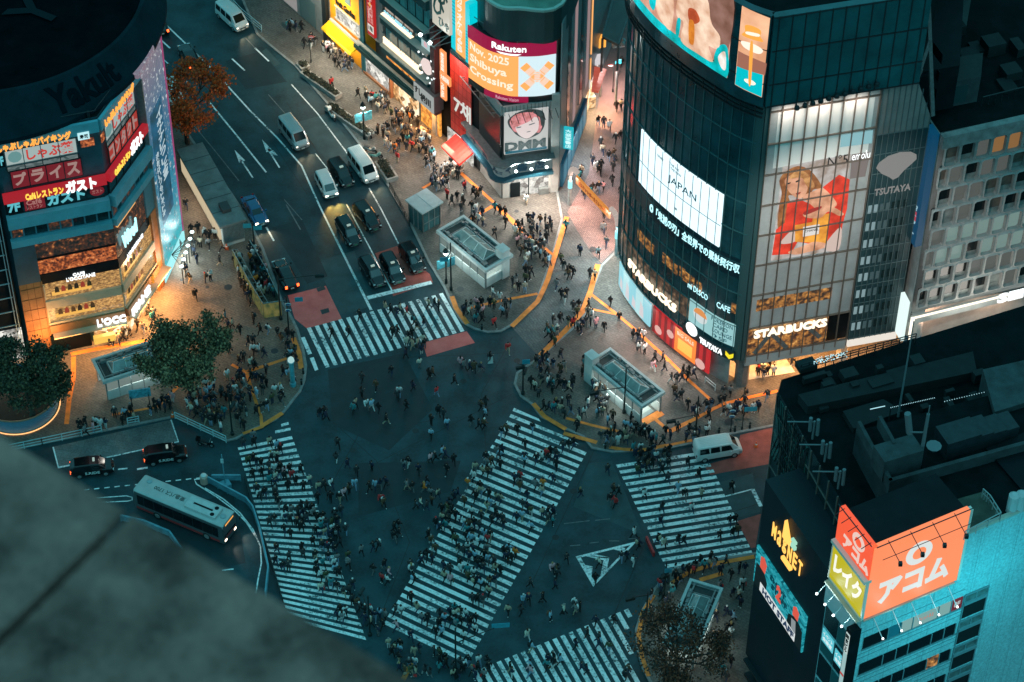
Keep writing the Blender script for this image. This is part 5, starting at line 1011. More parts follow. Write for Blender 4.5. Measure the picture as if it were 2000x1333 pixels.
for f in(FL,FR):
 a,b=(uL_+.1,f.L)if f is FL else(0,f.L*.86)
 mb=MB(); f.box(mb,a,b,zC0,zC1,.0,.06); f.box(mb,a,b,zE0,zE1,.0,.06); mb.build("cafe_glazing",CAFE,t)
 mb=MB(); f.box(mb,a,b,zE1,zC0,0,.35); f.box(mb,a,b,zE0-.25,zE0,0,.3); f.box(mb,a,a+.15,zE0,zC1,0,.2); mb.build("cafe_ledge",BEIGEW,t)
 mb=MB(); f.box(mb,a,b,3.0,zE0-.25,0,.5); mb.build("store_fascia",M("fascia_umber",(.30,.13,.05),.6,noise=.6,amt=.2),t)
 mb=MB();
 for zz in(zC0,zE0):
  f.box(mb,a+(b-a)*.10,a+(b-a)*.62,zz+.5,zz+1.05,.07,.12,0)
  for k in range(6):u=a+(b-a)*(.14+.085*k); f.poly(mb,[(u,zz+.9),(u+.5,zz+.9),(u+.45,zz+1.5),(u+.25,zz+1.75),(u+.05,zz+1.5)],.12,.14,1+k%3)
 mb.build("counter_seats",[E("counter_gold",(.95,.50,.10),.8),M("seat_dark",(.05,.03,.02)),E("seat_red",(.5,.06,.03),.5),M("seat_brown",(.15,.07,.03))],t)
mb=MB(); FL.text(mb,"L'OCC",FL.L*.70,FL.L-.05,3.0,4.0,.75,.25,0,.03); FR.text(mb,"ITANE",.15,FR.L*.5,3.0,4.0,.75,.25,0,.03); mb.build("shop_sign",LETTER_W,t)
mb=MB(); FL.text(mb,"CAFE",FL.L*.54,FL.L*.66,zC1+.5,zC1+.85,.2,.1,0,.02); FL.text(mb,"L'OCCITANE",FL.L*.47,FL.L*.76,zC1-.1,zC1+.4,.2,.1,0,.02); FR.text(mb,"L'OCCITANE",FR.L*.2,FR.L*.62,zC1+.1,zC1+.6,.2,.1,0,.02); mb.build("shop_sign",LETTER_W,t)
mb=MB(); FL.box(mb,FL.L*.25,FL.L,2.85,3.0,0,1.3,0); FR.box(mb,0,FR.L,2.85,3.0,0,1.3,0); mb.build("canopy",BEIGEW,t)
mb=MB(); FL.box(mb,FL.L*.66,FL.L,.13,2.8,0,.1); FR.box(mb,0,FR.L*.6,.13,2.8,0,.1); mb.build("shop_entrance",SHOPWARM,t)
mb=MB(); FL.box(mb,FL.L*.22,FL.L*.62,.13,2.6,0,.5); mb.build("shutter",BLACK,t)
for(x,y),s_ in[((355,710),1.1),((405,705),.9),((855,440),1.2),((835,470),.9)]:
 mb=MB(); p=G(*cl((x,y))[0],3.0); mb.box(p,s_,s_,s_*.9,R(20),0); mb.box((p.x,p.y,3.0+s_*.9),s_*1.02,.12,.03,R(20),1); mb.box((p.x,p.y,3.0+s_*.93),.12,s_*1.02,.03,R(20),1); prop(mb.build("gift_box",[M("gift_ochre",(.72,.34,.05),.6),M("gift_ribbon",(.85,.6,.25),.5)],t),label=None)
mb=MB(); FL.box(mb,FL.L*.64,FL.L*.86,1.0,1.9,.9,1.4); mb.build("display_case",E("display_yellow",(1,.6,.1),.8,True),t)
for f,u,pw in((FL,FL.L*.86,430),(FL,FL.L*.4,160),(FR,FR.L*.25,400),(FR,FR.L*.75,330)):lamp("canopy_light",'AREA',f.W(u,2.8,1.0),pw,(1,.48,.15),t,2.4,f.W(u,0,2.6))
lamp("facade_light",'AREA',FL.W(2.0,zE0-.6,2.6),130,(1,.55,.2),t,3,FL.W(1.0,4.5,0)); lamp("facade_light",'AREA',FR.W(FR.L*.8,3.6,2.6),160,(1,.6,.3),t,2,FR.W(FR.L*.9,6,0))
dc=Vector((-54.0,209.3)); dr=16.2
t2=thing("roof_drum_sign",(dc.x,dc.y,ZR),"huge black circular rooftop sign drum with faint giant letters","rooftop sign")
off_=lambda a:1.8+2.6*max(0,math.cos(a+R(100)))**1.4
mb=MB(); V=[]; n=96
for i in range(n):
 a=2*math.pi*i/n; A_=a if a<math.pi else a-2*math.pi; o_=off_(A_)
 for r_,z_ in((dr+o_,0),(dr+o_,.5),(dr,3.2),(dr-.4,3.2),(dr-.5,3.0)):V.append((dc.x+r_*math.cos(a),dc.y+r_*math.sin(a),ZR+z_))
mb.add(V,[(5*i+k,5*((i+1)%n)+k,5*((i+1)%n)+k+1,5*i+k+1)for i in range(n)for k in range(4)]); mb.add([V[5*i+4]for i in range(n)],[tuple(range(n))],1); mb.build("drum",[M("drum_navy",(.004,.016,.022),.7,noise=.5,amt=.3,spec=.05),M("drum_black",(.0012,.004,.0055),.9,noise=.5,amt=.4,spec=.02)],t2)
mb=MB()
for ch,a,r_ in(("E",172,9),("O",263,11.5),("Y",330,11.0)):
 A=R(a); d_=Vector((math.cos(A),math.sin(A),0)); x_=Vector((-d_.y,d_.x,0)); o=Vector((dc.x,dc.y,ZR+3.22))+d_*r_-x_*2.2; text3(mb,ch,o-d_*2.5,x_*4.4,-d_*-5.0*-1 if False else d_*-5.0,.04,0,.02)
mb.build("top_lettering",M("drum_letter",(.006,.014,.018),.8,spec=.05),t2)
mb=MB(); arc=Fac([(dc.x+(dr+2.1)*math.cos(R(a)),dc.y+(dr+2.1)*math.sin(R(a)))for a in range(180,361,4)])
cu=[arc.uv(*p)[0]for p in c1((285,590),(690,320))]; V,F,asp=glyphs("Yakult",.03); O=[]
for v in V:
 A=R(180)+(cu[0]+(cu[1]-cu[0])*v[0])/(dr+2.1); A=A-2*math.pi if A>math.pi else A; w_=off_(A); rr=dr+w_*(.82-.66*v[1]); O.append((dc.x+rr*math.cos(A),dc.y+rr*math.sin(A),ZR+3.2-2.7*(.82-.66*v[1])+.02+(v[2]+.5)*.12))
mb.add(O,F,0); mb.build("band_lettering",M("drum_letter_black",(.002,.007,.010),.9,spec=.02),t2)
mb=MB()
for i in range(14):
 p=FL.W(FL.L*i/14,ZR,-.5-random.random()); mb.box(p,.25,.25,random.uniform(.4,1.4),0)
mb.path([FL.W(0,ZR+.9,-.3),FL.W(FL.L,ZR+.9,-.3)],.05); mb.path([FR.W(0,ZR+.9,-.3),FR.W(FR.L,ZR+.9,-.3)],.05); mb.build("roof_rail",STEEL_D,t)
t=thing("tall_advert_wall",(LC.x+.6,LC.y+3,0),"tall narrow wall advert of pale blossoms on blue with falling white letters","billboard")
AD=Fac([(-38.2,201.35),(-36.9,207.7)]); zt=29.5
def blossom_mat():
 m=bpy.data.materials.new("blossom_print"); m.use_nodes=True; n=m.node_tree.nodes; l=m.node_tree.links; b=n["Principled BSDF"]
 tc=n.new("ShaderNodeTexCoord"); sx=n.new("ShaderNodeSeparateXYZ"); v=n.new("ShaderNodeTexNoise"); v.inputs["Scale"].default_value=2.0; v.inputs["Detail"].default_value=6; v.inputs["Roughness"].default_value=.7
 gr=n.new("ShaderNodeMapRange"); gr.inputs["From Min"].default_value=2; gr.inputs["From Max"].default_value=30
 rp=n.new("ShaderNodeValToRGB"); e=rp.color_ramp.elements; e[0].position=0; e[0].color=(.03,.50,.55,1); e[1].position=1; e[1].color=(.20,.15,.20,1)
 for p,c in((.22,(.01,.24,.36,1)),(.55,(.008,.13,.25,1)),(.78,(.06,.13,.22,1))):q_=e.new(p); q_.color=c
 r2=n.new("ShaderNodeValToRGB"); r2.color_ramp.interpolation='LINEAR'; q=r2.color_ramp.elements; q[0].position=.535; q[0].color=(0,0,0,1); q[1].position=.60; q[1].color=(1,1,1,1)
 v2=n.new("ShaderNodeTexVoronoi"); v2.inputs["Scale"].default_value=2.6; r3=n.new("ShaderNodeValToRGB"); g=r3.color_ramp.elements; g[0].position=.1; g[0].color=(.02,.06,.10,1); g[1].position=.9; g[1].color=(.75,.80,.80,1); h=g.new(.5); h.color=(.26,.30,.36,1)
 sp=n.new("ShaderNodeSeparateColor"); mx=n.new("ShaderNodeMixRGB")
 l.new(tc.outputs["Object"],sx.inputs[0]); l.new(tc.outputs["Object"],v.inputs["Vector"]); l.new(tc.outputs["Object"],v2.inputs["Vector"]); l.new(sx.outputs[2],gr.inputs["Value"]); l.new(gr.outputs[0],rp.inputs[0]); l.new(v.outputs[0],r2.inputs[0]); l.new(v2.outputs["Color"],sp.inputs[0]); l.new(sp.outputs[0],r3.inputs[0])
 l.new(r2.outputs[0],mx.inputs[0]); l.new(rp.outputs[0],mx.inputs[1]); l.new(r3.outputs[0],mx.inputs[2]); l.new(mx.outputs[0],b.inputs["Emission Color"]); b.inputs["Emission Strength"].default_value=.8; b.inputs["Base Color"].default_value=(.03,.03,.03,1); m.cycles.emission_sampling='NONE'
 return m
BLOS=blossom_mat()
mb=MB(); AD.poly(mb,[(0,2.2),(AD.L,2.2),(AD.L,zt-.6),(AD.L*.75,zt+1.1),(0,zt-.5)],-.3,.35); mb.build("printed_face",BLOS,t)
mb=MB(); mb.prism([tuple(G(x,y,31)[:2])for x,y in((301,92),(284,66),(248,114),(243,142),(270,146))],30.4,31.0,0); mb.build("folded_crown",BLOS,t)
mb=MB(); AD.box(mb,AD.L,AD.L+.2,2.0,zt,-.3,.45,0); AD.box(mb,-.2,0,2.0,zt-.6,-.3,.45,1); mb.build("edge_frame",[E("edge_pink",(.5,.08,.25),.5),STEEL],t)
mb=MB(); AD.box(mb,AD.L*.16,AD.L*.74,7.5,23.0,.35,.358); mb.build("blue_field",E("field_blue",(.006,.10,.20),.75,var=.4,scale=.6),t)
mb=MB(); AD.vtext(mb,"イキナナレっしょ！",AD.L*.42,AD.L*.68,12.5,22.0,.36,.04,0,.01); AD.vtext(mb,"渋谷はいつもドキドキ",AD.L*.2,AD.L*.34,8.5,17.5,.36,.04,0); mb.build("print_lettering",E("print_white",(.55,.70,.75),.7),t)
mb=MB(); AD.box(mb,0,AD.L+.6,.13,2.2,-.2,.3); mb.build("lit_plinth",E("plinth_aqua",(.35,.85,.88),.9,True),t)
mb=MB(); lp=[]
for k in range(6):
 p=AD.W(AD.L*(.05+.17*k),2.6,2.2-.1*k); lp.append(p); mb.lathe(p,[(.1,0),(.22,.1),(.22,.16),(.08,.22)],8)
mb.build("floodlight",E("flood_aqua",(.75,1,1),4.0),t)
mb=MB()
for p in lp:mb.tube((p.x,p.y,.13),p,.06); mb.bar(p,AD.W(AD.L*.4,2.0,.3),.05)
mb.build("floodlight_arm",STEEL_D,t)
for k in(0,3,5):lamp("floodlight_beam",'SPOT',lp[k]+Vector((.1,0,.5)),260,(.75,1,1),t,.2,AD.W(AD.L*(.1+.17*k),8,.3),spot=R(120))
lamp("plinth_glow",'AREA',AD.W(AD.L*.5,2.0,1.0),170,(.78,1,1),t,3,AD.W(AD.L*.5,0,3.5))
t=thing("dark_slab_building",(-56,190,0),"dark office slab with pale edge strips at the far left frame edge","building")
f=Fac([(-62,186.6),(-51.6,189.9)]); mb=MB(); mb.prism([(-62,186.8),(-51.6,190.1),(-52.5,195),(-64,195)],.13,24); mb.build("wall",BLACK,t)
mb=MB();
for u in(.2,f.L-.5,f.L-.2):f.box(mb,u,u+.08,.13,24,0,.25)
for k in range(12):f.box(mb,0,f.L-.3,2*k+1,2*k+1.08,0,.12)
mb.build("edge_strips",M("strip_pale",(.30,.36,.38),.5),t)
mb=MB(); f.box(mb,0,f.L,.3,4.5,0,.2); mb.build("shop_window",SHOPWHITE,t)
lamp("shop_light",'AREA',f.W(f.L-3,3.5,1.2),140,(1,.85,.7),t,2.5,f.W(f.L-3,0,2.5))
# ================================================================ black screen building and the white sign building, lower right
c6=crop(1200,850,2.76); cm=crop(1440,980,3.775); ca=crop(1600,1100,5.0); cr_=crop(1700,800,4.443); cb=crop(1500,650,3.808)
MA=Vector((21.9,146.4)); MD=Vector((.415,-.91)).normalized(); FM=Fac([MA,MA+MD*12.6])
t=thing("black_screen_building",(30,146,0),"black rooftop terrace building with orange neon lettering over a turquoise video screen","building")
EM=Vector(G(1520,766,34)[:2]); FMm=Vector(G(1655,1000,34)[:2]); rd=Vector((.92,.39)).normalized(); E2=Vector(G(1526,742,34)[:2])
mb=MB(); mb.prism([tuple(EM),tuple(FMm),tuple(FMm+rd*30),tuple(E2+rd*30),tuple(E2)],.13,34.0,0,1); mb.build("core",[M("black_glass_wall",(.006,.018,.021),.25,noise=.5,amt=.4),ROOF],t)
FS=Fac([E2,EM]); FG=Fac([EM,FMm])
mb=MB()
for i in range(9):u=FG.L*i/8; FG.box(mb,u-.04,u+.04,18,34,0,.12)
for z in(20,22.3,24.6,26.9,29.2,31.5):FG.box(mb,0,FG.L,z-.03,z+.03,0,.1)
mb.build("glazing_bars",M("bar_taupe",(.20,.17,.15),.5,.3),t)
def lattice():
 m=bpy.data.materials.new("lattice_glass"); m.use_nodes=True; n=m.node_tree.nodes; l=m.node_tree.links; b=n["Principled BSDF"]
 tc=n.new("ShaderNodeTexCoord"); v=n.new("ShaderNodeTexVoronoi"); v.inputs["Scale"].default_value=1.1; rp=n.new("ShaderNodeValToRGB"); e=rp.color_ramp.elements
 e[0].position=.45; e[0].color=(.006,.02,.022,1); e[1].position=.55; e[1].color=(.03,.10,.09,1); sp=n.new("ShaderNodeSeparateColor")
 l.new(tc.outputs["Object"],v.inputs["Vector"]); l.new(v.outputs["Color"],sp.inputs[0]); l.new(sp.outputs[0],rp.inputs[0]); l.new(rp.outputs[0],b.inputs["Base Color"]); b.inputs["Roughness"].default_value=.25
 return m
mb=MB(); FG.box(mb,.1,FG.L*.45,26,33.6,.0,.06); mb.build("lattice_glazing",lattice(),t)
mb=MB()
for i in range(14):
 a,b=FG.W(FG.L*.45*i/14,26,.1),FG.W(min(FG.L*.45,FG.L*.45*(i+5)/14),33.6,.1); mb.bar(a,b,.06); a,b=FG.W(FG.L*.45*i/14,33.6,.1),FG.W(min(FG.L*.45,FG.L*.45*(i+5)/14),26,.1); mb.bar(a,b,.06)
mb.build("lattice_bars",STEEL_D,t)
nb=Vector((-MD.y,MD.x)); ZB=30.4
mb=MB(); P=[MA,FM.W(12.6,0)[:2],Vector(FM.W(12.6,0)[:2])+nb*5.5,MA+nb*4.5]; mb.prism([tuple(p)for p in P],6.2,ZB,0,bottom=True); mb.build("sign_box",M("sign_box_navy",(.004,.013,.018),.6,noise=.3,amt=.35),t)
mb=MB(); q4=[FM.uv(*p,.2)for p in cm((150,310),(508,830),(487,1000),(140,430))]; z1=22.0; z0_=FM.uv(*cm((410,1025))[0],.2)[1]; uS0,uS1=.15,FM.uv(*cm((500,900))[0],.2)[0]
FM.box(mb,uS0,uS1,z0_,z1,0,.2,0); so_=mb.build("video_screen",ROOM("screen_turquoise_noise",[(.0,.10,.13),(.01,.30,.36),(.05,.48,.55)],.75,2.2,(1,1,2),light=True),t)
mb=MB(); W_=uS1-uS0; H_=z1-z0_
def mp(mi,pts,d=.22):FM.poly(mb,[(uS0+W_*a,z0_+H_*b)for a,b in pts],.2,d,mi)
mp(0,[(.02,.0),(.24,.0),(.26,.42),(.17,.62),(.03,.58)]); mp(1,[(.10,.60),(.20,.58),(.22,.84),(.16,.95),(.10,.88)],.23); mp(0,[(.66,.0),(.99,.0),(.97,.52),(.84,.66),(.70,.5)]); mp(1,[(.77,.62),(.87,.62),(.88,.84),(.82,.92),(.77,.84)],.23); mp(3,[(.76,.5),(.84,.55),(.86,.25),(.78,.2)],.235)
FM.box(mb,uS0+W_*.14,uS0+W_*.86,z0_+.1,z0_+H_*.24,.2,.24,2); FM.text(mb,"HOT STAFF",uS0+W_*.2,uS0+W_*.84,z0_+.25,z0_+H_*.22,.24,.03,4,.04); FM.text(mb,"2",uS0+W_*.44,uS0+W_*.54,z0_+H_*.42,z0_+H_*.80,.2,.05,1,.06); FM.text(mb,"SHOT",uS0+W_*.30,uS0+W_*.62,z0_+H_*.66,z0_+H_*.80,.2,.04,5,.03); FM.text(mb,"STAFF",uS0+W_*.34,uS0+W_*.66,z0_+H_*.48,z0_+H_*.62,.2,.04,5,.03)
mb.build("screen_picture",[E("picture_black",(.006,.012,.014),.5),E("picture_red",(.75,.10,.06),.8),E("picture_white",(.75,.8,.8),.8),E("picture_grey",(.35,.4,.42),.6),E("picture_navy",(.02,.05,.12),.6),E("picture_teal",(.0,.06,.09),.6)],so_)
mb=MB(); nq=[FM.uv(*p,.4)for p in cm((222,195),(452,500))]; u0,u1=nq[0][0]+.3,nq[1][0]+.3; zc=(nq[0][1]+nq[1][1])/2
for i,ch in enumerate("magnet"):a=u0+(u1-u0)*i/6; FM.text(mb,ch.upper()if i in(0,3,4,5)else ch,a+.12,a+(u1-u0)/6-.18,zc-.9,zc+.9,.1,.08,0,.005)
FM.poly(mb,[(u0+(u1-u0)*.38,zc+1.2),(u0+(u1-u0)*.60,zc+1.2),(u0+(u1-u0)*.40,zc+3.4)],.1,.4,0); FM.box(mb,u0+(u1-u0)*.42,u0+(u1-u0)*.70,zc-1.5,zc-1.15,.1,.4,0); FM.box(mb,u0+(u1-u0)*.62,u0+(u1-u0)*.74,zc+1.4,zc+1.8,.1,.35,1); FM.box(mb,u0+(u1-u0)*.62,u0+(u1-u0)*.74,zc+2.1,zc+2.4,.1,.35,1)
mb.build("neon_sign",[E("neon_gold",(1,.50,.10),1.3),E("neon_mint",(.4,.8,.6),.8)],t)
mb=MB(); mb.prism([tuple(MA+nb*.6+MD*.4),tuple(Vector(FM.W(12.3,0)[:2])+nb*.6),tuple(Vector(FM.W(12.3,0)[:2])+nb*5),tuple(MA+nb*4)],.13,6.2); mb.build("lower_storeys",BLACK,t)
FM2=Fac([tuple(MA+nb*.55+MD*.4),tuple(MA+nb*.55+MD*12)])
mb=MB(); FM2.box(mb,.5,8,.4,3.4,0,.1,0); FM2.box(mb,.3,9,3.9,5.8,0,.1,1); mb.build("shop_glazing",[ROOM("shop_ember",[(.02,.01,.005),(.2,.06,.02),(1,.45,.12)],.8,1.3),DARKWIN],t)
mb=MB(); FM2.box(mb,0,10,3.4,3.8,0,.7); FM2.box(mb,0,10,5.9,6.15,0,1.0); mb.build("shop_canopy",STEEL_D,t)
lamp("shop_light",'AREA',FM2.W(3,3.2,.8),90,(1,.6,.3),t,2,FM2.W(3,0,2))
Pz=lambda x,y,z:G(*cb((x,y))[0],z)
mb=MB(); a,b=G(1565,712,35.2),G(1790,652,35.2)
for k in range(3):mb.bar(a+Vector((0,0,-.3*k)),b+Vector((0,0,-.3*k)),.07)
n=14
for i in range(n+1):p=a.lerp(b,i/n); mb.bar(p,(p.x,p.y,34),.08)
mb.build("terrace_rail",STEEL_D,t)
mb=MB(); p0,p1=G(1590,704,35.5),G(1650,690,35.5)
for k in range(70):q=p0.lerp(p1,random.random()); mb.box((q.x+random.uniform(-.1,.3),q.y,q.z-.5+random.random()*.7),.07,.07,.07)
for s_,e_ in((G(1700,800,35),G(1728,794,35)),(G(1740,797,36),G(1825,778,36)),(G(1845,785,36.5),G(1965,757,36.5))):
 for k in range(26):q=s_.lerp(e_,k/25); mb.box((q.x,q.y,q.z),.05,.05,.05)
mb.build("fairy_lights",E("fairy_ice",(.5,.9,1),.9),t)
mb=MB()
for s_,e_ in((G(1740,797,36),G(1825,778,36)),(G(1845,785,36.5),G(1965,757,36.5))):
 mb.bar(s_,e_,.05); mb.tube((s_.x,s_.y,34),s_,.05); mb.tube((e_.x,e_.y,34),e_,.05)
mb.build("light_strings",STEEL_D,t)
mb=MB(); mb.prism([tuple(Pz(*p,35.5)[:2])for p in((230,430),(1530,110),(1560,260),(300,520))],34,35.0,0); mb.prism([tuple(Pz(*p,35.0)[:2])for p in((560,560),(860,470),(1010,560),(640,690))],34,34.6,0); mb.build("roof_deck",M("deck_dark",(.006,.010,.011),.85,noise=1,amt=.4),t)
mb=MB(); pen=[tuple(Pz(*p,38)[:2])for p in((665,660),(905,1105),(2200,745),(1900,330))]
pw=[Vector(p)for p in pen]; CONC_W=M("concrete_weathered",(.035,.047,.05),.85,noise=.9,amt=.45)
FP1,FP2=Fac([pen[0],pen[1]]),Fac([pen[1],pen[2]])
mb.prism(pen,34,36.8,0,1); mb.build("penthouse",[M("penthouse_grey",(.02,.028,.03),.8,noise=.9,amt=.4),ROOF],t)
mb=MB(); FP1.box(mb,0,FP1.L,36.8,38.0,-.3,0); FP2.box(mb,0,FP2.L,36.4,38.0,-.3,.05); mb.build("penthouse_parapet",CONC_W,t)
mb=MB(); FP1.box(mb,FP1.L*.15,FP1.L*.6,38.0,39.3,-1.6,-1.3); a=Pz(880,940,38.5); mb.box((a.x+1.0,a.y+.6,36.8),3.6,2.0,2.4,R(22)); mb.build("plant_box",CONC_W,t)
mb=MB()
for k,(x,y,w_,l_)in enumerate([(1400,830,3.2,2.2),(1500,800,3.0,2.2),(1620,770,2.6,2.0),(1720,735,2.4,2.0)]):
 p=Pz(x,y,37); mb.box((p.x,p.y,36.8),w_,l_,1.9-.2*k,R(22))
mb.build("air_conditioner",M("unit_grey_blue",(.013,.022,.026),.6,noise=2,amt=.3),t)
mb=MB(); p=Pz(1125,985,36.8); mb.tube(p,(p.x,p.y,p.z+6.2),.18,.14); mb.tube((p.x,p.y,p.z+6.2),(p.x,p.y,p.z+7.2),.05); mb.lathe((p.x+.9,p.y-.1,p.z+1.8),[(.1,0),(.5,.5),(.65,.7)],10); mb.tube((p.x-1.2,p.y+.3,p.z+3.6),(p.x-1.6,p.y+.4,p.z+5.8),.28); mb.bar((p.x-1.3,p.y,p.z+4),(p.x,p.y,p.z+4),.1); mb.build("antenna_mast",M("mast_pale",(.12,.15,.16),.5),t)
mb=MB(); p=Pz(967,625,35); mb.tube(p,(p.x,p.y,p.z+11.5),.10,.05); mb.build("flagpole",M("mast_pale",(.12,.15,.16),.5),t)
mb=MB(); p=Pz(1005,1280,34); mb.tube(p,(p.x,p.y,p.z+3.2),.07,.05); mb.build("lightning_rod",STEEL,t)
for x,y in((330,790),(420,960),(520,1160)):
 mb=MB(); p=Pz(x,y,34); mb.tube(p,(p.x,p.y,p.z+2.2),.1); mb.tube((p.x-.3,p.y,p.z+1.0),(p.x-.35,p.y,p.z+2.6),.16); mb.tube((p.x+.35,p.y-.1,p.z+.6),(p.x+.3,p.y,p.z+2.4),.16); mb.bar((p.x,p.y,p.z+2.1),(p.x-2.3,p.y+.1,p.z+2.0),.09); mb.build("panel_antenna",M("mast_pale",(.12,.15,.16),.5),t)
mb=MB()
for k in range(24):
 p=Pz(random.uniform(250,1700),random.uniform(250,620),34.2); mb.box(p,random.uniform(.3,2.2),random.uniform(.3,1.2),random.uniform(.2,1.1),R(22))
mb.build("roof_plant",M("plant_dark",(.006,.011,.012),.8,noise=1,amt=.4),t)
mb=MB(); p=G(1985,795,37); mb.prism([(p.x-2,p.y-1),(p.x+4,p.y+1.5),(p.x+4,p.y+6),(p.x-2.4,p.y+4)],34,37.4,0); mb.build("lift_house",CONC_W,t)
mb=MB(); FF=Fac([FMm,FMm+rd*30]); FF.box(mb,9.3,26,30.5,33.6,0,.12); mb.build("white_wall_panel",M("wall_white",(.68,.70,.70),.6,noise=.4,amt=.06),t)
lamp("wall_floodlight",'AREA',FF.W(15,33.8,3.0),330,(.4,.95,1),t,4,FF.W(15,31,0))
mb=MB(); a=G(1845,975,31.2); top=a+Vector((.1,.3,3.8))
for k in range(5):
 an=2*math.pi*k/5+.3; b=a+Vector((math.cos(an)*1.7,math.sin(an)*1.7,0)); mb.bar(b,top,.12); c_=a+Vector((math.cos(an+1.257)*1.7,math.sin(an+1.257)*1.7,0)); mb.bar(b,c_,.08); mb.bar(b.lerp(top,.5),c_.lerp(top,.5),.08); mb.bar(b,c_.lerp(top,.5),.06)
prop(mb.build("lattice_tower",STEEL_D,None),"small dark lattice tower standing on the white sign building roof","tower")
AC=Vector((28.68,130.61)); dl=Vector((-.463,.886)); dr_=Vector((.886,.463)); AFL,AFR=Fac([AC+dl*4.9,AC]),Fac([AC,AC+dr_*34])
t=thing("white_sign_building",(AC.x+4,AC.y+6,0),"white tiled office building crowned with a big lit orange and yellow corner sign","building")
WHITE=paving("white_tile_wall",(.32,.57,.60),(.35,.61,.64),scale=1.0,mortar=(.18,.34,.37),bw=1.2,bh=.9,rough=.5,stain=.12)
ua2=AFR.uv(1873,1090)[0]; zhi=AFR.uv(1880,1048)[1]
mb=MB(); mb.prism([tuple(AC),tuple(AC+dr_*ua2),tuple(AC+dr_*ua2+dl*5.3),tuple(AC+dl*4.9)],.13,30.9,0,1); mb.prism([tuple(AC+dr_*ua2),tuple(AC+dr_*34),tuple(AC+dr_*34+dl*7),tuple(AC+dr_*ua2+dl*7)],.13,zhi,0,1); mb.build("wall",[WHITE,ROOF],t)
mb=MB(); AFR.box(mb,.1,ua2,30.9,31.05,-.8,.15); AFL.box(mb,0,4.9,30.9,31.05,-.6,.5); AFR.box(mb,ua2,34,zhi,zhi+.25,-.3,.05); mb.build("coping",BEIGE,t)
SFL,SFR=Fac([AC+dl*4.9+Vector((.1,.2)),AC+Vector((.08,.12))]),Fac([AC+Vector((.08,.12)),AC+Vector((.08,.12))+dr_*9.3])
zs1=SFR.uv(1703.7,1073.6)[1]; zsR=SFR.uv(1888,987)[1]; uR_=SFR.uv(1866,1135)[0]
mb=MB(); SFR.box(mb,0,uR_,31.15,zs1,-.4,.1,0); SFL.box(mb,0,SFL.L,31.15+(zs1-31.15)*.54,zs1,-.4,.1,1); SFL.box(mb,0.0,SFL.L,31.15,31.15+(zs1-31.15)*.52,-.4,.14,2); so_=mb.build("corner_sign",[E("sign_salmon",(1.0,.26,.10),.92,True),E("sign_scarlet",(.95,.11,.04),.85,True),E("sign_olive",(.55,.48,.0),.8,True)],t)
h=zs1-31.15; mb=MB(); SFL.box(mb,-.02,SFL.L+.1,31.15+h*.52,31.15+h*.56,-.2,.5,0); SFL.box(mb,-.1,0,31.1,31.15+h*.54,-.2,.25,0); SFL.box(mb,0,SFL.L,31.05,31.2,0,.25,0); SFR.box(mb,uR_,uR_+.25,31.1,zs1,-.3,.15,0); SFL.box(mb,SFL.L-.02,SFL.L+.12,31.1,31.15+h*.52,0,.25,0); mb.build("sign_frame",M("frame_bone",(.75,.66,.58),.5),so_)
mb=MB(); Wt=uR_; lz=31.15
SFR.text(mb,"アコム",Wt*.12,Wt*.88,lz+h*.14,lz+h*.47,.1,.08,0,.045)
ringp=lambda cx,cz,a,b,n=24:[(cx+a*math.cos(i*2*math.pi/n),cz+b*math.sin(i*2*math.pi/n))for i in range(n)]
def annulus(f,mb,cx,cz,a,b,k,d,th,mi):
 o_,i_=ringp(cx,cz,a,b),ringp(cx,cz,a*k,b*k); n=24; V=[f.W(u,z,d+th)for u,z in o_]+[f.W(u,z,d+th)for u,z in i_]+[f.W(u,z,d)for u,z in o_]
 mb.add(V,[(i,(i+1)%n,n+(i+1)%n,n+i)for i in range(n)]+[(2*n+i,2*n+(i+1)%n,(i+1)%n,i)for i in range(n)],mi)
annulus(SFR,mb,Wt*.50,lz+h*.68,1.25,1.35,.52,.1,.08,0)
SFL.text(mb,"アコム",SFL.L*.22,SFL.L*.98,lz+h*.60,lz+h*.76,.1,.08,1,.04); annulus(SFL,mb,SFL.L*.62,lz+h*.87,.85,.85,.55,.1,.08,1)
SFL.text(mb,"レイク",SFL.L*.08,SFL.L*.90,lz+h*.14,lz+h*.40,.14,.06,2,.04)
mb.build("sign_lettering",[E("letter_silver",(.72,.78,.76),.85),E("letter_pinkish",(.85,.6,.52),.85),E("letter_lemon_white",(.85,.85,.72),.95)],so_)
mb=MB()
for k in range(4):
 u=Wt*(.14+.23*k); mb.bar(SFR.W(u,zs1+.3,0),SFR.W(u,zs1-.5,1.9),.05); mb.box(SFR.W(u,zs1-.7,1.9),.3,.3,.35)
for k in range(5):
 u=SFL.L*(.1+.2*k); mb.bar(SFL.W(u,zs1+.2,0),SFL.W(u,zs1-.1,.9),.05)
mb.path([SFR.W(0,zs1+.4,.3),SFR.W(uR_,zs1+.4,.3)],.05); mb.path([SFL.W(0,zs1+.4,.3),SFL.W(SFL.L,zs1+.4,.3)],.05); mb.path([SFR.W(.2,zs1-.45,1.0),SFR.W(uR_,zs1-.45,1.0)],.03); mb.build("lamp_arms",STEEL_D,so_)
mb=MB(); mb.prism([tuple(AC+dr_*.3+dl*.3),tuple(AC+dr_*(uR_+.1)+dl*.3),tuple(AC+dr_*(uR_+.1)+dl*4.8),tuple(AC+dr_*.3+dl*4.8)],31.0,zs1-.4,0,0); mb.build("sign_back",BLACK,t)
mb=MB(); fl=[]
for k in range(5):
 u=Wt*(.10+.2*k); p=AFR.W(u,30.2,1.9); fl.append((p,SFR.W(u,33.5,.1))); mb.lathe(p,[(.05,0),(.09,.06),(.06,.16)],8)
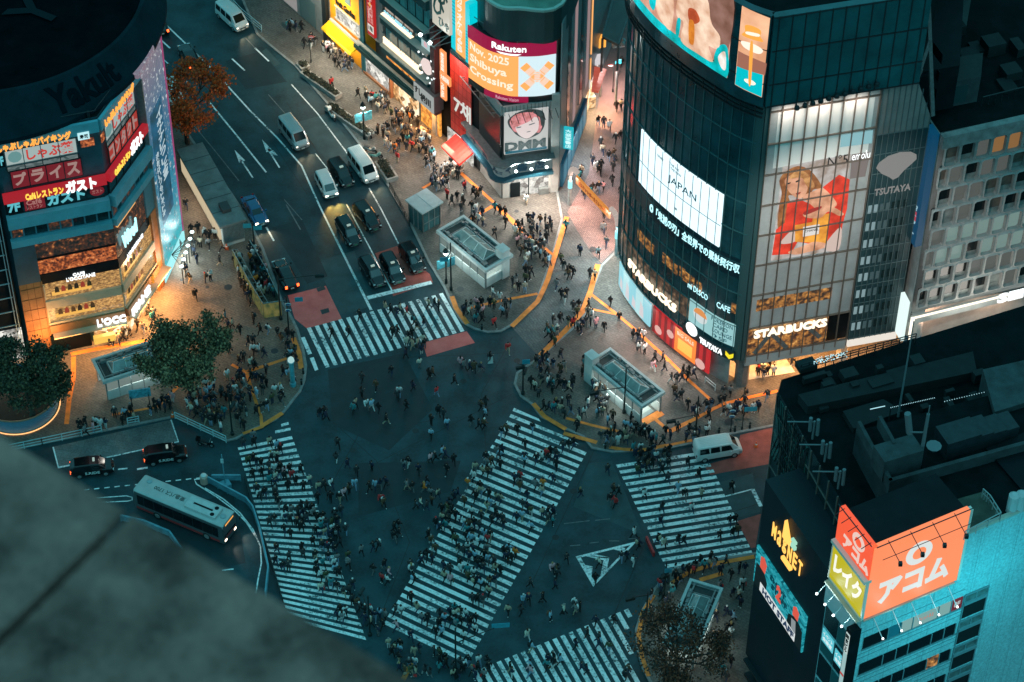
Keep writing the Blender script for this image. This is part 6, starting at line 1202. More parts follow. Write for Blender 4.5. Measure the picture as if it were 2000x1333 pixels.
for k in range(4):
 u=4.9*(.05+.26*k); p=AFL.W(u,30.0,1.3); fl.append((p,SFL.W(u,33,.1))); mb.lathe(p,[(.07,0),(.12,.08),(.08,.18)],8)
mb.build("floodlight",E("flood_ice",(.85,1,1),4.0),t)
mb=MB()
for p,a in fl:mb.bar(p,(p.x+(a.x-p.x)*.9,p.y+(a.y-p.y)*.9,31.0),.06)
mb.build("floodlight_arm",M("arm_white",(.6,.65,.65),.5),t)
for i in(1,3,5,6,8):lamp("floodlight_beam",'SPOT',fl[i][0]+(fl[i][1]-fl[i][0]).normalized()*.35,60,(.7,1,1),t,.1,fl[i][1],spot=R(120))
for r,(za,zb)in enumerate([(27.6,29.1),(24.1,25.6),(20.6,22.1),(17.1,18.6)]):
 q0=AFR.uv(*ca((390,845))[0]); zc=q0[1]-3.5*r
 fr=[(.5,2.6),(2.75,3.85),(3.95,5.0),(5.1,7.2),(7.3,8.4),(8.5,9.5)]if r else[(.5,2.7),(2.8,3.9),(3.95,5.0),(5.1,7.4),(7.5,8.6),(8.7,9.7)]
 sc=AFR.uv(*ca((1395,380))[0])[0]/9.75
 mb=MB(); AFR.box(mb,.45*sc,9.8*sc,zc-.22,zc-.1,0,.14)
 for a,b in fr:AFR.box(mb,(b+.01)*sc,(b+.09)*sc,zc-.1,zc+1.35,0,.12)
 wo_=mb.build("window_strip",M("frame_blue_grey",(.16,.24,.26),.5),t); WM=[M("window_black",(.004,.008,.01),.15,spec=.5),M("window_blue",(.03,.16,.2),.4),E("window_pale",(.28,.52,.50),.6),E("floor_plate_red",(.16,.008,.02),.7),AMBER]
 for i,(a,b)in enumerate(fr):mb=MB(); AFR.box(mb,a*sc,b*sc,zc-.1,zc+1.35,.0,.06); mb.build("pane",WM[(0,1,2,2,2,3)[i]if r==0 else(4 if(r==2 and i==4)else 0)],wo_)
 if r==0:mb=MB(); AFR.text(mb,"8F",8.95*sc,9.5*sc,zc+.3,zc+1.0,.06,.03,0,.03); AFR.text(mb,"フィットネス",5.6*sc,7.0*sc,zc+.4,zc+.95,.06,.02,1); mb.build("window_lettering",[E("letter_grey_lit",(.5,.55,.55),.7),E("letter_coral",(.7,.2,.15),.7)],wo_)
 x0=AFR.uv(*ca((1415,350))[0])[0]; x1=AFR.uv(*ca((1640,280))[0])[0]
 mb=MB(); AFR.box(mb,x0,x1,zc+.1,zc+1.35,-.1,.05,0); AFR.box(mb,x0,x1,zc-1.9,zc+.05,-.2,.02,1); st=mb.build("stair_window",[M("stair_pane",(.10,.14,.14),.3,noise=2,amt=.5),M("stair_recess",(.002,.006,.007),.8)],t)
 mb=MB();
 for u in(x0,(x0+x1)/2,x1):AFR.box(mb,u-.05,u+.05,zc-1.9 if u!=(x0+x1)/2 else zc+.1,zc+1.35,.05,.12)
 AFR.box(mb,x0,x1,zc+1.3,zc+1.42,.05,.14); AFR.box(mb,x0,x1,zc+.05,zc+.4,.0,.2); mb.build("frame",M("frame_blue_grey",(.16,.24,.26),.5),st)
 mb=MB(); AFR.box(mb,0,x0-.1,zc+2.2,zc+2.24,0,.03); AFR.box(mb,0,x0-.1,zc-.75,zc-.71,0,.03); mb.build("wall_joint",M("joint_teal",(.12,.2,.22),.6),t)
lamp("wall_floodlight",'AREA',AFR.W(uR_+2.0,32,7.0),135,(.05,.84,1),t,4,AFR.W(uR_+5,29,0)); lamp("wall_floodlight",'AREA',AFR.W(6,31.5,9.0),185,(.05,.86,1),t,5,AFR.W(6,22,0))
mb=MB(); AFL.box(mb,.05,4.2,28.3,30.8,0,.3,0); mb.build("lit_spandrel",M("spandrel_ice",(.52,.6,.6),.5),t)
mb=MB()
for k in range(2):
 for r in range(6):AFL.box(mb,.2+2.0*k,2.05+2.0*k,25.3-3.4*r,28.2-3.4*r,0,.1,(k+r)%2)
wo_=mb.build("glass_strip",[M("strip_black",(.006,.02,.024),.15),M("strip_teal",(.02,.12,.13),.3)],t)
mb=MB()
for k in range(2):z=25.0-.5*k; AFL.box(mb,.3+2.0*k,2.0+2.0*k,z-1.6,z,.1,.16,0); AFL.text(mb,"イベント",.45+2*k,1.85+2*k,z-.7,z-.2,.16,.03,1); AFL.text(mb,"会議室",.45+2*k,1.85+2*k,z-1.35,z-.85,.16,.03,1)
mb.build("window_plates",[E("plate_cyan",(.12,.62,.72),.75),E("plate_white",(.7,.9,.92),.8)],wo_)
mb=MB(); AFL.box(mb,4.25,4.95,8,30.0,-.1,.9,0); AFL.box(mb,4.35,4.85,27.0,29.5,.9,.95,1); AFL.box(mb,4.35,4.85,8,26.9,.9,.93,2); AFL.box(mb,4.35,4.85,24.0,24.25,.93,.96,3); o=mb.build("name_blade",[BLACK,E("blade_white",(.6,.75,.72),.7,True),E("blade_pale_ice",(.42,.66,.66),.65,True),E("blade_red",(.5,.06,.05),.7)],t)
mb=MB(); AFL.vtext(mb,"岡京ビル",4.4,4.8,27.1,29.4,.95,.03,0,.02); mb.build("blade_lettering",INK,o)
mb=MB(); dk=[G(x,y,zhi+.05)for x,y in cr_((800,1095),(1135,900),(990,710),(710,790))]; mb.prism([tuple(p[:2])for p in dk],zhi-1.2,zhi+.05,0); mb.build("roof_deck",M("deck_mossy",(.05,.06,.045),.85,noise=1,amt=.4),t)
mb=MB(); rl=[G(x,y,zhi+1.1)for x,y in cr_((825,1055),(1135,895),(1040,745),(980,690))]; mb.path(rl,.05); mb.path([p-Vector((0,0,.5))for p in rl],.04)
for a,b in zip(rl,rl[1:]):
 for k in range(4):p=a.lerp(b,k/3); mb.tube(p,(p.x,p.y,zhi),.05)
mb.build("roof_rail",M("rail_pale",(.30,.36,.36),.5),t)
for x,y in((1220,880),(1285,865)):mb=MB(); p=G(*cr_((x,y))[0],zhi); mb.lathe(p,[(.45,0),(.45,1.9),(.2,2.1)],12); mb.build("water_tank",M("tank_pale",(.42,.46,.46),.4),t)
mb=MB(); mb.prism([tuple(AC+dr_*16+dl*.6),tuple(AC+dr_*34+dl*.6),tuple(AC+dr_*34+dl*7),tuple(AC+dr_*16+dl*7)],zhi,zhi+.25); mb.build("roof_slab",BLACK,t)
t=thing("honeycomb_store",(52,200,0),"grey department store with a honeycomb of rounded concrete window frames","building")
S0=Vector((41.4,189.3)); sd=Vector((.945,.33)).normalized(); SF=Fac([S0,S0+sd*22]); SS=Fac([S0+Vector((-.33,.945))*26,S0])
zn=Zat(S0,616); zt=SF.uv(1863,258)[1]
mb=MB(); mb.prism([tuple(S0+sd*.1+Vector((-.1,.3))),tuple(S0+sd*22),tuple(S0+sd*22+Vector((-.33,.945))*26),tuple(S0+Vector((-.33,.945))*26)],zn,zt,0,1,bottom=True); mb.build("wall",[M("store_concrete",(.20,.205,.20),.85,noise=.6,amt=.25),ROOF],t)
mb=MB(); mb.prism([tuple(S0+sd*1.5+Vector((-.33,.945))*2.5),tuple(S0+sd*22),tuple(S0+sd*22+Vector((-.33,.945))*20),tuple(S0+Vector((-.33,.945))*20)],.13,zn,0); mb.build("ground_storey",CONC_L,t)
cz=crop(1740,200,6.058); g0=SF.uv(*cz((770,400))[0]); g1=SF.uv(*cz((1470,250))[0]); pitch=1.72; rowh=(zt-1.3-zn-1.2)/8
PM=[M("pane_black",(.006,.008,.008),.15,spec=.5),M("pane_grey",(.16,.17,.16),.4,noise=1.5,amt=.4),E("pane_blind",(.17,.185,.17),.4),E("pane_mint",(.22,.34,.31),.6),M("pane_brown",(.10,.075,.06),.4,noise=2,amt=.4),E("pane_amber",(.40,.20,.07),.5)]
frame=MB()
for r in range(8):
 zb=zn+1.2+rowh*r
 for k in range(14):
  u0=.5+pitch*k+(.86 if r%2 else 0)-.86; u1=u0+pitch
  a,b=max(.35,u0+.14),u1-.14
  if b-a<.4 or u1>21.8:continue
  mi=random.choice([0,0,1,2,2,4,2,0]); mi=3 if r in(2,3)and random.random()<.7 else mi; mi=5 if(r==7 and k in(3,4))else mi; pm=MB()
  z0,z1=zb+.2,zb+rowh-.2; SF.box(pm,a,b,z0+(z1-z0)*.28,z1-(z1-z0)*(.22 if mi else 0),.02,.08,mi); SF.box(pm,a,b,z0,z0+(z1-z0)*.26,.02,.08,mi if mi in(2,3,5)else 1)
  if u0<17:pm.build('window',PM,t)
  c=.17; hole=[(a+c,z0),(b-c,z0),(b,z0+c),(b,z1-c),(b-c,z1),(a+c,z1),(a,z1-c),(a,z0+c)]; U0,U1,Z0,Z1=max(.2,u0),u1,zb,zb+rowh; out=[(a+c,Z0),(b-c,Z0),(U1,z0+c),(U1,z1-c),(b-c,Z1),(a+c,Z1),(U0,z1-c),(U0,z0+c)]
  V=[SF.W(u,z,.55)for u,z in hole]+[SF.W(u,z,.45)for u,z in out]+[SF.W(u,z,.05)for u,z in hole]
  F_=[(i,(i+1)%8,8+(i+1)%8,8+i)for i in range(8)]+[(16+i,16+(i+1)%8,(i+1)%8,i)for i in range(8)]
  V+=[SF.W(U1,Z0,.45),SF.W(U1,Z1,.45),SF.W(U0,Z1,.45),SF.W(U0,Z0,.45)]; F_+=[(9,24,10),(11,25,12),(13,26,14),(15,27,8)]
  frame.add(V,F_)
frame.build("window_frames",M("frame_concrete",(.25,.25,.24),.8,noise=.8,amt=.2),t)
mb=MB(); SF.box(mb,0,22,zt-1.3,zt+.2,0,.75); SS.box(mb,0,26,zt-.6,zt+.2,0,.2); mb.build("cornice",M("cornice_grey",(.18,.19,.185),.85,noise=1.2,amt=.35),t)
mb=MB(); SS.box(mb,0,26,zn-1,zt,0,.12); mb.build("side_wall",CONC,t)
mb=MB()
for k in range(12):SS.box(mb,26-3.6,26-1.6,zn+8+2.2*k,zn+9.2+2.2*k,.12,.2)
mb.build("side_louvre",BLACK,t)
mb=MB(); p0,p1=G(1845,292,0),0; bz=[SS.uv(1838,292,1.0)[1],SS.uv(1800,508,1.0)[1]]; SS.box(mb,26-1.5,26+.1,bz[1],bz[0],.12,.9); o=mb.build("blue_blade_sign",E("blade_blue",(.0,.085,.20),.45,True),t)
mb=MB(); SS.text(mb,"Pink Books",26-1.3,26-.5,bz[1]+.6,bz[1]+5.0,.9,.04,0,.02,rot=True); SS.box(mb,26-1.3,26-.5,bz[1]+3.0,bz[1]+4.2,.9,.94,1); mb.build("blade_lettering",[E("blade_letter",(.35,.6,.7),.7),E("blade_mark_red",(.5,.05,.08),.7)],o)
mb=MB(); SF.box(mb,0,22,zn-.06,zn+.08,.4,.6,0); SF.box(mb,-.1,.15,.13,zn,.3,.7,0); mb.build("neon_edge",E("edge_warm_white",(1,.92,.75),1.3,True),t)
mb=MB(); SF.box(mb,0,22,zn-1.1,zn-.1,0,.35); mb.build("portal_band",CONC_L,t)
mb=MB(); a=SF.uv(*crop(1550,400,2.962)((1175,548))[0],.6); SF.text(mb,"SEIBU",a[0],a[0]+6.2,zn-.6,zn+.7,.7,.15,0,.04); mb.build("store_sign",[LETTER_W],t)
mb=MB(); p=SF.W(1.0,.13,-.6); mb.lathe(p,[(.9,0),(.9,zn-.2)],14,0); mb.lathe((p.x,p.y,3.2),[(.92,0),(.92,1.4)],14,1); mb.build("portal_pillar",[CONC_L,M("pillar_blue_band",(.02,.12,.22),.5)],t)
lamp("portal_light",'AREA',SF.W(2.5,zn-1.3,-1.0),170,(1,.55,.36),t,3,SF.W(2.5,0,0)); lamp("portal_light",'AREA',SF.W(10,zn-1.3,1.0),120,(1,.6,.4),t,4,SF.W(10,0,1.5))
lamp("facade_uplight",'AREA',SF.W(6,zn+.5,5.0),230,(1,.95,.85),t,6,SF.W(6,zn+8,0))
mb=MB(); p=G(1868,190,zt); Q=[G(x,y,zt+.2)for x,y in((1825,212),(1908,196),(1912,150),(1815,165))]; mb.prism([tuple(q_[:2])for q_ in Q],zt,zt+3.2,0,1); o=mb.build("roof_shed",[CONC_W,M("shed_roof_black",(.012,.02,.02),.7,noise=2)],t)
mb=MB(); fs=Fac([Q[0][:2],Q[1][:2]]); fs.box(mb,fs.L*.25,fs.L*.72,zt+.4,zt+2.5,0,.08); mb.build("door",M("door_slate",(.02,.05,.055),.5),o)
mb=MB(); rr=[G(x,y,zt+1.2)for x,y in((1920,190),(2010,168))]; mb.path(rr,.06)
for k in range(8):q_=rr[0].lerp(rr[1],k/7); mb.tube(q_,(q_.x,q_.y,zt),.05)
mb.build("roof_rail",STEEL_D,t)
mb=MB()
for k in range(10):p=G(random.uniform(1860,2000),random.uniform(60,180),zt); mb.box(p,random.uniform(.6,2),random.uniform(.6,2),random.uniform(.4,1.4),R(20))
mb.build("roof_plant",M("plant_dark",(.006,.011,.012),.8),t)
t=thing("grey_stair_tower",G(1820,100,0),"plain grey concrete stair tower rising among black roofs behind the glass building","tower")
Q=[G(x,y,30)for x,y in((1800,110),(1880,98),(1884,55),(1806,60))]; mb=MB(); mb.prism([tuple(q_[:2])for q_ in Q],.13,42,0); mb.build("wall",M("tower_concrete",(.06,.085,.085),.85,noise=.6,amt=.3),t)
mb=MB(); mb.prism([(Q[0].x-.1,Q[0].y-.1),(Q[1].x+.1,Q[1].y-.1),(Q[2].x+.1,Q[2].y+.1),(Q[3].x-.1,Q[3].y+.1)],42,42.6,0); mb.build("coping",CONC,t)
t=thing("office_building",G(1950,60,0),"unlit black office block filling the top right background","building")
Q=[G(x,y,24)for x,y in((1720,70),(2060,20),(2060,-120),(1720,-60))]; mb=MB(); mb.prism([tuple(q_[:2])for q_ in Q],.13,24,0); mb.build("wall",BLACK,t)
mb=MB(); mb.prism([(Q[0].x+1,Q[0].y+1),(Q[1].x-1,Q[1].y+1),(Q[2].x-1,Q[2].y-1),(Q[3].x+1,Q[3].y-1)],24,24.9,0); mb.build("parapet",STEEL_D,t)
t=thing("concrete_ledge",(-.6,1.5,CAM_H-2.3),"blurred grey concrete ledge with a dark joint close in the foreground","ledge")
zl=CAM_H-2.1; e0,e1=G(-10,868,zl),G(790,1345,zl); ed=(e1-e0).normalized(); nn=Vector((ed.y,-ed.x,0)); nn=nn if nn.y<0 else-nn
A=e0-ed*2.2; B=e1+ed*1.6; jp=G(243,1010,zl); ju=(jp-A).dot(ed); jd=(G(0,1250,zl)-jp).normalized()
LM=M("ledge_concrete",(.040,.018,.015),.9,noise=11.0,bump=.8,col2=(.42,.205,.168))
th=Vector((0,0,-.35)); J=A+ed*ju
def slab(P_,name):
 mb=MB(); n=len(P_); V=[p for p in P_]+[p+th for p in P_]; mb.add(V,[tuple(range(n))]+[(i,(i+1)%n,n+(i+1)%n,n+i)for i in range(n)]); return mb.build(name,LM,t,bevel=.012)
far=2.6
slab([A,J-ed*.017,J-ed*.017+jd*far,A+jd*far],"coping_slab"); slab([J+ed*.017,B,B+jd*far,J+ed*.017+jd*far],"coping_slab")
mb=MB(); mb.quad(J-ed*.03+th*.2,J+ed*.03+th*.2,J+ed*.03+jd*far+th*.2,J-ed*.03+jd*far+th*.2); mb.build("joint",BLACK,t)
# ================================================================ pavement furniture
c2=crop(400,0,2.962); c3=crop(0,780,2.41); c4=crop(400,850,2.76); c5=crop(800,850,2.76); c6=crop(1200,850,2.76); c7=crop(400,400,2.962); c8=crop(800,400,2.962); cl=crop(0,400,2.962); c1=crop(0,0,2.962); s1=crop(1200,400,2.962); ct=crop(800,0,2.962); r8=crop(1080,0,3.919)
g=lambda c,x,y,z=0.13:G(*c((x,y))[0],z)
RIM=M("roof_rim_pale",(.46,.50,.49),.5,noise=1.5,amt=.15); PANW=M("wall_panel_white",(.55,.57,.55),.5,noise=1,amt=.15); PAND=M("roof_pan_dark",(.035,.045,.045),.7,noise=2,amt=.4); SKYL=M("skylight_glass",(.16,.20,.19),.15,noise=1.2,amt=.35,spec=.6); GLASSY=M("glass_tealgrey",(.03,.10,.11),.1,noise=.8,amt=.4,spec=.6)
POLE=M("pole_black_green",(.012,.022,.022),.45,.2,noise=3); POLEG=M("pole_grey",(.20,.23,.23),.5,.3,noise=3); SIGNC=M("sign_cyan_paint",(.02,.26,.34),.5,noise=1.5,amt=.3)
def quadfit(P):
 """a true rectangle (centre, axes, lengths) nearest to four traced corners in order"""
 c=sum(P,Vector())/4; u=((P[1]-P[0])+(P[2]-P[3]))/2; v=((P[3]-P[0])+(P[2]-P[1]))/2
 lu,lv=u.length,v.length; du=u.normalized(); dv=Vector((-du.y,du.x,0)); dv=dv if dv.dot(v)>0 else-dv
 return Vector((c.x,c.y,0)),du,dv,lu,lv
def subway(px,zr,label,tower=None,lit=(.8,1,.95),power=160,open_end=1,text=None,name="subway_entrance"):
 c,du,dv,lu,lv=quadfit([G(x,y,zr)for x,y in px]); z0=.13
 if lu<lv:du,dv,lu,lv=dv,-du,lv,lu
 t=thing(name,(c.x,c.y,z0),label,"subway entrance","glass roofed subway entrances round the crossing")
 W=lambda a,b,z:Vector((c.x,c.y,0))+du*a+dv*b+Vector((0,0,z))
 ob=lambda mb,a0,a1,b0,b1,z0_,z1_,mi=0:mb.obox(W(a0,b0,z0_),du*(a1-a0),dv*(b1-b0),(0,0,z1_-z0_),mi)
 hu,hv=lu/2,lv/2; iu,iv=hu-.35,hv-.3
 mb=MB()
 for s_ in(-1,1):ob(mb,-iu,iu,s_*iv-.1,s_*iv+.1,z0,z0+1.25)
 ob(mb,-iu,-iu+.2,-iv,iv,z0,z0+1.25)if open_end>0 else ob(mb,iu-.2,iu,-iv,iv,z0,z0+1.25); mb.build("low_wall",PANW,t)
 mb=MB()
 for s_ in(-1,1):ob(mb,-iu,iu,s_*iv-.03,s_*iv+.03,z0+1.3,zr-.35)
 mb.build("side_glazing",E("glazing_lit_green",(.30,.40,.37),.42),t)
 mb=MB(); n=max(4,int(lu/1.3))
 for i in range(n+1):
  for s_ in(-1,1):a=-iu+2*iu*i/n; ob(mb,a-.06,a+.06,s_*iv-.1,s_*iv+.1,z0,zr-.3)
 mb.build("posts",POLEG,t)
 mb=MB(); ob(mb,-hu,hu,-hv,-hv+.3,zr-.4,zr); ob(mb,-hu,hu,hv-.3,hv,zr-.4,zr); ob(mb,-hu,-hu+.3,-hv+.3,hv-.3,zr-.4,zr); ob(mb,hu-.3,hu,-hv+.3,hv-.3,zr-.4,zr); mb.build("roof_rim",RIM,t)
 mb=MB(); ob(mb,-hu+.3,hu-.3,-hv+.3,hv-.3,zr-.38,zr-.25); mb.build("roof_pan",PAND,t)
 mb=MB()
 for i in range(9):a=-hu+.5+(lu-1)*i/8; ob(mb,a-.05,a+.05,-hv+.3,hv-.3,zr-.25,zr-.13)
 for b in(-hv*.62,hv*.62):ob(mb,-hu+.3,hu-.3,b-.08,b+.08,zr-.25,zr-.1)
 for k in range(14):a,b=random.uniform(-hu+.5,hu-.9),random.choice((-1,1))*random.uniform(hv*.55,hv*.75); ob(mb,a,a+random.uniform(.2,.7),b-.15,b+.15,zr-.25,zr+random.uniform(-.05,.2))
 mb.build("roof_services",POLEG,t)
 sa,sb=hu*.62,hv*.5; A=[W(-sa,-sb,zr-.2),W(sa,-sb,zr-.2),W(sa,sb,zr-.2),W(-sa,sb,zr-.2)]; r0,r1=W(-sa*.8,0,zr+.45),W(sa*.8,0,zr+.45)
 mb=MB(); mb.quad(A[0],A[1],r1,r0); mb.quad(A[2],A[3],r0,r1); mb.add([A[3],A[0],r0],[(0,1,2)]); mb.add([A[1],A[2],r1],[(0,1,2)]); sk=mb.build("skylight",SKYL,t)
 mb=MB(); mb.bar(r0,r1,.1)
 for i in range(4):f_=i/3; mb.bar(A[0].lerp(A[1],f_),r0.lerp(r1,f_),.07); mb.bar(A[3].lerp(A[2],f_),r0.lerp(r1,f_),.07)
 for a,b in zip(A,A[1:]+A[:1]):mb.bar(a,b,.12)
 mb.build("frame",RIM,sk)
 mb=MB(); n=12
 for i in range(n):a=-iu*.6+iu*1.5*i/n; ob(mb,a,a+iu*1.5/n,-iv*.7,iv*.7,z0-.1,z0+.02+.0*i,i%2)
 mb.build("stair_treads",[CONC_L,CONC],t)
 if tower:a,b,h_=tower; mb=MB(); ob(mb,a*hu-.6,a*hu+.6,b*hv-.5,b*hv+.5,z0,zr+h_,0); ob(mb,a*hu-.65,a*hu+.65,b*hv-.55,b*hv+.55,zr+h_,zr+h_+.1,0); mb.build("vent_tower",PANW,t)
 lamp("ceiling_light",'AREA',W(0,0,zr-.5),power,lit,t,lu*.6)
 return t,W,hu,hv
subway(c8((315,55),(172,140),(420,392),(598,292)),3.2,"subway entrance with pale rim and white vent tower beside the shopping lane mouth",(.82,.55,.9),open_end=-1)
subway(c8((1035,900),(1160,828),(1482,1078),(1335,1178)),3.2,"subway entrance with grey skylight in front of the curved glass building",(-.95,.7,.8),power=260)
subway(cl((530,890),(880,785),(1020,885),(592,1030)),3.2,"subway entrance half hidden by the round plaza tree near the amber cafe",power=140,open_end=-1)
subway(c6((375,770),(560,810),(470,1190),(290,1120)),3.2,"subway entrance with glass roof beside the leafless tree at bottom right",power=150)
t=thing("long_station_shelter",g(c1,1230,1100),"long low concrete shelter with lit side panels beside the road","shelter")
cR=[G(x,y,3.5)for x,y in c1((1010,870),(1165,825),(1432,1268),(1282,1312))]; c,du,dv,lu,lv=quadfit(cR)
if lu<lv:du,dv,lu,lv=dv,-du,lv,lu
WS=lambda a,b,z:Vector((c.x,c.y,0))+du*a+dv*b+Vector((0,0,z)); ob=lambda mb,a0,a1,b0,b1,z0_,z1_,mi=0:mb.obox(WS(a0,b0,z0_),du*(a1-a0),dv*(b1-b0),(0,0,z1_-z0_),mi)
e=1 if(WS(lu/2,0,0).y<c.y)else-1; sB=1 if WS(0,1,0).x<c.x else-1
mb=MB(); ob(mb,-lu/2,lu/2,-lv/2,lv/2,3.2,3.5,0); mb.build("roof",M("shelter_roof",(.20,.195,.185),.85,noise=.8,amt=.3),t)
mb=MB()
for i in range(1,6):a=-lu/2+lu*i/6; ob(mb,a-.03,a+.03,-lv/2,lv/2,3.5,3.53)
a=e*lu*.32; ob(mb,a-.7,a+.7,-.5,.5,3.5,4.0); mb.build("roof_hatch",M("hatch_dark",(.06,.06,.06),.7),t)
mb=MB(); ob(mb,-lu/2+.2,lu/2-.3,-lv/2+.3,lv/2-.3,.13,3.2); mb.build("wall",PANW,t)
mb=MB();
for i in range(8):a0=-lu/2+.4+(lu-.9)*i/8; b0=sB*(lv/2-.3); ob(mb,a0,a0+(lu-.9)/8-.25,b0,b0+sB*.08,.5,2.9)
mb.build("lit_panels",E("panel_cream",(.85,.70,.45),.55,True),t)
mb=MB()
for i in range(16):b0=-lv/2+.35+(lv-.7)*i/16; a0=e*(lu/2-.3); ob(mb,a0,a0+e*.1,b0,b0+.1,.6,3.1)
mb.build("slatted_front",POLEG,t)
lamp("panel_light",'AREA',WS(0,sB*(lv/2+.3),2.8),170,(1,.82,.6),t,6,WS(0,sB*(lv/2+2.5),0))
t=thing("glass_lift_box",g(c2,1270,1260),"teal glass lift box with a flat pale roof by the kerb","lift")
c,du,dv,lu,lv=quadfit([G(x,y,3.4)for x,y in c2((1160,1152),(1285,1090),(1377,1167),(1256,1242))]); WS=lambda a,b,z:Vector((c.x,c.y,0))+du*a+dv*b+Vector((0,0,z))
mb=MB(); ob(mb,-lu/2,lu/2,-lv/2,lv/2,3.2,3.4); ob(mb,-.03,.03,-lv/2,lv/2,3.4,3.43); mb.build("roof",RIM,t)
mb=MB(); ob(mb,-lu/2+.3,lu/2-.3,-lv/2+.3,lv/2-.3,.13,3.2); mb.build("glazing",GLASSY,t)
mb=MB()
for a in(-1,-.33,.33,1):
 for b in(-1,1):x,y=a*(lu/2-.3),b*(lv/2-.3); ob(mb,x-.06,x+.06,y-.06,y+.06,.13,3.2); x,y=b*(lu/2-.3),a*(lv/2-.3); ob(mb,x-.06,x+.06,y-.06,y+.06,.13,3.2)
for b in(-1,1):y=b*(lv/2-.3); ob(mb,-lu/2+.3,lu/2-.3,y-.05,y+.05,1.3,1.4)
mb.build("frame",POLEG,t)
t=thing("smoking_enclosure",g(c7,340,480),"yellow green hoarding enclosure packed with people at the left kerb","enclosure")
HO=ROOM("hoarding_print",[(.02,.05,.05),(.06,.10,.04),(.20,.19,.05),(.28,.26,.10)],.5,1.2,(1,1,.6),vor=False)
ft=[G(x,y,2.3)for x,y in c7((160,262),(248,425),(336,572),(442,556))]; bt=[G(x,y,1.9)for x,y in c7((260,205),(350,360),(442,556))]
for P,h_ in((ft,2.3),(bt,1.9)):
 for a,b in zip(P,P[1:]):
  n=max(1,int((b-a).length/1.6))
  for i in range(n):
   p,q_=a.lerp(b,i/n),a.lerp(b,(i+.97)/n); d=(q_-p).normalized(); s_=Vector((d.y,-d.x,0))*.05; mb=MB(); mb.obox((p.x,p.y,.13),q_-p,s_,(0,0,h_-.25)); o=mb.build("hoarding_panel",HO if h_>2 else GLASSY,t)
mb=MB()
for P in(ft,bt):
 for a,b in zip(P,P[1:]):
  mb.bar(a,b,.07); n=max(1,int((b-a).length/1.6))
  for i in range(n+1):p=a.lerp(b,i/n); mb.tube((p.x,p.y,.13),p,.05)
 P2=[p+Vector((.55,.1,0))for p in P]
 if P is ft:
  for a,b in zip(P2[:-1],P2[1:]):mb.bar(a,b,.05)
  for a,b in zip(P,P2):mb.bar(a,b,.05)
  for k in range(9):a=P[0].lerp(P[2],k/8); mb.bar(a,a+Vector((.55,.1,0)),.04)
mb.build("frame",POLEG,t)
def lamp_post(px,h,label,banner=True,power=260,col=(.85,1,.95)):
 p=G(*px,.13); t=thing("street_lamp",p,label,"street lamp","street lamps round the crossing"); mb=MB(); mb.lathe(p,[(.16,0),(.16,.6),(.08,.7),(.06,h)],8); mb.build("pole",POLE,t)
 mb=MB(); mb.lathe(p+Vector((0,0,h)),[(.12,0),(.26,.12),(.26,.34),(.12,.4)],10); mb.build("lantern",E("lantern_ice",(.8,1,.95),5.0),t); mb=MB(); mb.lathe(p+Vector((0,0,h+.42)),[(.32,0),(.26,.25),(.05,.6)],10); mb.build("lantern_hood",POLE,t)
 if banner:
  for s_ in(-1,1):mb=MB(); mb.obox(p+Vector((s_*.12,-.02*s_,h-1.9)),(s_*.85,s_*.45,0),(0,.04,0),(0,0,1.25)); mb.build("banner",M("banner_sky",(.10,.42,.50),.6,noise=2.5,amt=.6),t)
 lamp("lantern_light",'POINT',p+Vector((0,0,h-.2)),power,col,t,.2)
lamp_post(c2((923,805))[0],4.6,"street lamp with two pale blue banners beside the hedge",power=520)
lamp_post(c8((212,455))[0],4.3,"street lamp with blue signs at the end of the taxi rank",power=380)
def mast(px,h,label,arms=(),signs=(),heads=(),cat="traffic signal",name="signal_pole",group="signal masts round the crossing",r=.10,base=.13):
 p=G(*px,base); t=thing(name,p,label,cat,group); mb=MB(); mb.tube(p,p+Vector((0,0,h)),r,r*.7); mb.lathe(p,[(r*2,0),(r*2,.35),(r,.45)],8)
 mb.build("pole",POLE,t)
 for z,dx,dy in arms:mb=MB(); mb.tube(p+Vector((0,0,z)),p+Vector((dx,dy,z+.15)),.06,.05); mb.build("arm",POLE,t)
 for z,dx,dy,ry in heads:
  c=p+Vector((dx,dy,z)); mb=MB(); mb.box(c,.95,.28,.34,ry); o=mb.build("signal_head",POLE,t)
 for z,dx,dy,kd in signs:
  c=p+Vector((dx,dy,z)); mb=MB()
  if kd=='disc':mb.tube(c,c+Vector((0,-.05,-.02)),.33,.33,16); mb.build("round_sign",M("sign_ice",(.40,.55,.58),.5),t); mb=MB(); mb.tube(c+Vector((0,-.05,-.02)),c+Vector((0,-.07,-.03)),.24,.24,16); mb.build("sign_face",M("sign_blue",(.02,.12,.3),.5),t)
  elif kd=='red':mb.tube(c,c+Vector((0,-.05,-.03)),.36,.36,16,0); mb.obox(c+Vector((-.24,-.07,-.09)),(.48,0,0),(0,-.02,0),(0,0,.12),1); mb.build("round_sign",[E("sign_no_entry",(.6,.06,.05),.6),M("sign_bar",(.8,.8,.8))],t)
  else:mb.obox(c+Vector((-kd/2,0,-.3)),(kd,.1*kd,0),(0,-.05,0),(0,0,.62)); mb.build("sign_plate",SIGNC,t)
 return t
mast(c7((440,662))[0],6.4,"black signal mast with a long arm over the kerb beside the hoarding enclosure",[(5.9,4.4,.7)],[],[(5.7,4.4,.7,.1)])
mast(c7((290,278))[0],4.4,"dark post with cyan plates behind the hoarding enclosure",[],[(4.0,-.6,0,.9),(3.7,.5,0,1.0)],[],"sign post","sign_post","sign posts on the pavements")
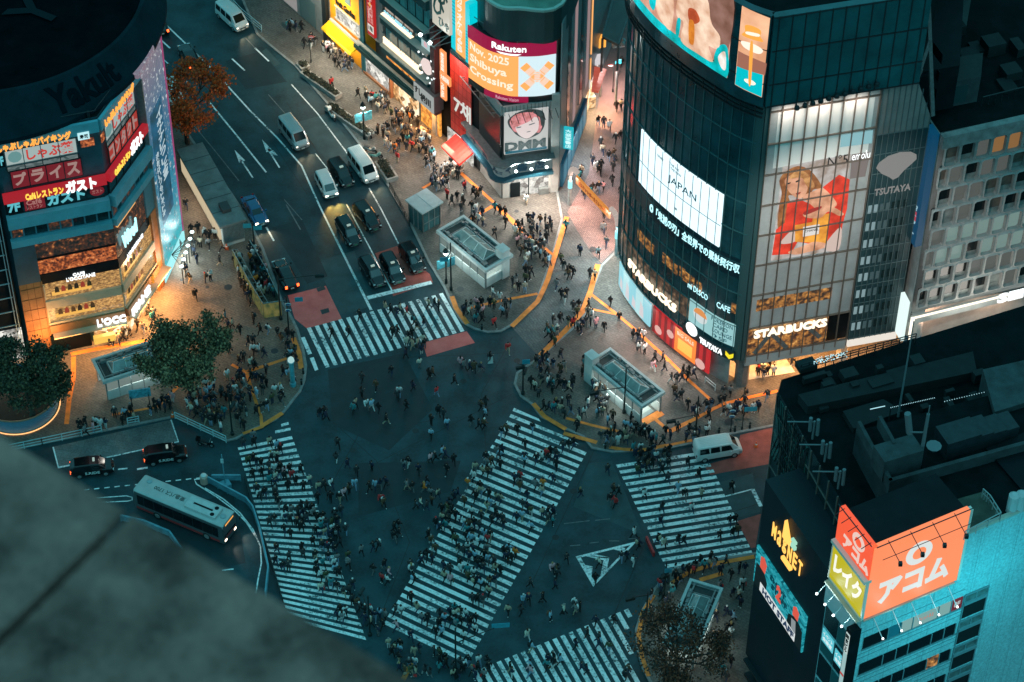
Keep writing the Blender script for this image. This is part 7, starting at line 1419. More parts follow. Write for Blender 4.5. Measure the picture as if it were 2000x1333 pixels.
mast(c7((487,742))[0],5.6,"sign post with two round blue signs by the red road panel",[],[(4.4,.15,-.1,'disc'),(3.5,.1,-.1,'disc'),(4.9,1.3,.1,.85)],[],"sign post","sign_post","sign posts on the pavements")
mast(c7((160,1330))[0],6.2,"dark signal mast beside the tactile path at the left kerb corner",[],[],[(4.2,.3,0,1.2)])
mast(c8((240,492))[0],7.0,"tall dark mast beside the subway entrance at the zebra's right end",[],[(4.5,-.7,0,.9)],[])
mast(c8((655,1095))[0],5.2,"signal mast at the kerb point between lane mouth and diagonal zebra",[(4.4,-.6,0)],[(4.9,.3,-.1,.8)],[(3.9,-.3,-.1,.3),(3.4,.2,-.1,1.3)])
mast(c8((1240,1205))[0],6.6,"tall dark signal mast in front of the glass roofed subway entrance",[(3.9,-3.1,-.8)],[],[(3.6,-3.2,-.8,.2)])
mast(s1((468,1340))[0],6.0,"dark signal mast on the kerb left of the parked van",[(3.3,-2.6,-.9)],[],[(3.0,-2.7,-.9,.2)])
mast(s1((672,1312))[0],3.6,"slim post with three round signs near the pavement bollards",[],[(3.2,0,-.1,'disc'),(2.4,0,-.1,'disc')],[],"sign post","sign_post","sign posts on the pavements",.05)
mast(s1((738,1300))[0],3.2,"slim post with a green oblong plate near the pavement bollards",[],[(3.0,.7,0,1.3)],[],"sign post","sign_post","sign posts on the pavements",.05)
mast(c5((250,1305))[0],7.4,"dark signal mast with an arm over the foot of the diagonal zebra",[(5.2,3.6,1.7)],[(5.4,4.2,1.9,1.7)],[],base=.02)
mast(c6((265,905))[0],6.2,"signal mast with cyan hood at the right zebra's lower end",[(4.6,.3,-.2)],[(5.0,.2,-.1,.7)],[(4.0,-.1,-.1,.6),(3.5,.3,-.1,1.5)])
mast(c4((890,1080))[0],6.0,"dark signal mast at the lower end of the left zebra",[(3.6,-.8,2.4)],[],[(3.4,-.8,2.5,1.2)],base=.02)
mast(c2((615,362))[0],4.4,"thin red post with a round sign on the far pavement",[],[(4.0,.2,-.1,'red')],[],"sign post","sign_post","sign posts on the pavements",.05)
mast(r8((458,702))[0],4.6,"red and white post with a no entry disc in the side lane",[],[(4.1,-.4,-.1,'red'),(4.5,.5,0,.7)],[],"sign post","sign_post","sign posts on the pavements",.06)
mast(c6((170,1010))[0],4.6,"dark signal mast with a low arm over the bottom kerb",[(4.2,-1.6,-.5)],[],[(4.0,-1.7,-.5,.3)])
p=G(1205,150,.02); t=thing("cluster_lamp",p,"white lamp with four clustered globes above the side lane","street lamp"); mb=MB(); mb.tube(p,p+Vector((0,0,4.6)),.08); mb.build("pole",POLEG,t)
mb=MB(); mb.box(p+Vector((0,0,4.6)),1.5,.5,.2,.2); mb.build("crossbar",PANW,t)
for a,b in((-.5,-.2),(.5,-.1),(-.4,.4),(.6,.5)):mb=MB(); mb.lathe(p+Vector((a,b,4.8)),[(.08,0),(.28,.12),(.32,.3),(.2,.5),(.04,.56)],10); mb.build("globe",M("globe_smoke",(.35,.38,.38),.2),t)
pl,pr=g(ct,925,1185,.02),g(c8,1195,292,.02); t=thing("lane_gateway",(pl+pr)/2,"gateway of two curved white posts carrying an orange lettered banner across the lane","gateway")
heads=[]
for p,tp in((pl,(965,935)),(pr,(1140,1150))):
 hz=4.6; mb=MB(); mb.tube(p,p+Vector((0,0,hz)),.22,.18,12); mb.build("post",POLEG,t)
 d=(pr-pl).normalized()*(1 if p is pl else-1); V=[p+Vector((0,0,hz))]
 for k in range(1,7):a=k/6*math.pi*.62; V.append(p+Vector((0,0,hz))+d*(1.3*(1-math.cos(a)))*.8+Vector((0,0,1.3*math.sin(a))))
 mb=MB();
 for k in range(6):mb.tube(V[k],V[k+1],.30,.30,12)
 mb.build("lamp_hood",E("hood_bone",(.75,.62,.55),.55),t); heads.append(V[-1]); mb=MB(); mb.tube(p+Vector((0,0,2.6)),p+Vector((0,0,3.6)),.26,.26,12); mb.build("lit_collar",E("collar_cyan",(.25,.8,.9),1.1,True),t)
a,b=heads[0]+Vector((0,0,-.25)),heads[1]+Vector((0,0,-.25)); bd=b-a; nrm=Vector((bd.y,-bd.x,0)).normalized(); nrm=nrm if nrm.y<0 else-nrm
mb=MB(); mb.obox(a-Vector((0,0,1.15)),bd,nrm*.2,(0,0,1.15),0); bo=mb.build("banner",E("banner_apricot",(.92,.33,.05),.62,True),t)
mb=MB(); text3(mb,"バスケットボールストリート",a-Vector((0,0,.9))+bd*.08+nrm*.21,bd*.84,(0,0,.6),.04,0,.03); mb.build("banner_lettering",M("banner_ink",(.28,.03,.01),.6),bo)
for h_ in heads:lamp("hood_light",'AREA',h_+Vector((0,0,-.45)),420,(1,.60,.46),t,1.2)
def rail(name,pxs,h,label,mat,rows=(1.0,.6,.2),th=.07,step=1.6,base=.13,group="pedestrian guard rails",cat="guard rail"):
 P=[G(x,y,base)for x,y in pxs]; t=thing(name,P[0].lerp(P[-1],.5),label,cat,group); mb=MB()
 for a,b in zip(P,P[1:]):
  for f_ in rows:mb.bar(a+Vector((0,0,h*f_)),b+Vector((0,0,h*f_)),th)
 mb.build("rails",mat,t); mb=MB()
 for a,b in zip(P,P[1:]):
  n=max(1,int((b-a).length/step))
  for i in range(n+1):p=a.lerp(b,i/n); mb.box(p,.09,.09,h)
 mb.build("posts",mat,t); return t
RW=M("rail_ice_paint",(.34,.50,.52),.5,noise=2,amt=.25); RB_=M("barrier_blue",(.10,.27,.33),.5,noise=1.5,amt=.3)
rail("guard_rail",c3((825,92),(1065,205)),1.0,"pale guard rail at the kerb above the police motorbike",RW)
rail("guard_rail",c3((30,250),(200,215),(480,155)),1.0,"long pale guard rail between the round planter and the bus bay",RW)
rail("guard_rail",c3((602,118),(655,108)),.9,"short pale barrier behind the cobbled bay",RW)
rail("guard_rail",c2((125,-8),(215,90),(330,185)),1.0,"guard rail with teal glow along the far kerb beside the white van",RW)
rail("guard_rail",s1((524,1030),(582,1078)),.9,"short white handrail at the glass building's corner entrance",PANW,(1,.55),.06,1.0)
rail("guard_rail",c2((1070,1090),(1130,1200),(1185,1310)),.9,"dark kerb rail beside the glass lift box",POLE)
rail("bus_barrier",c4((20,262),(225,372),(262,420),(300,535),(345,740),(330,880)),1.0,"long blue and white barrier curving round the bus turning lane",RB_,(1.0,.8,.55,.3),.16,1.2,.01,"bus lane barriers","barrier")
rail("bus_barrier",c4((40,250),(195,250)),.9,"straight blue barrier joined to the beacon drum",RB_,(1.0,.7,.4),.2,1.2,.01,"bus lane barriers","barrier")
rail("bus_barrier",c4((215,240),(262,400),(330,600),(420,900)),.55,"low dark fence with red ends along the left zebra",POLE,(1.0,.5),.1,1.0,.01,"bus lane barriers","barrier")
rail("bus_barrier",c3((570,575),(680,600),(800,650),(860,735)),.9,"blue barrier in front of the bus beside the ledge",RB_,(1.0,.7,.4),.2,1.2,.01,"bus lane barriers","barrier")
rail("red_kerb_guard",c6((172,566),(212,655)),.5,"low bright red guard strip at the right zebra's left edge",M("guard_red",(.55,.04,.04),.5),(1,.6,.2),.2,.8,.01,"red kerb guards","barrier")
t=thing("beacon_drum",g(c3,962,392,.01),"short orange-white drum on the bus island nose","bollard"); p=g(c3,962,392,.01); mb=MB(); mb.lathe(p,[(.42,0),(.42,.9),(.36,1.0)],14); mb.build("drum",M("drum_peach",(.62,.40,.32),.6),t); mb=MB(); mb.lathe(p+Vector((0,0,1.0)),[(.3,0),(.3,.12),(.1,.2)],12); mb.build("cap",M("cap_pale",(.6,.6,.58),.5),t)  # drum is orange-white in its own colour
mb=MB(); p=g(c3,1062,410,.01); mb.box(p,1.0,.9,.5,.5); mb.tube(p,p+Vector((-.1,.2,4.6)),.05); t=thing("island_marker_post",p,"slim pale post on a square block on the bus island","post"); mb.build("post",RB_,t)
mb=MB(); mb.box(p+Vector((-.1,.1,3.4)),.3,.08,.6); mb.build("plate",RW,t)
def cone(px,label,z=.13):
 p=G(*px,z); t=thing("traffic_cone",p,label,"traffic cone","orange traffic cones"); mb=MB(); mb.lathe(p+Vector((0,0,.04)),[(.19,0),(.13,.28),(.04,.68)],10); mb.build("cone",M("cone_orange",(.85,.13,.03),.5),t); mb=MB(); mb.box(p,.45,.45,.05); mb.build("base",M("cone_base",(.5,.08,.02),.6),t); mb=MB(); mb.lathe(p+Vector((0,0,.32)),[(.135,0),(.105,.13)],10); mb.build("band",M("cone_band",(.8,.7,.65),.5),t)
cone(c6((763,62))[0],"orange traffic cone on the red road paint behind the parked van",.01); cone(cl((1000,1225))[0],"orange traffic cone at the end of the pale guard rail"); cone(cl((1312,255))[0],"orange traffic cone at the long shelter's front corner"); cone(c2((593,80))[0],"orange traffic cone in front of the grey storefront")
for px,la in[(s1((605,1322))[0],"dark bollard nearest the signal mast on the right kerb"),(s1((697,1312))[0],"dark bollard between the round signs and the oblong plate"),(s1((783,1293))[0],"dark bollard right of the oblong plate"),(c7((570,978))[0],"short black bollard at the left kerb curve, upper of two"),(c7((560,1040))[0],"short black bollard at the left kerb curve, lower of two"),(c8((418,722))[0],"dark bollard at the kerb by the lane mouth"),(c5((1055,72))[0],"dark bollard at the kerb between the two right hand zebras")]:
 p=G(*px,.13); t=thing("bollard",p,la,"bollard","kerb bollards"); mb=MB(); mb.lathe(p,[(.12,0),(.12,.75),(.08,.85)],10); mb.build("post",POLE,t); mb=MB(); mb.lathe(p+Vector((0,0,.6)),[(.125,0),(.125,.08)],10); mb.build("band",POLEG,t)
p=G(958,708,.01); t=thing("sandwich_board",p,"small white folding sign board standing alone in the road","sign board"); mb=MB(); mb.quad(p+Vector((-.3,-.25,0)),p+Vector((.3,-.15,0)),p+Vector((.2,.1,1.0)),p+Vector((-.2,0,1.0))); mb.quad(p+Vector((-.3,.3,0)),p+Vector((.3,.35,0)),p+Vector((.2,.12,1.0)),p+Vector((-.2,.03,1.0))); mb.build("boards",PANW,t); mb=MB(); mb.bar(p+Vector((-.2,.02,1)),p+Vector((.2,.11,1)),.06); mb.build("hinge",POLEG,t)
p=g(cl,815,1160); t=thing("map_board",p,"cyan area map board on legs behind the bus queue","information board"); mb=MB(); mb.obox(p+Vector((-1.1,0,1.0)),(2.2,.5,0),(.03,-.12,0),(0,0,1.2)); mb.build("panel",M("map_cyan",(.06,.30,.38),.5,noise=3,amt=.6),t); mb=MB()
for k in(-.9,.9):mb.tube(p+Vector((k,.2*k,0)),p+Vector((k,.2*k,1.4)),.05)
mb.build("legs",POLE,t)
p=g(c7,510,1045); t=thing("clock_column",p,"slim teal advertising column with a lamp at the left kerb","column"); mb=MB(); mb.lathe(p,[(.35,0),(.35,.4),(.26,.5),(.26,3.4),(.34,3.5)],12); mb.build("shaft",M("column_teal",(.06,.30,.36),.5,noise=2,amt=.4),t); mb=MB(); mb.lathe(p+Vector((0,0,3.5)),[(.2,0),(.36,.2),(.3,.5),(.05,.8)],12); mb.build("cap",E("column_glow",(.45,.75,.75),.7),t)
SOIL=M("soil",(.035,.028,.02),.95,noise=3); LEAFH=M("hedge_leaf",(.030,.034,.022),.8,noise=5,amt=.6)
def leaf_cloud(mb,pts,size,n_each,spread,mats=1,flat=1.0):
 for c in pts:
  for _ in range(n_each):
   d=Vector((random.gauss(0,1),random.gauss(0,1),random.gauss(0,1)*flat))*spread; p=Vector(c)+d
   a=Vector((random.uniform(-1,1),random.uniform(-1,1),random.uniform(-1,1))).normalized(); b=a.orthogonal().normalized()*size*random.uniform(.5,1.0); a=a*size*random.uniform(.6,1.2)
   mb.add([p-a,p+b,p+a,p-b],[(0,1,2,3)],random.randrange(mats))
def planter(px,label,h=.55):
 P=[G(x,y,.13)for x,y in px]; c,du,dv,lu,lv=quadfit(P); t=thing("hedge_planter",(c.x,c.y,.13),label,"planter","kerbside hedge planters"); W_=lambda a,b,z:c+du*a+dv*b+Vector((0,0,z)); hu,hv=lu/2,lv/2; mb=MB()
 for a0,a1,b0,b1 in((-hu,hu,-hv,-hv+.22),(-hu,hu,hv-.22,hv),(-hu,-hu+.22,-hv+.22,hv-.22),(hu-.22,hu,-hv+.22,hv-.22)):mb.obox(W_(a0,b0,.13),du*(a1-a0),dv*(b1-b0),(0,0,h))
 mb.build("stone_box",M("planter_stone",(.26,.25,.23),.8,noise=1.5,amt=.3),t); mb=MB(); mb.obox(W_(-hu+.22,-hv+.22,.13),du*(lu-.44),dv*(lv-.44),(0,0,h-.1)); mb.build("soil",SOIL,t)
 mb=MB(); pts=[W_(random.uniform(-hu+.4,hu-.4),random.uniform(-hv+.35,hv-.35),h+.3)for _ in range(int(lu*lv*7))]; leaf_cloud(mb,pts,.13,16,.16,2,.7); mb.build("hedge",[LEAFH,M("hedge_leaf_light",(.07,.065,.04),.8)],t)
planter(c2((580,425),(622,408),(768,570),(728,602)),"long stone planter of clipped hedge, upper one along the far kerb")
planter(c2((745,608),(800,590),(930,805),(890,845)),"long stone planter of clipped hedge between scooter and street lamp")
planter(c2((985,952),(1048,938),(1122,1040),(1048,1068)),"short stone planter of hedge right of the white van")
planter(c2((525,378),(578,358),(612,392),(560,412)),"small square teal planter at the upper end of the hedge row",.3)
pc=G(38,792,.13); rr=(G(113,790,.13)-pc).length; t=thing("round_planter",pc,"big round planter with a rippled blue skirt and a glowing lower edge","planter"); mb=MB(); N=64; V=[]
for i in range(N):a=2*math.pi*i/N; V+=[pc+Vector((rr*math.cos(a),rr*math.sin(a),0)),pc+Vector((rr*1.03*math.cos(a),rr*1.03*math.sin(a),2.0))]
mb.add(V,[(2*i,2*((i+1)%N),2*((i+1)%N)+1,2*i+1)for i in range(N)])
def wave_mat():
 m=bpy.data.materials.new("rippled_blue_skirt"); m.use_nodes=True; n=m.node_tree.nodes; l=m.node_tree.links; b=n["Principled BSDF"]; tc=n.new("ShaderNodeTexCoord"); v=n.new("ShaderNodeTexWave"); v.inputs["Scale"].default_value=2.2; v.inputs["Distortion"].default_value=6; v.bands_direction='DIAGONAL'; rp=n.new("ShaderNodeValToRGB"); rp.color_ramp.elements[0].color=(.02,.10,.18,1); rp.color_ramp.elements[1].color=(.10,.34,.46,1)
 l.new(tc.outputs["Object"],v.inputs["Vector"]); l.new(v.outputs["Color"],rp.inputs[0]); l.new(rp.outputs[0],b.inputs["Base Color"]); b.inputs["Roughness"].default_value=.5; return m
mb.build("skirt",wave_mat(),t); mb=MB(); ring=[pc+Vector((rr*1.06*math.cos(2*math.pi*i/N),rr*1.06*math.sin(2*math.pi*i/N),.08))for i in range(N+1)]; mb.path(ring,.06); mb.build("glow_strip",E("glow_amber",(1,.48,.18),1.4,True),t); mb=MB(); mb.path([p+Vector((0,0,1.95))for p in ring],.09); mb.build("rim",M("rim_brown",(.25,.15,.09),.6),t)
mb=MB(); mb.lathe(pc,[(rr*.97,0),(rr*.97,1.5)],40); mb.build("soil",SOIL,t)
def limbs(base,h,spread,n,seed):
 random.seed(seed); T=[]; ends=[]
 top=base+Vector((random.uniform(-.2,.2),random.uniform(-.2,.2),h*.42)); T.append((base,top,.30*h/9,.20*h/9))
 for i in range(n):
  a=2*math.pi*i/n+random.uniform(-.4,.4); r=spread*random.uniform(.45,.7); b=top+Vector((math.cos(a)*r,math.sin(a)*r,h*random.uniform(.12,.34))); T.append((top,b,.14*h/9,.08*h/9))
  for j in range(4):
   a2=a+random.uniform(-1.0,1.0); c=b+Vector((math.cos(a2)*spread*random.uniform(.2,.5),math.sin(a2)*spread*random.uniform(.2,.5),h*random.uniform(.02,.22))); T.append((b,c,.07*h/9,.035*h/9)); ends.append(c)
   for k in range(3):d=c+Vector((random.gauss(0,.6),random.gauss(0,.6),random.uniform(-.1,.8)))*spread*.18; T.append((c,d,.03*h/9,.012)); ends.append(d)
 return T,ends
def tree(px,h,spread,label,leafmats,nleaf,size,seed,base_z=.13,n=7,puff=.55,fill=60,name="street_tree"):
 p=G(*px,base_z); t=thing(name,p,label,"tree","trees round the crossing"); T,ends=limbs(p,h,spread,n,seed); mb=MB()
 for a,b,r0,r1 in T:mb.tube(a,b,r0,r1,7)
 mb.build("trunk",M("bark",(.05,.04,.032),.9,noise=4,amt=.4),t)
 cen=p+Vector((0,0,h*.68)); pts=list(ends)
 for _ in range(fill):
  d=Vector((random.gauss(0,1),random.gauss(0,1),random.gauss(0,1))).normalized()*random.random()**.4; pts.append(cen+Vector((d.x*spread*.95,d.y*spread*.95,d.z*h*.30)))
 mb=MB()
 for q in pts:leaf_cloud(mb,[q],size,random.randint(int(nleaf*.4),int(nleaf*1.5)),puff*random.uniform(.6,1.2),len(leafmats),.7)
 mb.build("crown",leafmats,t); return t
GR=[M("leaf_deep",(.030,.034,.018),.6,spec=.3),M("leaf_mid",(.10,.085,.04),.6,spec=.3),M("leaf_pale",(.24,.18,.09),.6,spec=.3)]
ORG=[M("leaf_rust",(.60,.065,.010),.7),M("leaf_orange",(.85,.115,.012),.7),M("leaf_umber",(.30,.07,.015),.7)]
BRN=[M("leaf_dead",(.20,.06,.03),.8),M("leaf_dead_dark",(.045,.025,.018),.8)]
tree(c1((1085,830))[0],9.6,4.9,"rust orange autumn tree at the far left kerb",ORG,52,.17,11,puff=.45,fill=48)
tree(cl((1120,1130))[0],9.6,4.1,"round dense green tree in front of the amber cafe plaza",GR,78,.15,21,fill=120,puff=.40)
tree((66,815),9.4,4.2,"dark dense tree growing from the big round planter",GR[:2]+[GR[0]],78,.15,31,1.4,fill=110,puff=.42)
tree(c6((335,1330))[0],8.0,3.9,"nearly leafless brown tree beside the bottom right subway entrance",BRN,34,.13,41,n=9,fill=60,puff=.45)
random.seed(99)
# ================================================================ vehicles
PW=M("car_paint_white",(.62,.62,.60),.3,noise=1.2,amt=.05,spec=.5); PS=M("car_paint_silver",(.38,.40,.40),.3,.4,noise=1.2,amt=.06); PK=M("car_paint_black",(.006,.007,.008),.14,spec=.6,noise=1,amt=.2); PB=M("car_paint_blue",(.012,.09,.20),.2,spec=.6,noise=1,amt=.1); PBUS=M("bus_paint_silver",(.40,.43,.42),.35,.3,noise=1.0,amt=.1)
GLS=M("car_glass",(.004,.008,.010),.06,spec=.7,noise=1,amt=.2); TYRE=M("tyre",(.012,.012,.012),.85,noise=4); RIMM=M("wheel_rim",(.35,.36,.36),.35,.6,noise=4); HL=E("headlight_lit",(1.0,.82,.6),5.0); HLO=M("headlight_off",(.55,.58,.58),.15,spec=.6); TL=E("tail_light_lit",(1.0,.10,.02),4.0); TLO=M("tail_light_off",(.25,.015,.012),.25); PLATE=M("number_plate",(.6,.6,.55),.5); PLATEG=M("number_plate_green",(.05,.22,.12),.5); CHR=M("grille_chrome",(.30,.31,.31),.25,.7); INTW=E("cabin_glow",(.55,.42,.22),.35)
def loft(mb,secs,mi=0):
 """secs: (x, [(y, z) half outline from bottom to top])"""
 n=len(secs[0][1]); V=[]
 for x,o in secs:V+=[(x,-y,z)for y,z in o]+[(x,y,z)for y,z in reversed(o)]
 m=2*n; F=[]
 for k in range(len(secs)-1):
  for i in range(m):j=(i+1)%m; F.append((k*m+i,k*m+j,(k+1)*m+j,(k+1)*m+i))
 F.append(tuple(range(m))[::-1]); F.append(tuple((len(secs)-1)*m+i for i in range(m)))
 mb.add(V,F,mi)
def wheel(par,x,y,r,w_=.2):
 mb=MB(); s_=1 if y>0 else-1; mb.tube((x,y-s_*w_,r),(x,y,r),r,r,18); o=mb.build("wheel",TYRE,par); mb=MB(); mb.tube((x,y,r),(x,y+s_*.012,r),r*.62,r*.58,14); mb.build("rim",RIMM,o)
def vehicle(kind,name,label,cat,paint,lights="off",group=None,taxi=False,sign=None,low=None):
 L,Wd,H_=dict(van=(4.9,1.88,2.2),taxi=(4.4,1.72,1.75),sedan=(4.75,1.80,1.46),mini=(3.9,1.70,1.72))[kind]; hl,hw=L/2,Wd/2
 t=thing(name,(0,0,0),label,cat,group)
 if kind=='van':prof=[(-hl,.45,1.15,1.9,.90,.72),(-hl+.12,.35,1.2,H_-.04,.99,.82),(-.6,.32,1.2,H_,1,.84),(hl-1.55,.32,1.2,H_-.02,1,.84),(hl-1.15,.32,1.2,H_-.12,1,.82),(hl-.42,.33,1.18,1.28,.99,.78),(hl-.12,.36,1.0,1.08,.95,.74),(hl,.42,.85,.9,.84,.66)]
 elif kind=='taxi':prof=[(-hl,.45,.95,1.15,.88,.66),(-hl+.15,.3,1.02,1.45,.97,.72),(-hl+.5,.26,1.02,H_-.06,1,.76),(-.2,.26,1.02,H_,1,.78),(.75,.26,1.0,H_-.08,1,.76),(1.35,.26,.98,1.10,1,.76),(hl-.25,.30,.88,.96,.95,.72),(hl,.38,.72,.78,.84,.64)]
 elif kind=='sedan':prof=[(-hl,.45,.88,.93,.86,.66),(-hl+.2,.3,.98,1.02,.97,.74),(-hl+.75,.24,1.0,1.08,1,.74),(-1.0,.24,.98,H_-.05,1,.68),(.1,.24,.96,H_,1,.70),(.5,.24,.96,H_-.06,1,.68),(1.15,.24,.94,1.0,1,.74),(hl-.3,.28,.82,.88,.95,.72),(hl,.38,.68,.72,.82,.62)]
 else:prof=[(-hl,.45,.95,1.2,.88,.68),(-hl+.15,.3,1.0,1.6,.97,.76),(-.8,.26,1.02,H_,1,.80),(.5,.26,1.0,H_-.03,1,.80),(.85,.26,1.0,H_-.1,1,.79),(1.55,.28,.95,1.05,1,.76),(hl-.12,.32,.82,.88,.93,.70),(hl,.4,.66,.7,.82,.62)]
 secs=[(x,[(wf*hw*.9,zb),(wf*hw,zb+.14),(wf*hw,zw*.82),(wf*hw*.97,zw),((wr*hw+.03),zr-.07),(wr*hw*.86,zr)])for x,zb,zw,zr,wf,wr in prof]
 mb=MB(); loft(mb,secs); me=mb.build("body",[paint]+([low]if low else[]),t,smooth=False,bevel=.03)
 if low:
  for p in me.data.polygons:
   if p.center.z<.72 and abs(p.normal.z)<.8:p.material_index=1
 P=prof; nx=len(P)
 def at(x):
  for a,b in zip(P,P[1:]):
   if a[0]<=x<=b[0]:f_=(x-a[0])/(b[0]-a[0]); return[a[i]+(b[i]-a[i])*f_ for i in range(6)]
  return P[-1]
 xa,xb,xw,xr=dict(van=(-hl+.25,hl-1.25,(hl-1.12,hl-.48),(-hl+.10,-hl)),taxi=(-hl+.5,.72,(.80,1.32),(-hl+.42,-hl+.12)),sedan=(-1.25,.52,(.55,1.12),(-1.1,-hl+.8)),mini=(-hl+.3,.85,(.9,1.52),(-hl+.2,-hl+.05)))[kind]
 def sidept(x,f_,s_):
  q=at(x); y=(q[4]*hw*.97)*(1-f_)+(q[5]*hw+.03)*f_; z=q[2]*(1-f_)+(q[3]-.07)*f_; return Vector((x,s_*(y+.015),z))
 for s_ in(-1,1):
  mb=MB(); n=3 if kind=='van' else 2; w_=(xb-xa)/n
  for i in range(n):
   a,b=xa+w_*i+.05,xa+w_*(i+1)-.05; bb=b+(.25 if i==n-1 else 0); K=3
   V=[]
   for k in range(K+1):x=a+(bb-a)*k/K; x2=a+(b-.12-a)*k/K; V+=[sidept(x,.08,s_),sidept(x2,.86,s_)]
   mb.add(V,[(2*k,2*k+2,2*k+3,2*k+1)for k in range(K)])
  mb.build("side_window",GLS,t)
 def screen(x0,x1,nm):
  V=[]
  for k in range(4):
   f_=k/3; q=at(x0+(x1-x0)*f_); y=q[5]*hw*(.80+.12*f_); V+=[Vector((q[0]if x1>x0 else x0+(x1-x0)*f_,-y,q[3]+.012)),Vector((x0+(x1-x0)*f_,y,q[3]+.012))]
  mb=MB(); mb.add(V,[(2*k,2*k+1,2*k+3,2*k+2)for k in range(3)]); return mb.build(nm,GLS,t)
 screen(xw[0],xw[1],"windscreen")
 if kind=='sedan':screen(xr[0],xr[1],"rear_window")
 else:q=at(-hl+.12); mb=MB(); mb.quad((-hl+.06,-.62*hw,1.2 if kind=='van' else 1.05),(-hl+.06,.62*hw,1.2 if kind=='van' else 1.05),(-hl+.10,.58*hw,q[3]-.16),(-hl+.10,-.58*hw,q[3]-.16)); mb.build("rear_window",GLS,t)
 for x in(-hl+.85,hl-.88):
  for s_ in(-1,1):wheel(t,x,s_*(hw+.005),.33 if kind!='van' else .35)
 zh=.80 if kind=='van' else .66
 for s_ in(-1,1):
  mb=MB(); mb.box((hl-.10,s_*hw*.66,zh-.04),.14,.36,.18); mb.build("headlight",HL if lights in("front","both")else HLO,t)
  mb=MB(); mb.box((-hl+.04,s_*hw*.74,.78 if kind=='van' else .72),.10,.24,.34); mb.build("tail_light",TL if lights in("rear","both")else TLO,t)
  mb=MB(); mb.box((hl-1.35 if kind=='van' else .95,s_*(hw+.1),1.05),.12,.2,.2); mb.build("wing_mirror",paint,t)
 mb=MB(); mb.box((hl-.0,0,.55),.05,hw*.9,.2); mb.box((hl-.02,0,.36),.08,hw*1.5,.12); mb.build("grille",CHR,t); mb=MB(); mb.box((hl+.02,0,.42),.03,.36,.17); mb.box((-hl-.01,0,.55),.03,.36,.17); mb.build("number_plate",PLATEG if taxi else PLATE,t)
 if taxi:
  mb=MB(); mb.box((.25,0,H_-.01),.22,.42,.14); mb.build("roof_sign",E("roof_sign_dim",(.35,.5,.45),.8),t); mb=MB(); mb.box((.98,-.35,1.28),.06,.3,.12); mb.build("vacant_lamp",E("vacant_red",(1,.25,.05),1.6),t)
 if kind=='van':
  mb=MB()
  for k in range(6):mb.box((-.4,-.55+.22*k,H_-.01),3.2,.04,.025)
  mb.build("roof_ribs",paint,t)
 if sign:
  for s_ in(-1,1):
   mb=MB(); o=Vector((.75,hw+.012,.55))if s_>0 else Vector((-.75,-hw-.012,.55)); text3(mb,sign,o,(-1.5*s_,0,0),(0,0,.36),.012,0,.03); mb.build("door_lettering",M("letter_door",(.55,.60,.58),.5),t)
 if lights in("front","both"):
  for s_ in(-1,1):lamp("headlight_beam",'SPOT',(hl+.12,s_*hw*.6,.75),320 if kind=='mini' else 70,(1,.62,.14)if kind=='mini' else(1,.78,.48),t,.1,(hl+4,s_*hw*.6,0),spot=R(80))
 return t
def place(t,rear,front,side=-1,z=0.0):
 """rear/front: ground pixels of the two wheels on the side facing the lens; side: -1 if that is the vehicle's right"""
 a,b=G(*rear,z),G(*front,z); d=(b-a).normalized(); n=Vector((-d.y,d.x,0)); off=.88
 c=(a+b)/2+n*off*(1 if side<0 else-1); t.location=c; t.rotation_euler=(0,0,math.atan2(d.y,d.x)); return t
place(vehicle('van',"van","white van with teal sheen at the top of the avenue","van",PW,"front","vans on the avenue"),(425,34),(459,65))
place(vehicle('van',"van","silver grey van alone in the middle lane of the avenue","van",PS,"front","vans on the avenue"),(550,263),(572,292))
place(vehicle('van',"van","white van nearest the kerb hedge, beside a black taxi","van",PW,"front","vans on the avenue"),(683,324),(708,358))
place(vehicle('van',"van","white and silver van standing across the right zebra end","van",PW,"off","vans on the avenue",low=PS),(1376.8,904),(1433.7,894))
place(vehicle('mini',"car","small white car with yellow headlights casting a glow","car",PW,"front","cars on the avenue"),(616.7,361),(631,388))
place(vehicle('sedan',"car","dark blue saloon half hidden behind the long shelter","car",PB,"front","cars on the avenue"),(472,404),(496,445))
place(vehicle('sedan',"car","black car with glowing tail lights beside the hoarding enclosure","car",PK,"rear","cars on the avenue"),(552,566),(534,531),1)
place(vehicle('sedan',"car","black car with tail lights driving away at the upper left edge","car",PK,"rear","cars on the avenue"),(302,70),(289,40),1)
place(vehicle('sedan',"car","black car with tail lights beyond the rust orange tree","car",PK,"rear","cars on the avenue"),(366,140),(348,105),1)
place(vehicle('mini',"car","white car partly hidden under the rust orange tree","car",PW,"off","cars on the avenue"),(318,178),(331,207))
tx=[((643,337),(662,365),"black taxi between the small white car and the kerbside white van"),((693,423),(714,451),"black taxi in the right queue, second from the stop line"),((658,451),(675,479),"black taxi in the left queue behind the small white car's glow"),((703.8,530),(722,559),"black taxi leftmost of three at the stop line"),((743.7,523),(759.6,552),"black taxi middle of three at the stop line"),((782,503),(800,532),"black taxi nearest the kerb of three at the stop line"),]
proto=vehicle('taxi',"black_taxi",tx[0][2],"taxi",PK,"off","black taxis waiting",True); place(proto,tx[0][0],tx[0][1])
for r_,f_,la in tx[1:]:c_=copy_tree(proto); c_["label"]=la; place(c_,r_,f_)
sr=vehicle('taxi',"black_taxi","black taxi with pale door lettering, nearer the ledge, behind the other","taxi",PK,"rear","black taxis waiting",True,"S.RIDE"); place(sr,(148.5,937.7),(215.8,930))
c_=copy_tree(sr); c_["label"]="black taxi with pale door lettering, leading beside the cobbled bay"; place(c_,(294.6,912.8),(357,904.5))
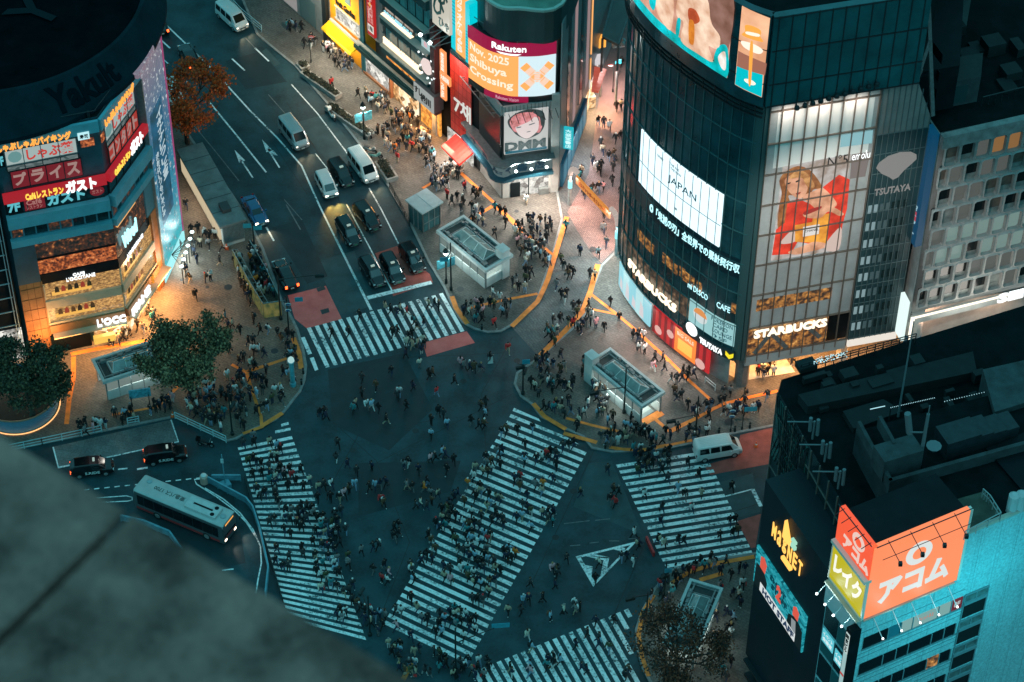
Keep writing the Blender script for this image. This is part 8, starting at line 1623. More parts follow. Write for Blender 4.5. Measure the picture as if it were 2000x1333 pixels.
def bus():
 cs=[G(x,y,3.05)for x,y in((287.5,929),(264,956),(431.5,1029),(455,995))]; rear=(cs[0]+cs[1])/2; front=(cs[2]+cs[3])/2; d=(front-rear).normalized(); L=10.5; hw=1.22
 t=thing("city_bus",(0,0,0),"silver city bus with dark windows turning on the road by the ledge","bus"); mb=MB()
 pr=lambda x,s_:(x,[(hw*s_*.97,.32),(hw*s_,.5),(hw*s_,1.1),(hw*s_,2.6),(hw*s_*.97,2.9),(hw*s_*.86,3.05)])
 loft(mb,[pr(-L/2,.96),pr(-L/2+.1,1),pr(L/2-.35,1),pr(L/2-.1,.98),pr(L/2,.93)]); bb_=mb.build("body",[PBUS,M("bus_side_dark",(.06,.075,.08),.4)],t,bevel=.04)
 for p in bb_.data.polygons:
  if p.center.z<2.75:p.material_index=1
 for s_ in(-1,1):
  mb=MB(); mb.quad((-L/2+.4,s_*(hw+.012),1.15),(L/2-.6,s_*(hw+.012),1.15),(L/2-.6,s_*(hw+.012),2.5),(-L/2+.4,s_*(hw+.012),2.5)); mb.build("side_window",GLS,t); mb=MB()
  for k in range(8):x=-L/2+1.2+k*1.15; mb.box((x,s_*(hw+.012),1.15),.07,.02,1.35)
  mb.build("window_pillars",STEEL_D,t); mb=MB(); mb.quad((-L/2+.2,s_*(hw+.008),.45),(L/2-.5,s_*(hw+.008),.45),(L/2-.5,s_*(hw+.008),.75),(-L/2+.2,s_*(hw+.008),.75)); mb.build("side_stripe",M("stripe_red",(.35,.03,.03),.4),t)
 mb=MB(); mb.quad((L/2+.012,-1.0,1.2),(L/2+.012,1.0,1.2),(L/2-.06,.95,2.6),(L/2-.06,-.95,2.6)); mb.build("windscreen",GLS,t); mb=MB(); mb.box((L/2-.02,0,.9),.06,2.1,.2); mb.build("front_band",M("stripe_red",(.35,.03,.03),.4),t); mb=MB(); mb.box((L/2-.02,0,2.62),.06,1.5,.22); mb.build("route_sign",E("route_amber",(1,.45,.1),.8),t)
 for s_ in(-1,1):
  mb=MB(); mb.box((L/2-.02,s_*.85,.6),.1,.34,.2); mb.build("headlight",HL,t); mb=MB(); mb.bar((L/2-.1,s_*1.1,2.5),(L/2+.35,s_*1.3,2.2),.05); mb.box((L/2+.38,s_*1.3,1.85),.08,.2,.36); mb.build("wing_mirror",STEEL_D,t); mb=MB(); mb.box((-L/2,s_*1.0,.8),.06,.2,.4); mb.build("tail_light",TLO,t)
  for x in(-2.6,3.2):wheel(t,x,s_*(hw+.01),.48,.28)
  lamp("headlight_beam",'SPOT',(L/2+.2,s_*.85,.8),80,(1,.75,.6),t,.1,(L/2+4,s_*.8,0),spot=R(80))
 mb=MB(); mb.box((2.3,0,3.05),3.6,1.5,.22); o=mb.build("roof_unit",M("roof_unit_pale",(.44,.47,.46),.5,noise=1.5,amt=.15),t); mb=MB(); mb.box((2.3,0,3.27),2.2,.2,.03); mb.tube((3.6,.45,3.27),(3.6,.45,3.31),.22,.22,12); mb.tube((3.6,-.45,3.27),(3.6,-.45,3.31),.22,.22,12); mb.build("fan_grilles",BLACK,o)
 mb=MB(); mb.lathe((-L/2+.9,.5,3.04),[(.32,0),(.30,.1),(.12,.16)],12); mb.lathe((4.6,0,3.04),[(.32,0),(.30,.1),(.12,.16)],12); mb.build("roof_hatch",M("hatch_blue_grey",(.25,.33,.35),.5),t)
 mb=MB(); text3(mb,"東急バス 1700",(.1,.35,3.056),(-3.6,0,0),(0,-.62,0),.006,0,.02); mb.build("roof_lettering",M("roof_letter",(.05,.07,.07),.6),t)
 t.location=(rear+front)/2*1.0; t.location.z=0; t.rotation_euler=(0,0,math.atan2(d.y,d.x)); return t
bus()
def bike(name,label,px,ang,paint,z,cat="scooter",group=None,box=False):
 t=thing(name,(0,0,0),label,cat,group);
 for x in(-.62,.62):mb=MB(); mb.tube((x,-.06,.28),(x,.06,.28),.28,.28,14); o=mb.build("wheel",TYRE,t); mb=MB(); mb.tube((x,-.065,.28),(x,.065,.28),.15,.15,10); mb.build("rim",RIMM,o)
 mb=MB(); loft(mb,[(-.75,[(.05,.45),(.12,.5),(.16,.6),(.14,.7),(.10,.74),(.04,.76)]),(-.3,[(.08,.3),(.18,.35),(.2,.5),(.18,.66),(.14,.7),(.05,.72)]),(.15,[(.08,.25),(.17,.28),(.18,.36),(.16,.4),(.1,.44),(.04,.45)]),(.5,[(.05,.4),(.14,.5),(.17,.7),(.14,.85),(.1,.9),(.04,.92)]),(.68,[(.03,.5),(.08,.6),(.1,.75),(.08,.85),(.05,.88),(.02,.9)])]); mb.build("body",paint,t,bevel=.02)
 mb=MB(); mb.box((-.35,0,.70),.7,.26,.10); mb.build("saddle",M("saddle_black",(.015,.015,.015),.6),t); mb=MB(); mb.tube((.48,-.32,1.0),(.48,.32,1.0),.025); mb.tube((.52,0,.6),(.47,0,1.0),.04); mb.build("handlebar",POLEG,t); mb=MB(); mb.lathe((.66,0,.74),[(.05,0),(.10,.06),(.05,.14)],8); mb.build("headlight",HLO,t)
 if box:mb=MB(); mb.box((-.78,0,.78),.42,.46,.36); mb.build("top_case",paint,t)
 t.location=G(*px,z); t.rotation_euler=(0,0,ang); return t
bike("parked_scooter","white scooter parked against the long hedge planter",c2((738,685))[0],R(-62),PW,0.0,group="scooters parked at the kerb",box=True)
bike("police_motorbike","black and white motorbike standing by the lower left kerb",c3((970,222))[0],R(-12),PK,0.0,"motorbike",box=True)
for k,(x,y,la)in enumerate([(935,790,"pale scooter upper one in the row beyond the street lamp"),(955,880,"grey scooter middle one in the row beyond the street lamp"),(985,915,"teal covered scooter lower one in the row beyond the street lamp")]):bike("parked_scooter",la,c2((x,y))[0],R(-40+20*k),[PW,PS,M("cover_teal",(.12,.32,.30),.6)][k],.13,group="scooters parked at the kerb")
# ================================================================ people
random.seed(2025); np.random.seed(5)
def skin_mesh(name,nodes,edges,sub=1):
 """nodes: name -> (x, y, z, radius); first node is the root"""
 me=bpy.data.meshes.new(name); ks=list(nodes); me.from_pydata([nodes[k][:3]for k in ks],[(ks.index(a),ks.index(b))for a,b in edges],[]); o=bpy.data.objects.new(name,me); COL.objects.link(o)
 md=o.modifiers.new("skin",'SKIN');
 if sub:s_=o.modifiers.new("sub",'SUBSURF'); s_.levels=sub; s_.render_levels=sub
 for i,k in enumerate(ks):v=me.skin_vertices[0].data[i]; r=nodes[k][3]; v.radius=(r,r*(nodes[k][4]if len(nodes[k])>4 else 1)); v.use_root=(i==0)
 dg=bpy.context.evaluated_depsgraph_get(); out=bpy.data.meshes.new_from_object(o.evaluated_get(dg),depsgraph=dg); bpy.data.objects.remove(o); bpy.data.meshes.remove(me); out.name=name; return out
def pose(swing,arm,bend=0.0,phone=False,lean=0.03,coat=False,skirt=False,wide=1.0):
 """faces +x; swing: stride in metres"""
 s=swing; sh=1.40; N={}; h=.90
 wide=wide*1.16
 N['hip']=(0,0,h,.13*wide,.8); N['waist']=(lean*.4,0,1.06,.12*wide,.78); N['chest']=(lean,0,1.27,.135*wide,.8); N['neckb']=(lean*1.1,0,1.42,.06); N['neck']=(lean*1.3,0,1.49,.052); N['head']=(lean*1.5+.015,0,1.585,.085,.92); N['crown']=(lean*1.5,0,1.665,.075,.92)
 Eg=[('hip','waist'),('waist','chest'),('chest','neckb'),('neckb','neck'),('neck','head'),('head','crown')]
 for k,sg in(('l',1),('r',-1)):
  f=s*sg; back=f<0; knee=(f*.42+(.10 if s else .02),sg*.10,.49+(.03 if back and s else 0)); ank=(f-(.05 if back else 0),sg*.10,.09+(.09 if back and s>.2 else 0)); toe=(ank[0]+.17,sg*.12,max(.04,ank[2]-.05))
  N['t'+k]=(.01,sg*.09,.80,.10*wide); N['k'+k]=knee+(.078,); N['a'+k]=ank+(.056,); N['o'+k]=toe+(.05,)
  Eg+=[('hip','t'+k),('t'+k,'k'+k),('k'+k,'a'+k),('a'+k,'o'+k)]
  g_=-f*arm; N['s'+k]=(lean,sg*.185*wide,sh-.02,.080); Eg.append(('chest','s'+k))
  if phone and k=='r':el=(lean+.04,sg*.24,1.13); wr=(lean+.25,sg*.13,1.22); hd=(lean+.33,sg*.10,1.27)
  else:el=(lean+g_*.45-.03,sg*.235*wide,1.12); wr=(lean+g_+.05+abs(g_)*.3,sg*.24*wide,.90+abs(g_)*.12); hd=(wr[0]+.04,sg*.235,wr[2]-.10)
  N['e'+k]=el+(.058,); N['w'+k]=wr+(.034,); N['h'+k]=hd+(.040,.6); Eg+=[('s'+k,'e'+k),('e'+k,'w'+k),('w'+k,'h'+k)]
 body=skin_mesh("person_body",N,Eg)
 J={k:N[k]for k in('chest','waist','hip','neckb','sl','sr','el','er','wl','wr')}; J={k:v[:3]+(v[3]*1.26+.016,)+tuple(v[4:])for k,v in J.items()}; J['neckb']=N['neckb'][:3]+(.085,)
 JE=[('chest','waist'),('waist','hip'),('chest','neckb'),('chest','sl'),('chest','sr'),('sl','el'),('sr','er'),('el','wl'),('er','wr')]
 if coat:J['hem']=(.0,0,.56,.23,.95); JE.append(('hip','hem'))
 jacket=skin_mesh("jacket",J,JE)
 hx,hz=N['crown'][0]-.012,1.60
 mb=MB(); mb.lathe((hx,0,hz-.03),[(.088,0),(.103,.05),(.098,.10),(.07,.14),(.02,.158)],10)
 for v in range(len(mb.v)):x,y,z=mb.v[v]; mb.v[v]=(x-(.02 if z<hz+.03 else 0),y,z)
 hair=bpy.data.meshes.new("hair"); hair.from_pydata(mb.v,[],mb.f)
 mb=MB(); mb.lathe((hx,0,hz-.03),[(.088,0),(.103,.05),(.098,.10),(.07,.14),(.02,.158)],10); mb.obox((hx-.12,-.09,hz-.27),(.07,0,0),(0,.18,0),(.03,0,.32)); lhair=bpy.data.meshes.new("hair"); lhair.from_pydata(mb.v,[],mb.f)
 mb=MB(); mb.obox((lean-.33,-.15,1.02),(.18,0,0),(0,.30,0),(0,0,.40)); mb.obox((lean-.36,-.11,1.06),(.05,0,0),(0,.22,0),(0,0,.2)); pack=bpy.data.meshes.new("backpack"); pack.from_pydata(mb.v,[],mb.f)
 mb=MB(); x,y,z=N['hl'][:3]; mb.obox((x-.16,y+.02,z-.36),(.32,0,0),(0,.11,0),(0,0,.26)); mb.bar((x-.1,y+.07,z-.10),(x,y+.06,z),.02); mb.bar((x+.1,y+.07,z-.10),(x,y+.06,z),.02); bag=bpy.data.meshes.new("hand_bag"); bag.from_pydata(mb.v,[],mb.f)
 bm=bmesh.new(); bm.from_mesh(body); hx2=N['head'][0]
 for sg in(-1,1):bmesh.ops.create_icosphere(bm,subdivisions=1,radius=.012,matrix=Matrix.Translation((hx2+.076,sg*.03,1.60)))
 bmesh.ops.create_cone(bm,segments=5,radius1=.016,radius2=.004,depth=.04,cap_ends=True,matrix=Matrix.Translation((hx2+.088,0,1.578)))
 for sg in(-1,1):bmesh.ops.create_icosphere(bm,subdivisions=1,radius=.022,matrix=Matrix.Translation((hx2-.005,sg*.082,1.585)))
 bm.to_mesh(body); bm.free()
 hands=[Vector(N['hl'][:3]),Vector(N['hr'][:3])]
 for p in body.polygons:
  c=p.center
  p.material_index=0 if(c.z>1.44 or min((c-h_).length for h_ in hands)<.075)else(2 if c.z<.105 else 1)
 for m_ in(body,jacket):m_.polygons.foreach_set("use_smooth",[True]*len(m_.polygons))
 return dict(body=body,jacket=jacket,hair=hair,lhair=lhair,pack=pack,bag=bag,coat=coat,walk=swing>0,phone=phone)
POSES=[pose(.30,.75),pose(.36,.7,lean=.06),pose(.22,.8),pose(.30,.6,coat=True),pose(.26,.5,coat=True,wide=.92),pose(0,0),pose(0,0,phone=True),pose(0,0,coat=True),pose(.05,.5,lean=0,wide=1.05),pose(.32,.5,phone=True,wide=.95)]
WALK,STAND=[0,1,2,3,4,9],[5,6,7,8]
cm_=lambda n,c:M("cloth_"+n,c,.85,noise=14,amt=.2)
TOPS=[("black",(.010,.011,.012),40),("charcoal",(.035,.038,.04),16),("navy",(.014,.022,.045),12),("grey",(.16,.16,.16),6),("white",(.60,.60,.58),7),("beige",(.38,.30,.21),6),("pale blue",(.26,.40,.50),5),("brown",(.10,.055,.03),5),("olive",(.06,.065,.03),2.5),("red",(.50,.03,.03),1.1),("orange",(.62,.16,.02),.4),("pink",(.60,.30,.32),1.6),("teal",(.03,.20,.22),3),("cream",(.55,.50,.40),3)]
BOTS=[("black",(.010,.011,.012),50),("dark denim",(.025,.04,.075),22),("grey",(.12,.12,.12),10),("beige",(.34,.27,.19),6),("pale denim",(.18,.26,.36),6),("white",(.5,.5,.48),3)]
HAIRS=[("black-haired",(.006,.006,.006),70),("brown-haired",(.045,.022,.012),18),("fair-haired",(.30,.19,.08),4),("white-capped",(.6,.6,.58),4),("red-capped",(.45,.03,.03),.8),("grey-haired",(.2,.2,.2),4)]
SKINM=M("skin_tone",(.46,.27,.19),.6); SHOES=[M("shoes_dark",(.02,.02,.02),.6),M("shoes_white",(.6,.6,.58),.6)]
pick=lambda L:random.choices(L,weights=[x[2]for x in L])[0]
Z_=lambda c,*p:c(*p)
ZONES=[("upper left zebra",[(470,868),(560,842),(600,930),(490,945)],16,.95,0),("left zebra",[(490,930),(600,915),(650,1020),(520,1035)],44,.95,0),("left zebra's thick crowd",[(520,1020),(650,1005),(680,1110),(540,1120)],40,.95,0),("lower left zebra",[(600,1090),(680,1080),(715,1230),(650,1235)],26,.95,0),("left zebra's outer edge",[(600,950),(655,945),(690,1060),(650,1060)],12,.95,0),("upper diagonal zebra",[(1005,815),(1130,872),(1085,950),(950,890)],22,.95,0),("middle diagonal zebra",[(945,895),(1070,960),(1030,1060),(880,1000)],48,.95,0),("diagonal zebra's thick crowd",[(870,1005),(1020,1070),(960,1170),(830,1100)],66,.95,0),("lower diagonal zebra",[(820,1110),(950,1170),(915,1275),(765,1205)],36,.95,0),("diagonal zebra's left edge",[(870,990),(905,960),(840,1110),(790,1130)],16,.95,0),("right zebra",[(1215,915),(1370,890),(1455,1060),(1290,1090)],30,.95,0),("right zebra's top",[(1230,885),(1330,878),(1330,920),(1240,925)],14,.8,0),("bottom zebra",[(960,1305),(1215,1200),(1245,1333),(1000,1333)],26,.95,0),("open asphalt by the top zebra",[(650,735),(960,700),(990,780),(640,800)],14,.9,0),("open asphalt in mid crossing",[(620,800),(985,790),(930,900),(640,890)],22,.9,0),("open asphalt between both crowds",[(640,890),(915,900),(850,1010),(670,1000)],34,.9,0),("asphalt wedge low between the crowds",[(670,1010),(820,1010),(760,1190),(715,1160)],12,.9,0),("asphalt around the chevron triangle",[(1050,1010),(1190,910),(1250,1080),(1090,1180),(1020,1170)],26,.9,0),("asphalt below the diagonal zebra",[(960,1180),(1080,1150),(1200,1180),(1010,1260)],12,.9,0),("top zebra",[(610,640),(860,580),(895,645),(640,710)],16,.95,0),("top zebra's lower right end",[(790,660),(830,640),(830,720),(790,720)],10,.8,0),("dense pavement right of the lane",[(1055,700),(1160,700),(1190,800),(1110,830),(1050,800),(1010,750)],64,.4,.13),("pavement by the grey skylight",[(1165,775),(1280,860),(1200,875),(1120,840)],32,.4,.13),("tactile path right of the lane",[(1060,640),(1140,610),(1160,560),(1195,600),(1190,660),(1080,700)],26,.6,.13),("pavement below the poster boxes",[(1190,600),(1215,600),(1340,720),(1420,790),(1370,830),(1290,760),(1210,650)],34,.7,.13),("kerb above the right zebra",[(1160,860),(1390,835),(1390,860),(1200,878)],16,.5,.13),("pavement at the glass corner",[(1400,760),(1500,770),(1500,800),(1380,830)],14,.7,.13),("amber lit passage",[(1480,695),(1560,690),(1540,735),(1470,745)],14,.5,.13),("mouth of the side lane",[(1000,440),(1085,425),(1075,500),(1010,530)],44,.5,.13),("pavement under the book shop",[(880,350),(990,400),(1000,440),(960,480),(880,400)],20,.7,.13),("pavement corner by the top zebra",[(890,600),(1000,570),(1000,635),(925,642)],18,.4,.13),("kerb tip by the white subway tower",[(1000,520),(1075,505),(1060,560),(1000,580)],12,.5,.13),("middle of the side lane",[(1100,430),(1200,400),(1195,470),(1130,620),(1080,620)],24,.8,.012),("far side lane",[(1125,330),(1215,120),(1215,400),(1140,400)],34,.8,.03),("crowd outside the amber grill",[(735,195),(830,245),(850,315),(760,310),(735,260)],50,.3,.13),("pavement below the yellow awning",[(560,40),(620,80),(700,130),(690,175),(640,120),(560,80)],30,.6,.13),("pavement by the canopy shop",[(690,170),(760,200),(760,230),(690,190)],12,.7,.13),("pavement by the red awning",[(820,300),(900,325),(890,370),(840,340)],16,.5,.13),("pavement beside the lift box",[(845,335),(880,350),(870,380),(840,370)],8,.7,.13),("plaza by the long shelter",[(360,440),(440,470),(440,560),(370,580),(345,520)],18,.7,.13),("amber cafe forecourt",[(200,655),(300,610),(310,640),(200,690)],18,.9,.13),("inside the hoarding enclosure",[(478,490),(500,485),(536,580),(510,590)],42,.1,.13),("outside the hoarding panels",[(455,510),(470,510),(500,600),(480,600)],18,.1,.13),("left corner pavement",[(440,615),(570,640),(585,720),(560,770),(440,740)],42,.6,.13),("lower left corner pavement",[(440,740),(560,770),(540,812),(470,850),(440,800)],40,.5,.13),("shade under the round tree",[(370,770),(440,750),(440,850),(350,805)],40,.4,.13),("bus queue",[(140,840),(340,780),(345,800),(150,858)],30,.2,.13),("pavement beside the lettered screen",[(1400,1105),(1460,1090),(1440,1333),(1390,1333),(1390,1240)],28,.7,.13),("kerb by the bottom subway entrance",[(1275,1155),(1330,1110),(1330,1140),(1290,1210),(1255,1220)],16,.4,.13),("tactile kerb under the right zebra",[(1310,1118),(1400,1092),(1400,1110),(1330,1130)],10,.7,.13),("dark bottom edge",[(690,1190),(760,1210),(880,1290),(900,1330),(790,1330)],46,.6,.012),("foot of the bottom zebra",[(900,1300),(960,1290),(960,1333),(880,1333)],10,.6,.012),]
def inside(p,poly):
 r=False; j=len(poly)-1
 for i in range(len(poly)):
  if(poly[i][1]>p[1])!=(poly[j][1]>p[1])and p[0]<(poly[j][0]-poly[i][0])*(p[1]-poly[i][1])/(poly[j][1]-poly[i][1])+poly[i][0]:r=not r
  j=i
 return r
FIXED=[((992,690),"red","beige",0,-80,"black-haired",None,"open asphalt by the top zebra",.0),((707,748),"charcoal","black",3,60,"black-haired",None,"open asphalt by the top zebra",0),((716,800),"white","grey",0,-60,"brown-haired",None,"open asphalt by the top zebra",0),((727,802),"pale blue","white",1,120,"fair-haired",None,"open asphalt by the top zebra",0),((887,752),"black","black",3,-20,"black-haired",None,"open asphalt by the top zebra",0),((780,775),"white","pale denim",2,-90,"black-haired",None,"open asphalt by the top zebra",0),((745,985),"red","black",0,-90,"black-haired",None,"open asphalt between both crowds",0),((693,955),"pale blue","pale denim",1,-80,"black-haired",None,"open asphalt between both crowds",0),((1060,956),"orange","beige",2,70,"black-haired",None,"upper diagonal zebra",0),((873,390),"red","black",5,40,"brown-haired",None,"pavement by the red awning",.13),((776,318),"red","beige",5,40,"black-haired",None,"crowd outside the amber grill",.13),((648,172),"red","black",0,-60,"black-haired",None,"pavement below the yellow awning",.13),((965,640),"red","black",0,-60,"black-haired",None,"pavement corner by the top zebra",.13),((1275,725),"pink","white",0,-60,"brown-haired","bag","pavement below the poster boxes",.13),((1428,960),"black","black",0,-70,"black-haired","bag","road beyond the right zebra",0),((1236,1105),"charcoal","white",0,70,"black-haired","pack","asphalt around the chevron triangle",0),((1162,1140),"black","black",3,80,"black-haired",None,"asphalt around the chevron triangle",0),((1190,255),"white","black",3,-90,"black-haired",None,"far side lane",.03),((382,585),"black","black",3,-70,"black-haired",None,"plaza by the long shelter",.13),((364,408),"black","dark denim",0,-80,"black-haired",None,"plaza by the long shelter",.13),((1028,400),"white","beige",4,-100,"black-haired",None,"middle of the side lane",.012)]
PEOPLE=[]; grid={}
def free(p,r):
 k=(int(p.x//1),int(p.y//1))
 for i in range(-1,2):
  for j in range(-1,2):
   for q in grid.get((k[0]+i,k[1]+j),()):
    if(q-p).length_squared<r*r:return False
 return True
def put(p):grid.setdefault((int(p.x//1),int(p.y//1)),[]).append(p)
TOPD,BOTD,HAID={x[0]:x for x in TOPS},{x[0]:x for x in BOTS},{x[0]:x for x in HAIRS}
for px,tp,bt,po,hd,hr,bg_,zn,z in FIXED:p=G(*px,z); put(p); PEOPLE.append(dict(p=p,top=TOPD[tp],bot=BOTD[bt],pose=po,rz=R(hd),hair=HAID[hr],bag=bg_,zone=zn,s=1.0,long=False))
DIRS={"left zebra":-72,"upper left zebra":-72,"lower left zebra":-72,"left zebra's thick crowd":-72,"left zebra's outer edge":-72,"upper diagonal zebra":58,"middle diagonal zebra":58,"diagonal zebra's thick crowd":58,"lower diagonal zebra":58,"right zebra":-68,"right zebra's top":-68,"bottom zebra":22,"top zebra":20,"middle of the side lane":75,"far side lane":80}
for zn,poly,n,share,z in ZONES:
 n=int(n*(.84 if n>22 else 1))
 x0,x1=min(q[0]for q in poly),max(q[0]for q in poly); y0,y1=min(q[1]for q in poly),max(q[1]for q in poly); k=0; tries=0; lead=None
 while k<n and tries<n*40:
  tries+=1; a=(random.uniform(x0,x1),random.uniform(y0,y1))
  if PEOPLE and random.random()<.62 and lead is not None:a=(lead[0]+random.uniform(-11,11),lead[1]+random.uniform(-5,6))
  if not inside(a,poly):continue
  p=G(*a,z)
  if not free(p,.52):continue
  put(p); lead=a; k+=1; walk=random.random()<share; base=DIRS.get(zn); hd=random.uniform(-180,180)if base is None else base+(180 if random.random()<.5 else 0)+random.gauss(0,18)
  tp,bt,hr=pick(TOPS),pick(BOTS),pick(HAIRS); PEOPLE.append(dict(p=p,top=tp,bot=bt,pose=random.choice(WALK if walk else STAND),rz=R(hd),hair=hr,bag=random.choices([None,'pack','bag'],[62,20,18])[0],zone=zn,s=random.uniform(.91,1.06),long=random.random()<.4))
camp=Vector((0,0,CAM_H)); scr=[Pj(q['p']+Vector((0,0,.85)))for q in PEOPLE]
for i,q in enumerate(PEOPLE):
 hid=0
 for j,r in enumerate(PEOPLE):
  if j!=i and abs(scr[i][0]-scr[j][0])<8 and 0<scr[j][1]-scr[i][1]<17:hid+=(1-abs(scr[i][0]-scr[j][0])/8)*(1-(scr[j][1]-scr[i][1])/17)
 x,y=scr[i]; ledge=y>868+(x*.6)+8; off=not(0<x<2000 and 0<y<1325)
 q['score']=(1e4/(q['p']-camp).length_squared)*(1-.7*min(1,hid))*(0 if ledge or off else 1)
order=sorted(range(len(PEOPLE)),key=lambda i:-PEOPLE[i]['score']); IND=set(order[:300])|set(range(len(FIXED))); IND=set(sorted(IND,key=lambda i:(i>=len(FIXED),-PEOPLE[i]['score']))[:300])
ORD=["","second ","third ","fourth ","fifth ","sixth ","seventh ","eighth ","ninth ","tenth ","eleventh ","twelfth "]
byz={}
for i,q in enumerate(PEOPLE):byz.setdefault(q['zone'],[]).append(i)
def facts(i):
 q=PEOPLE[i]; po=POSES[q['pose']]
 return dict(top=q['top'][0],ga="coat" if po['coat']else "jacket",act="walking" if po['walk']else "standing",bot=q['bot'][0],hair=q['hair'][0],bag=q['bag'])
FACT=[facts(i)for i in range(len(PEOPLE))]; LAB={}; used={}
for i in sorted(IND,key=lambda i:-PEOPLE[i]['score']):
 f=FACT[i]; zn=PEOPLE[i]['zone']; pre="" if zn.startswith(("inside","outside"))else("in the " if "crowd" in zn or zn.startswith(("shade","bus queue","mouth","middle of","far side","dark","amber lit"))else "on the "); zw=pre+zn; la=None
 for ks in(("top","ga"),("top","ga","act"),("top","ga","bot"),("hair","top","ga"),("top","ga","bag"),("hair","top","ga","act"),("top","ga","bot","act"),("hair","top","ga","bot"),("top","ga","bot","bag"),("hair","top","ga","bag","act")):
  if "bag" in ks and not f['bag']:continue
  if any(j!=i and all(FACT[j][k]==f[k]for k in ks)for j in byz[zn]):continue
  la=(f['hair']+" " if "hair" in ks else "")+"person in "+f['top']+" "+f['ga']+(" and "+f['bot']+" trousers" if "bot" in ks else "")+({'pack':" with backpack",'bag':" with hand bag"}[f['bag']]if "bag" in ks else "")+(" "+f['act']if "act" in ks else "")+" "+zw
  if len(la.split())<=16:break
  la=None
 if la is None:
  same=[j for j in byz[zn]if all(FACT[j][k]==f[k]for k in("top","ga","bot"))]
  same.sort(key=lambda j:scr[j][0]); k=same.index(i); r=len(same)-1-k
  if k<=r:la="%sleftmost"%ORD[min(k,11)]
  else:la="%srightmost"%ORD[min(r,11)]
  la="%s person in %s %s, %s trousers, %s"%(la,f['top'],f['ga'],f['bot'],zw)
 used.setdefault(la,[]).append(i); LAB[i]=la
GRP={}
for i in IND:GRP[i]="people on the crossing and its pavements"
def setmats(o,ms):
 for k,m_ in enumerate(ms):o.material_slots[k].link='OBJECT'; o.material_slots[k].material=m_
for po in POSES:
 for k in('jacket','hair','lhair','pack','bag'):po[k].materials.append(None)
 for _ in range(3):po['body'].materials.append(None)
def new(name,me,parent=None):o=bpy.data.objects.new(name,me); COL.objects.link(o); o.parent=parent; return o
for i in IND:
 q=PEOPLE[i]; po=POSES[q['pose']]; o=new("person",po['body']); o.location=q['p']; o.rotation_euler=(0,0,q['rz']); o.scale=(q['s'],)*3
 setmats(o,[SKINM,cm_(q['bot'][0].replace(' ','_')+"_trousers",q['bot'][1]),SHOES[hash(q['bot'][0]+q['zone'])%2 if False else(i%4==0)]]); prop(o,LAB[i],"person",GRP[i])
 j=new("coat" if po['coat']else "jacket",po['jacket'],o); setmats(j,[cm_(q['top'][0].replace(' ','_'),q['top'][1])]); hname="cap" if "capped" in q['hair'][0]else "hair"; h_=new(hname,po['lhair' if q['long']and hname=="hair" else 'hair'],o); setmats(h_,[cm_("hair_"+q['hair'][0].replace('-','_'),q['hair'][1])])
 if q['bag']:b_=new("backpack" if q['bag']=='pack' else "hand_bag",po[q['bag']],o); bc=random.choice(TOPS[:8]+[TOPS[9]]); setmats(b_,[cm_(bc[0].replace(' ','_'),bc[1])])
mats,mid=[],{}
def mat_id(m_):
 if m_.name not in mid:mid[m_.name]=len(mats); mats.append(m_)
 return mid[m_.name]
VV,LV,LT,MI=[],[],[],[]; off=0
def arr(me):
 if me.name not in _ar:
  v=np.empty(len(me.vertices)*3); me.vertices.foreach_get("co",v); lv=np.empty(len(me.loops),dtype=np.int32); me.loops.foreach_get("vertex_index",lv); lt=np.empty(len(me.polygons),dtype=np.int32); me.polygons.foreach_get("loop_total",lt); mi=np.empty(len(me.polygons),dtype=np.int32); me.polygons.foreach_get("material_index",mi); _ar[me.name]=(v.reshape(-1,3),lv,lt,mi)
 return _ar[me.name]
_ar={}
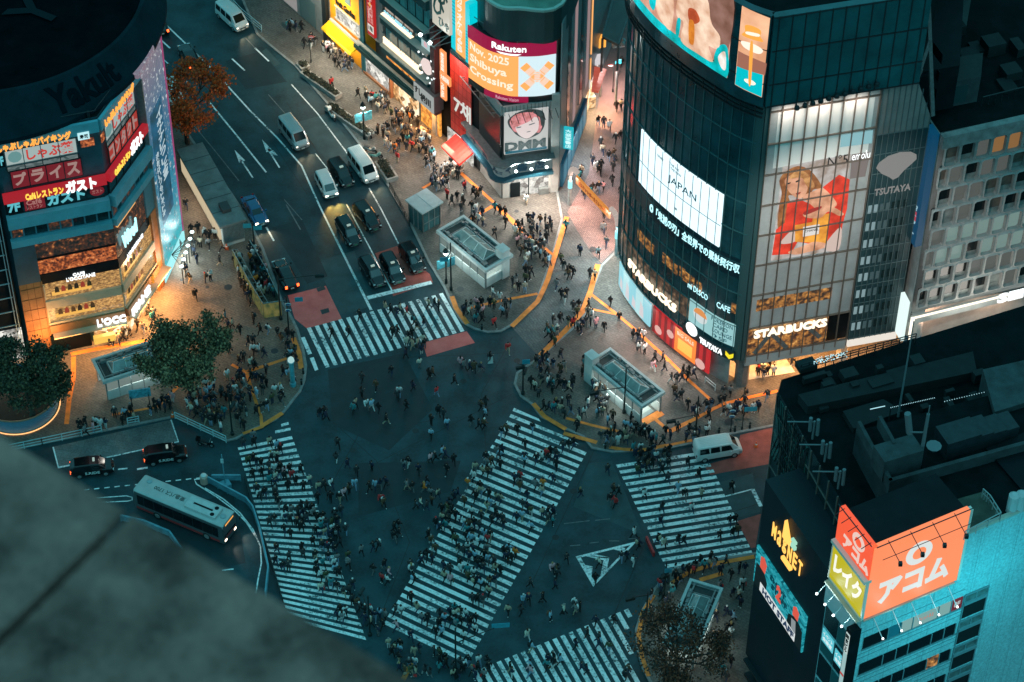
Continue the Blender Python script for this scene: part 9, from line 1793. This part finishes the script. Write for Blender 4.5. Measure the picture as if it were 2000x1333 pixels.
for i,q in enumerate(PEOPLE):
 if i in IND:continue
 po=POSES[q['pose']]; parts=[(po['body'],[SKINM,cm_(q['bot'][0].replace(' ','_')+"_trousers",q['bot'][1]),SHOES[i%4==0]]),(po['jacket'],[cm_(q['top'][0].replace(' ','_'),q['top'][1])]),(po['lhair' if q['long']else 'hair'],[cm_("hair_"+q['hair'][0].replace('-','_'),q['hair'][1])])]
 if q['bag']:parts.append((po[q['bag']],[cm_("charcoal",(.035,.038,.04))]))
 ca_,sa_=math.cos(q['rz']),math.sin(q['rz']); rot=np.array([[ca_,sa_,0],[-sa_,ca_,0],[0,0,1]])*q['s']
 for me,ms in parts:
  v,lv,lt,mi=arr(me); VV.append(v@rot+np.array(q['p'])); LV.append(lv+off); LT.append(lt); MI.append(np.array([mat_id(m_)for m_ in ms],dtype=np.int32)[mi]); off+=len(v)
if VV:
 VV,LV,LT,MI=np.concatenate(VV),np.concatenate(LV),np.concatenate(LT),np.concatenate(MI); me=bpy.data.meshes.new("crowd"); me.vertices.add(len(VV)); me.vertices.foreach_set("co",VV.ravel()); me.loops.add(len(LV)); me.loops.foreach_set("vertex_index",LV.astype(np.int32)); me.polygons.add(len(LT)); st=np.concatenate([[0],np.cumsum(LT)[:-1]]).astype(np.int32); me.polygons.foreach_set("loop_start",st); me.polygons.foreach_set("material_index",MI)
 for m_ in mats:me.materials.append(m_)
 me.polygons.foreach_set("use_smooth",[True]*len(LT)); me.update(calc_edges=True); me.validate(); o=bpy.data.objects.new("crowd",me); COL.objects.link(o); prop(o,"smaller people thronging the pavements and zebras farther from the lens","crowd",None,"stuff")
print("PEOPLE",len(PEOPLE),"individuals",len(IND),"shared labels",sum(len(v)for v in used.values()if len(v)>1))
for o in list(bpy.data.objects):
 st=o.name.split('.')[0]; nm={'ledges':'ledge','tile_pier':'tile_pier','lit_windows':'lit_window','slit_windows':'slit_window','roof_plant':'roof_plant','floodlight':'floodlight','floodlights':'floodlight','balcony':'balcony','floor_band':'floor_band','floor_trim':'floor_trim','restaurant_glazing':'restaurant_window','light_box':'light_box','poster_light_box':'light_box','roof_hatch':'roof_hatch','glass_strip':'glass_pane','side_louvre':'louvre','amber_window':'amber_window','dark_spandrel':'spandrel','shop_glazing':'shop_window','window_strip_lane':'window','lane_hoarding':'hoarding','fin':'fin','board_frame':'board_frame','shop_posts':'shop_post','side_advert':'side_advert','shop_panel':'shop_panel','side_door':'side_door','cafe_ledge':'cafe_ledge','coping':'coping','cornice':'cornice','roof_deck':'roof_deck'}.get(st)
 if nm and o.type=='MESH' and o.parent:separate(o,nm)
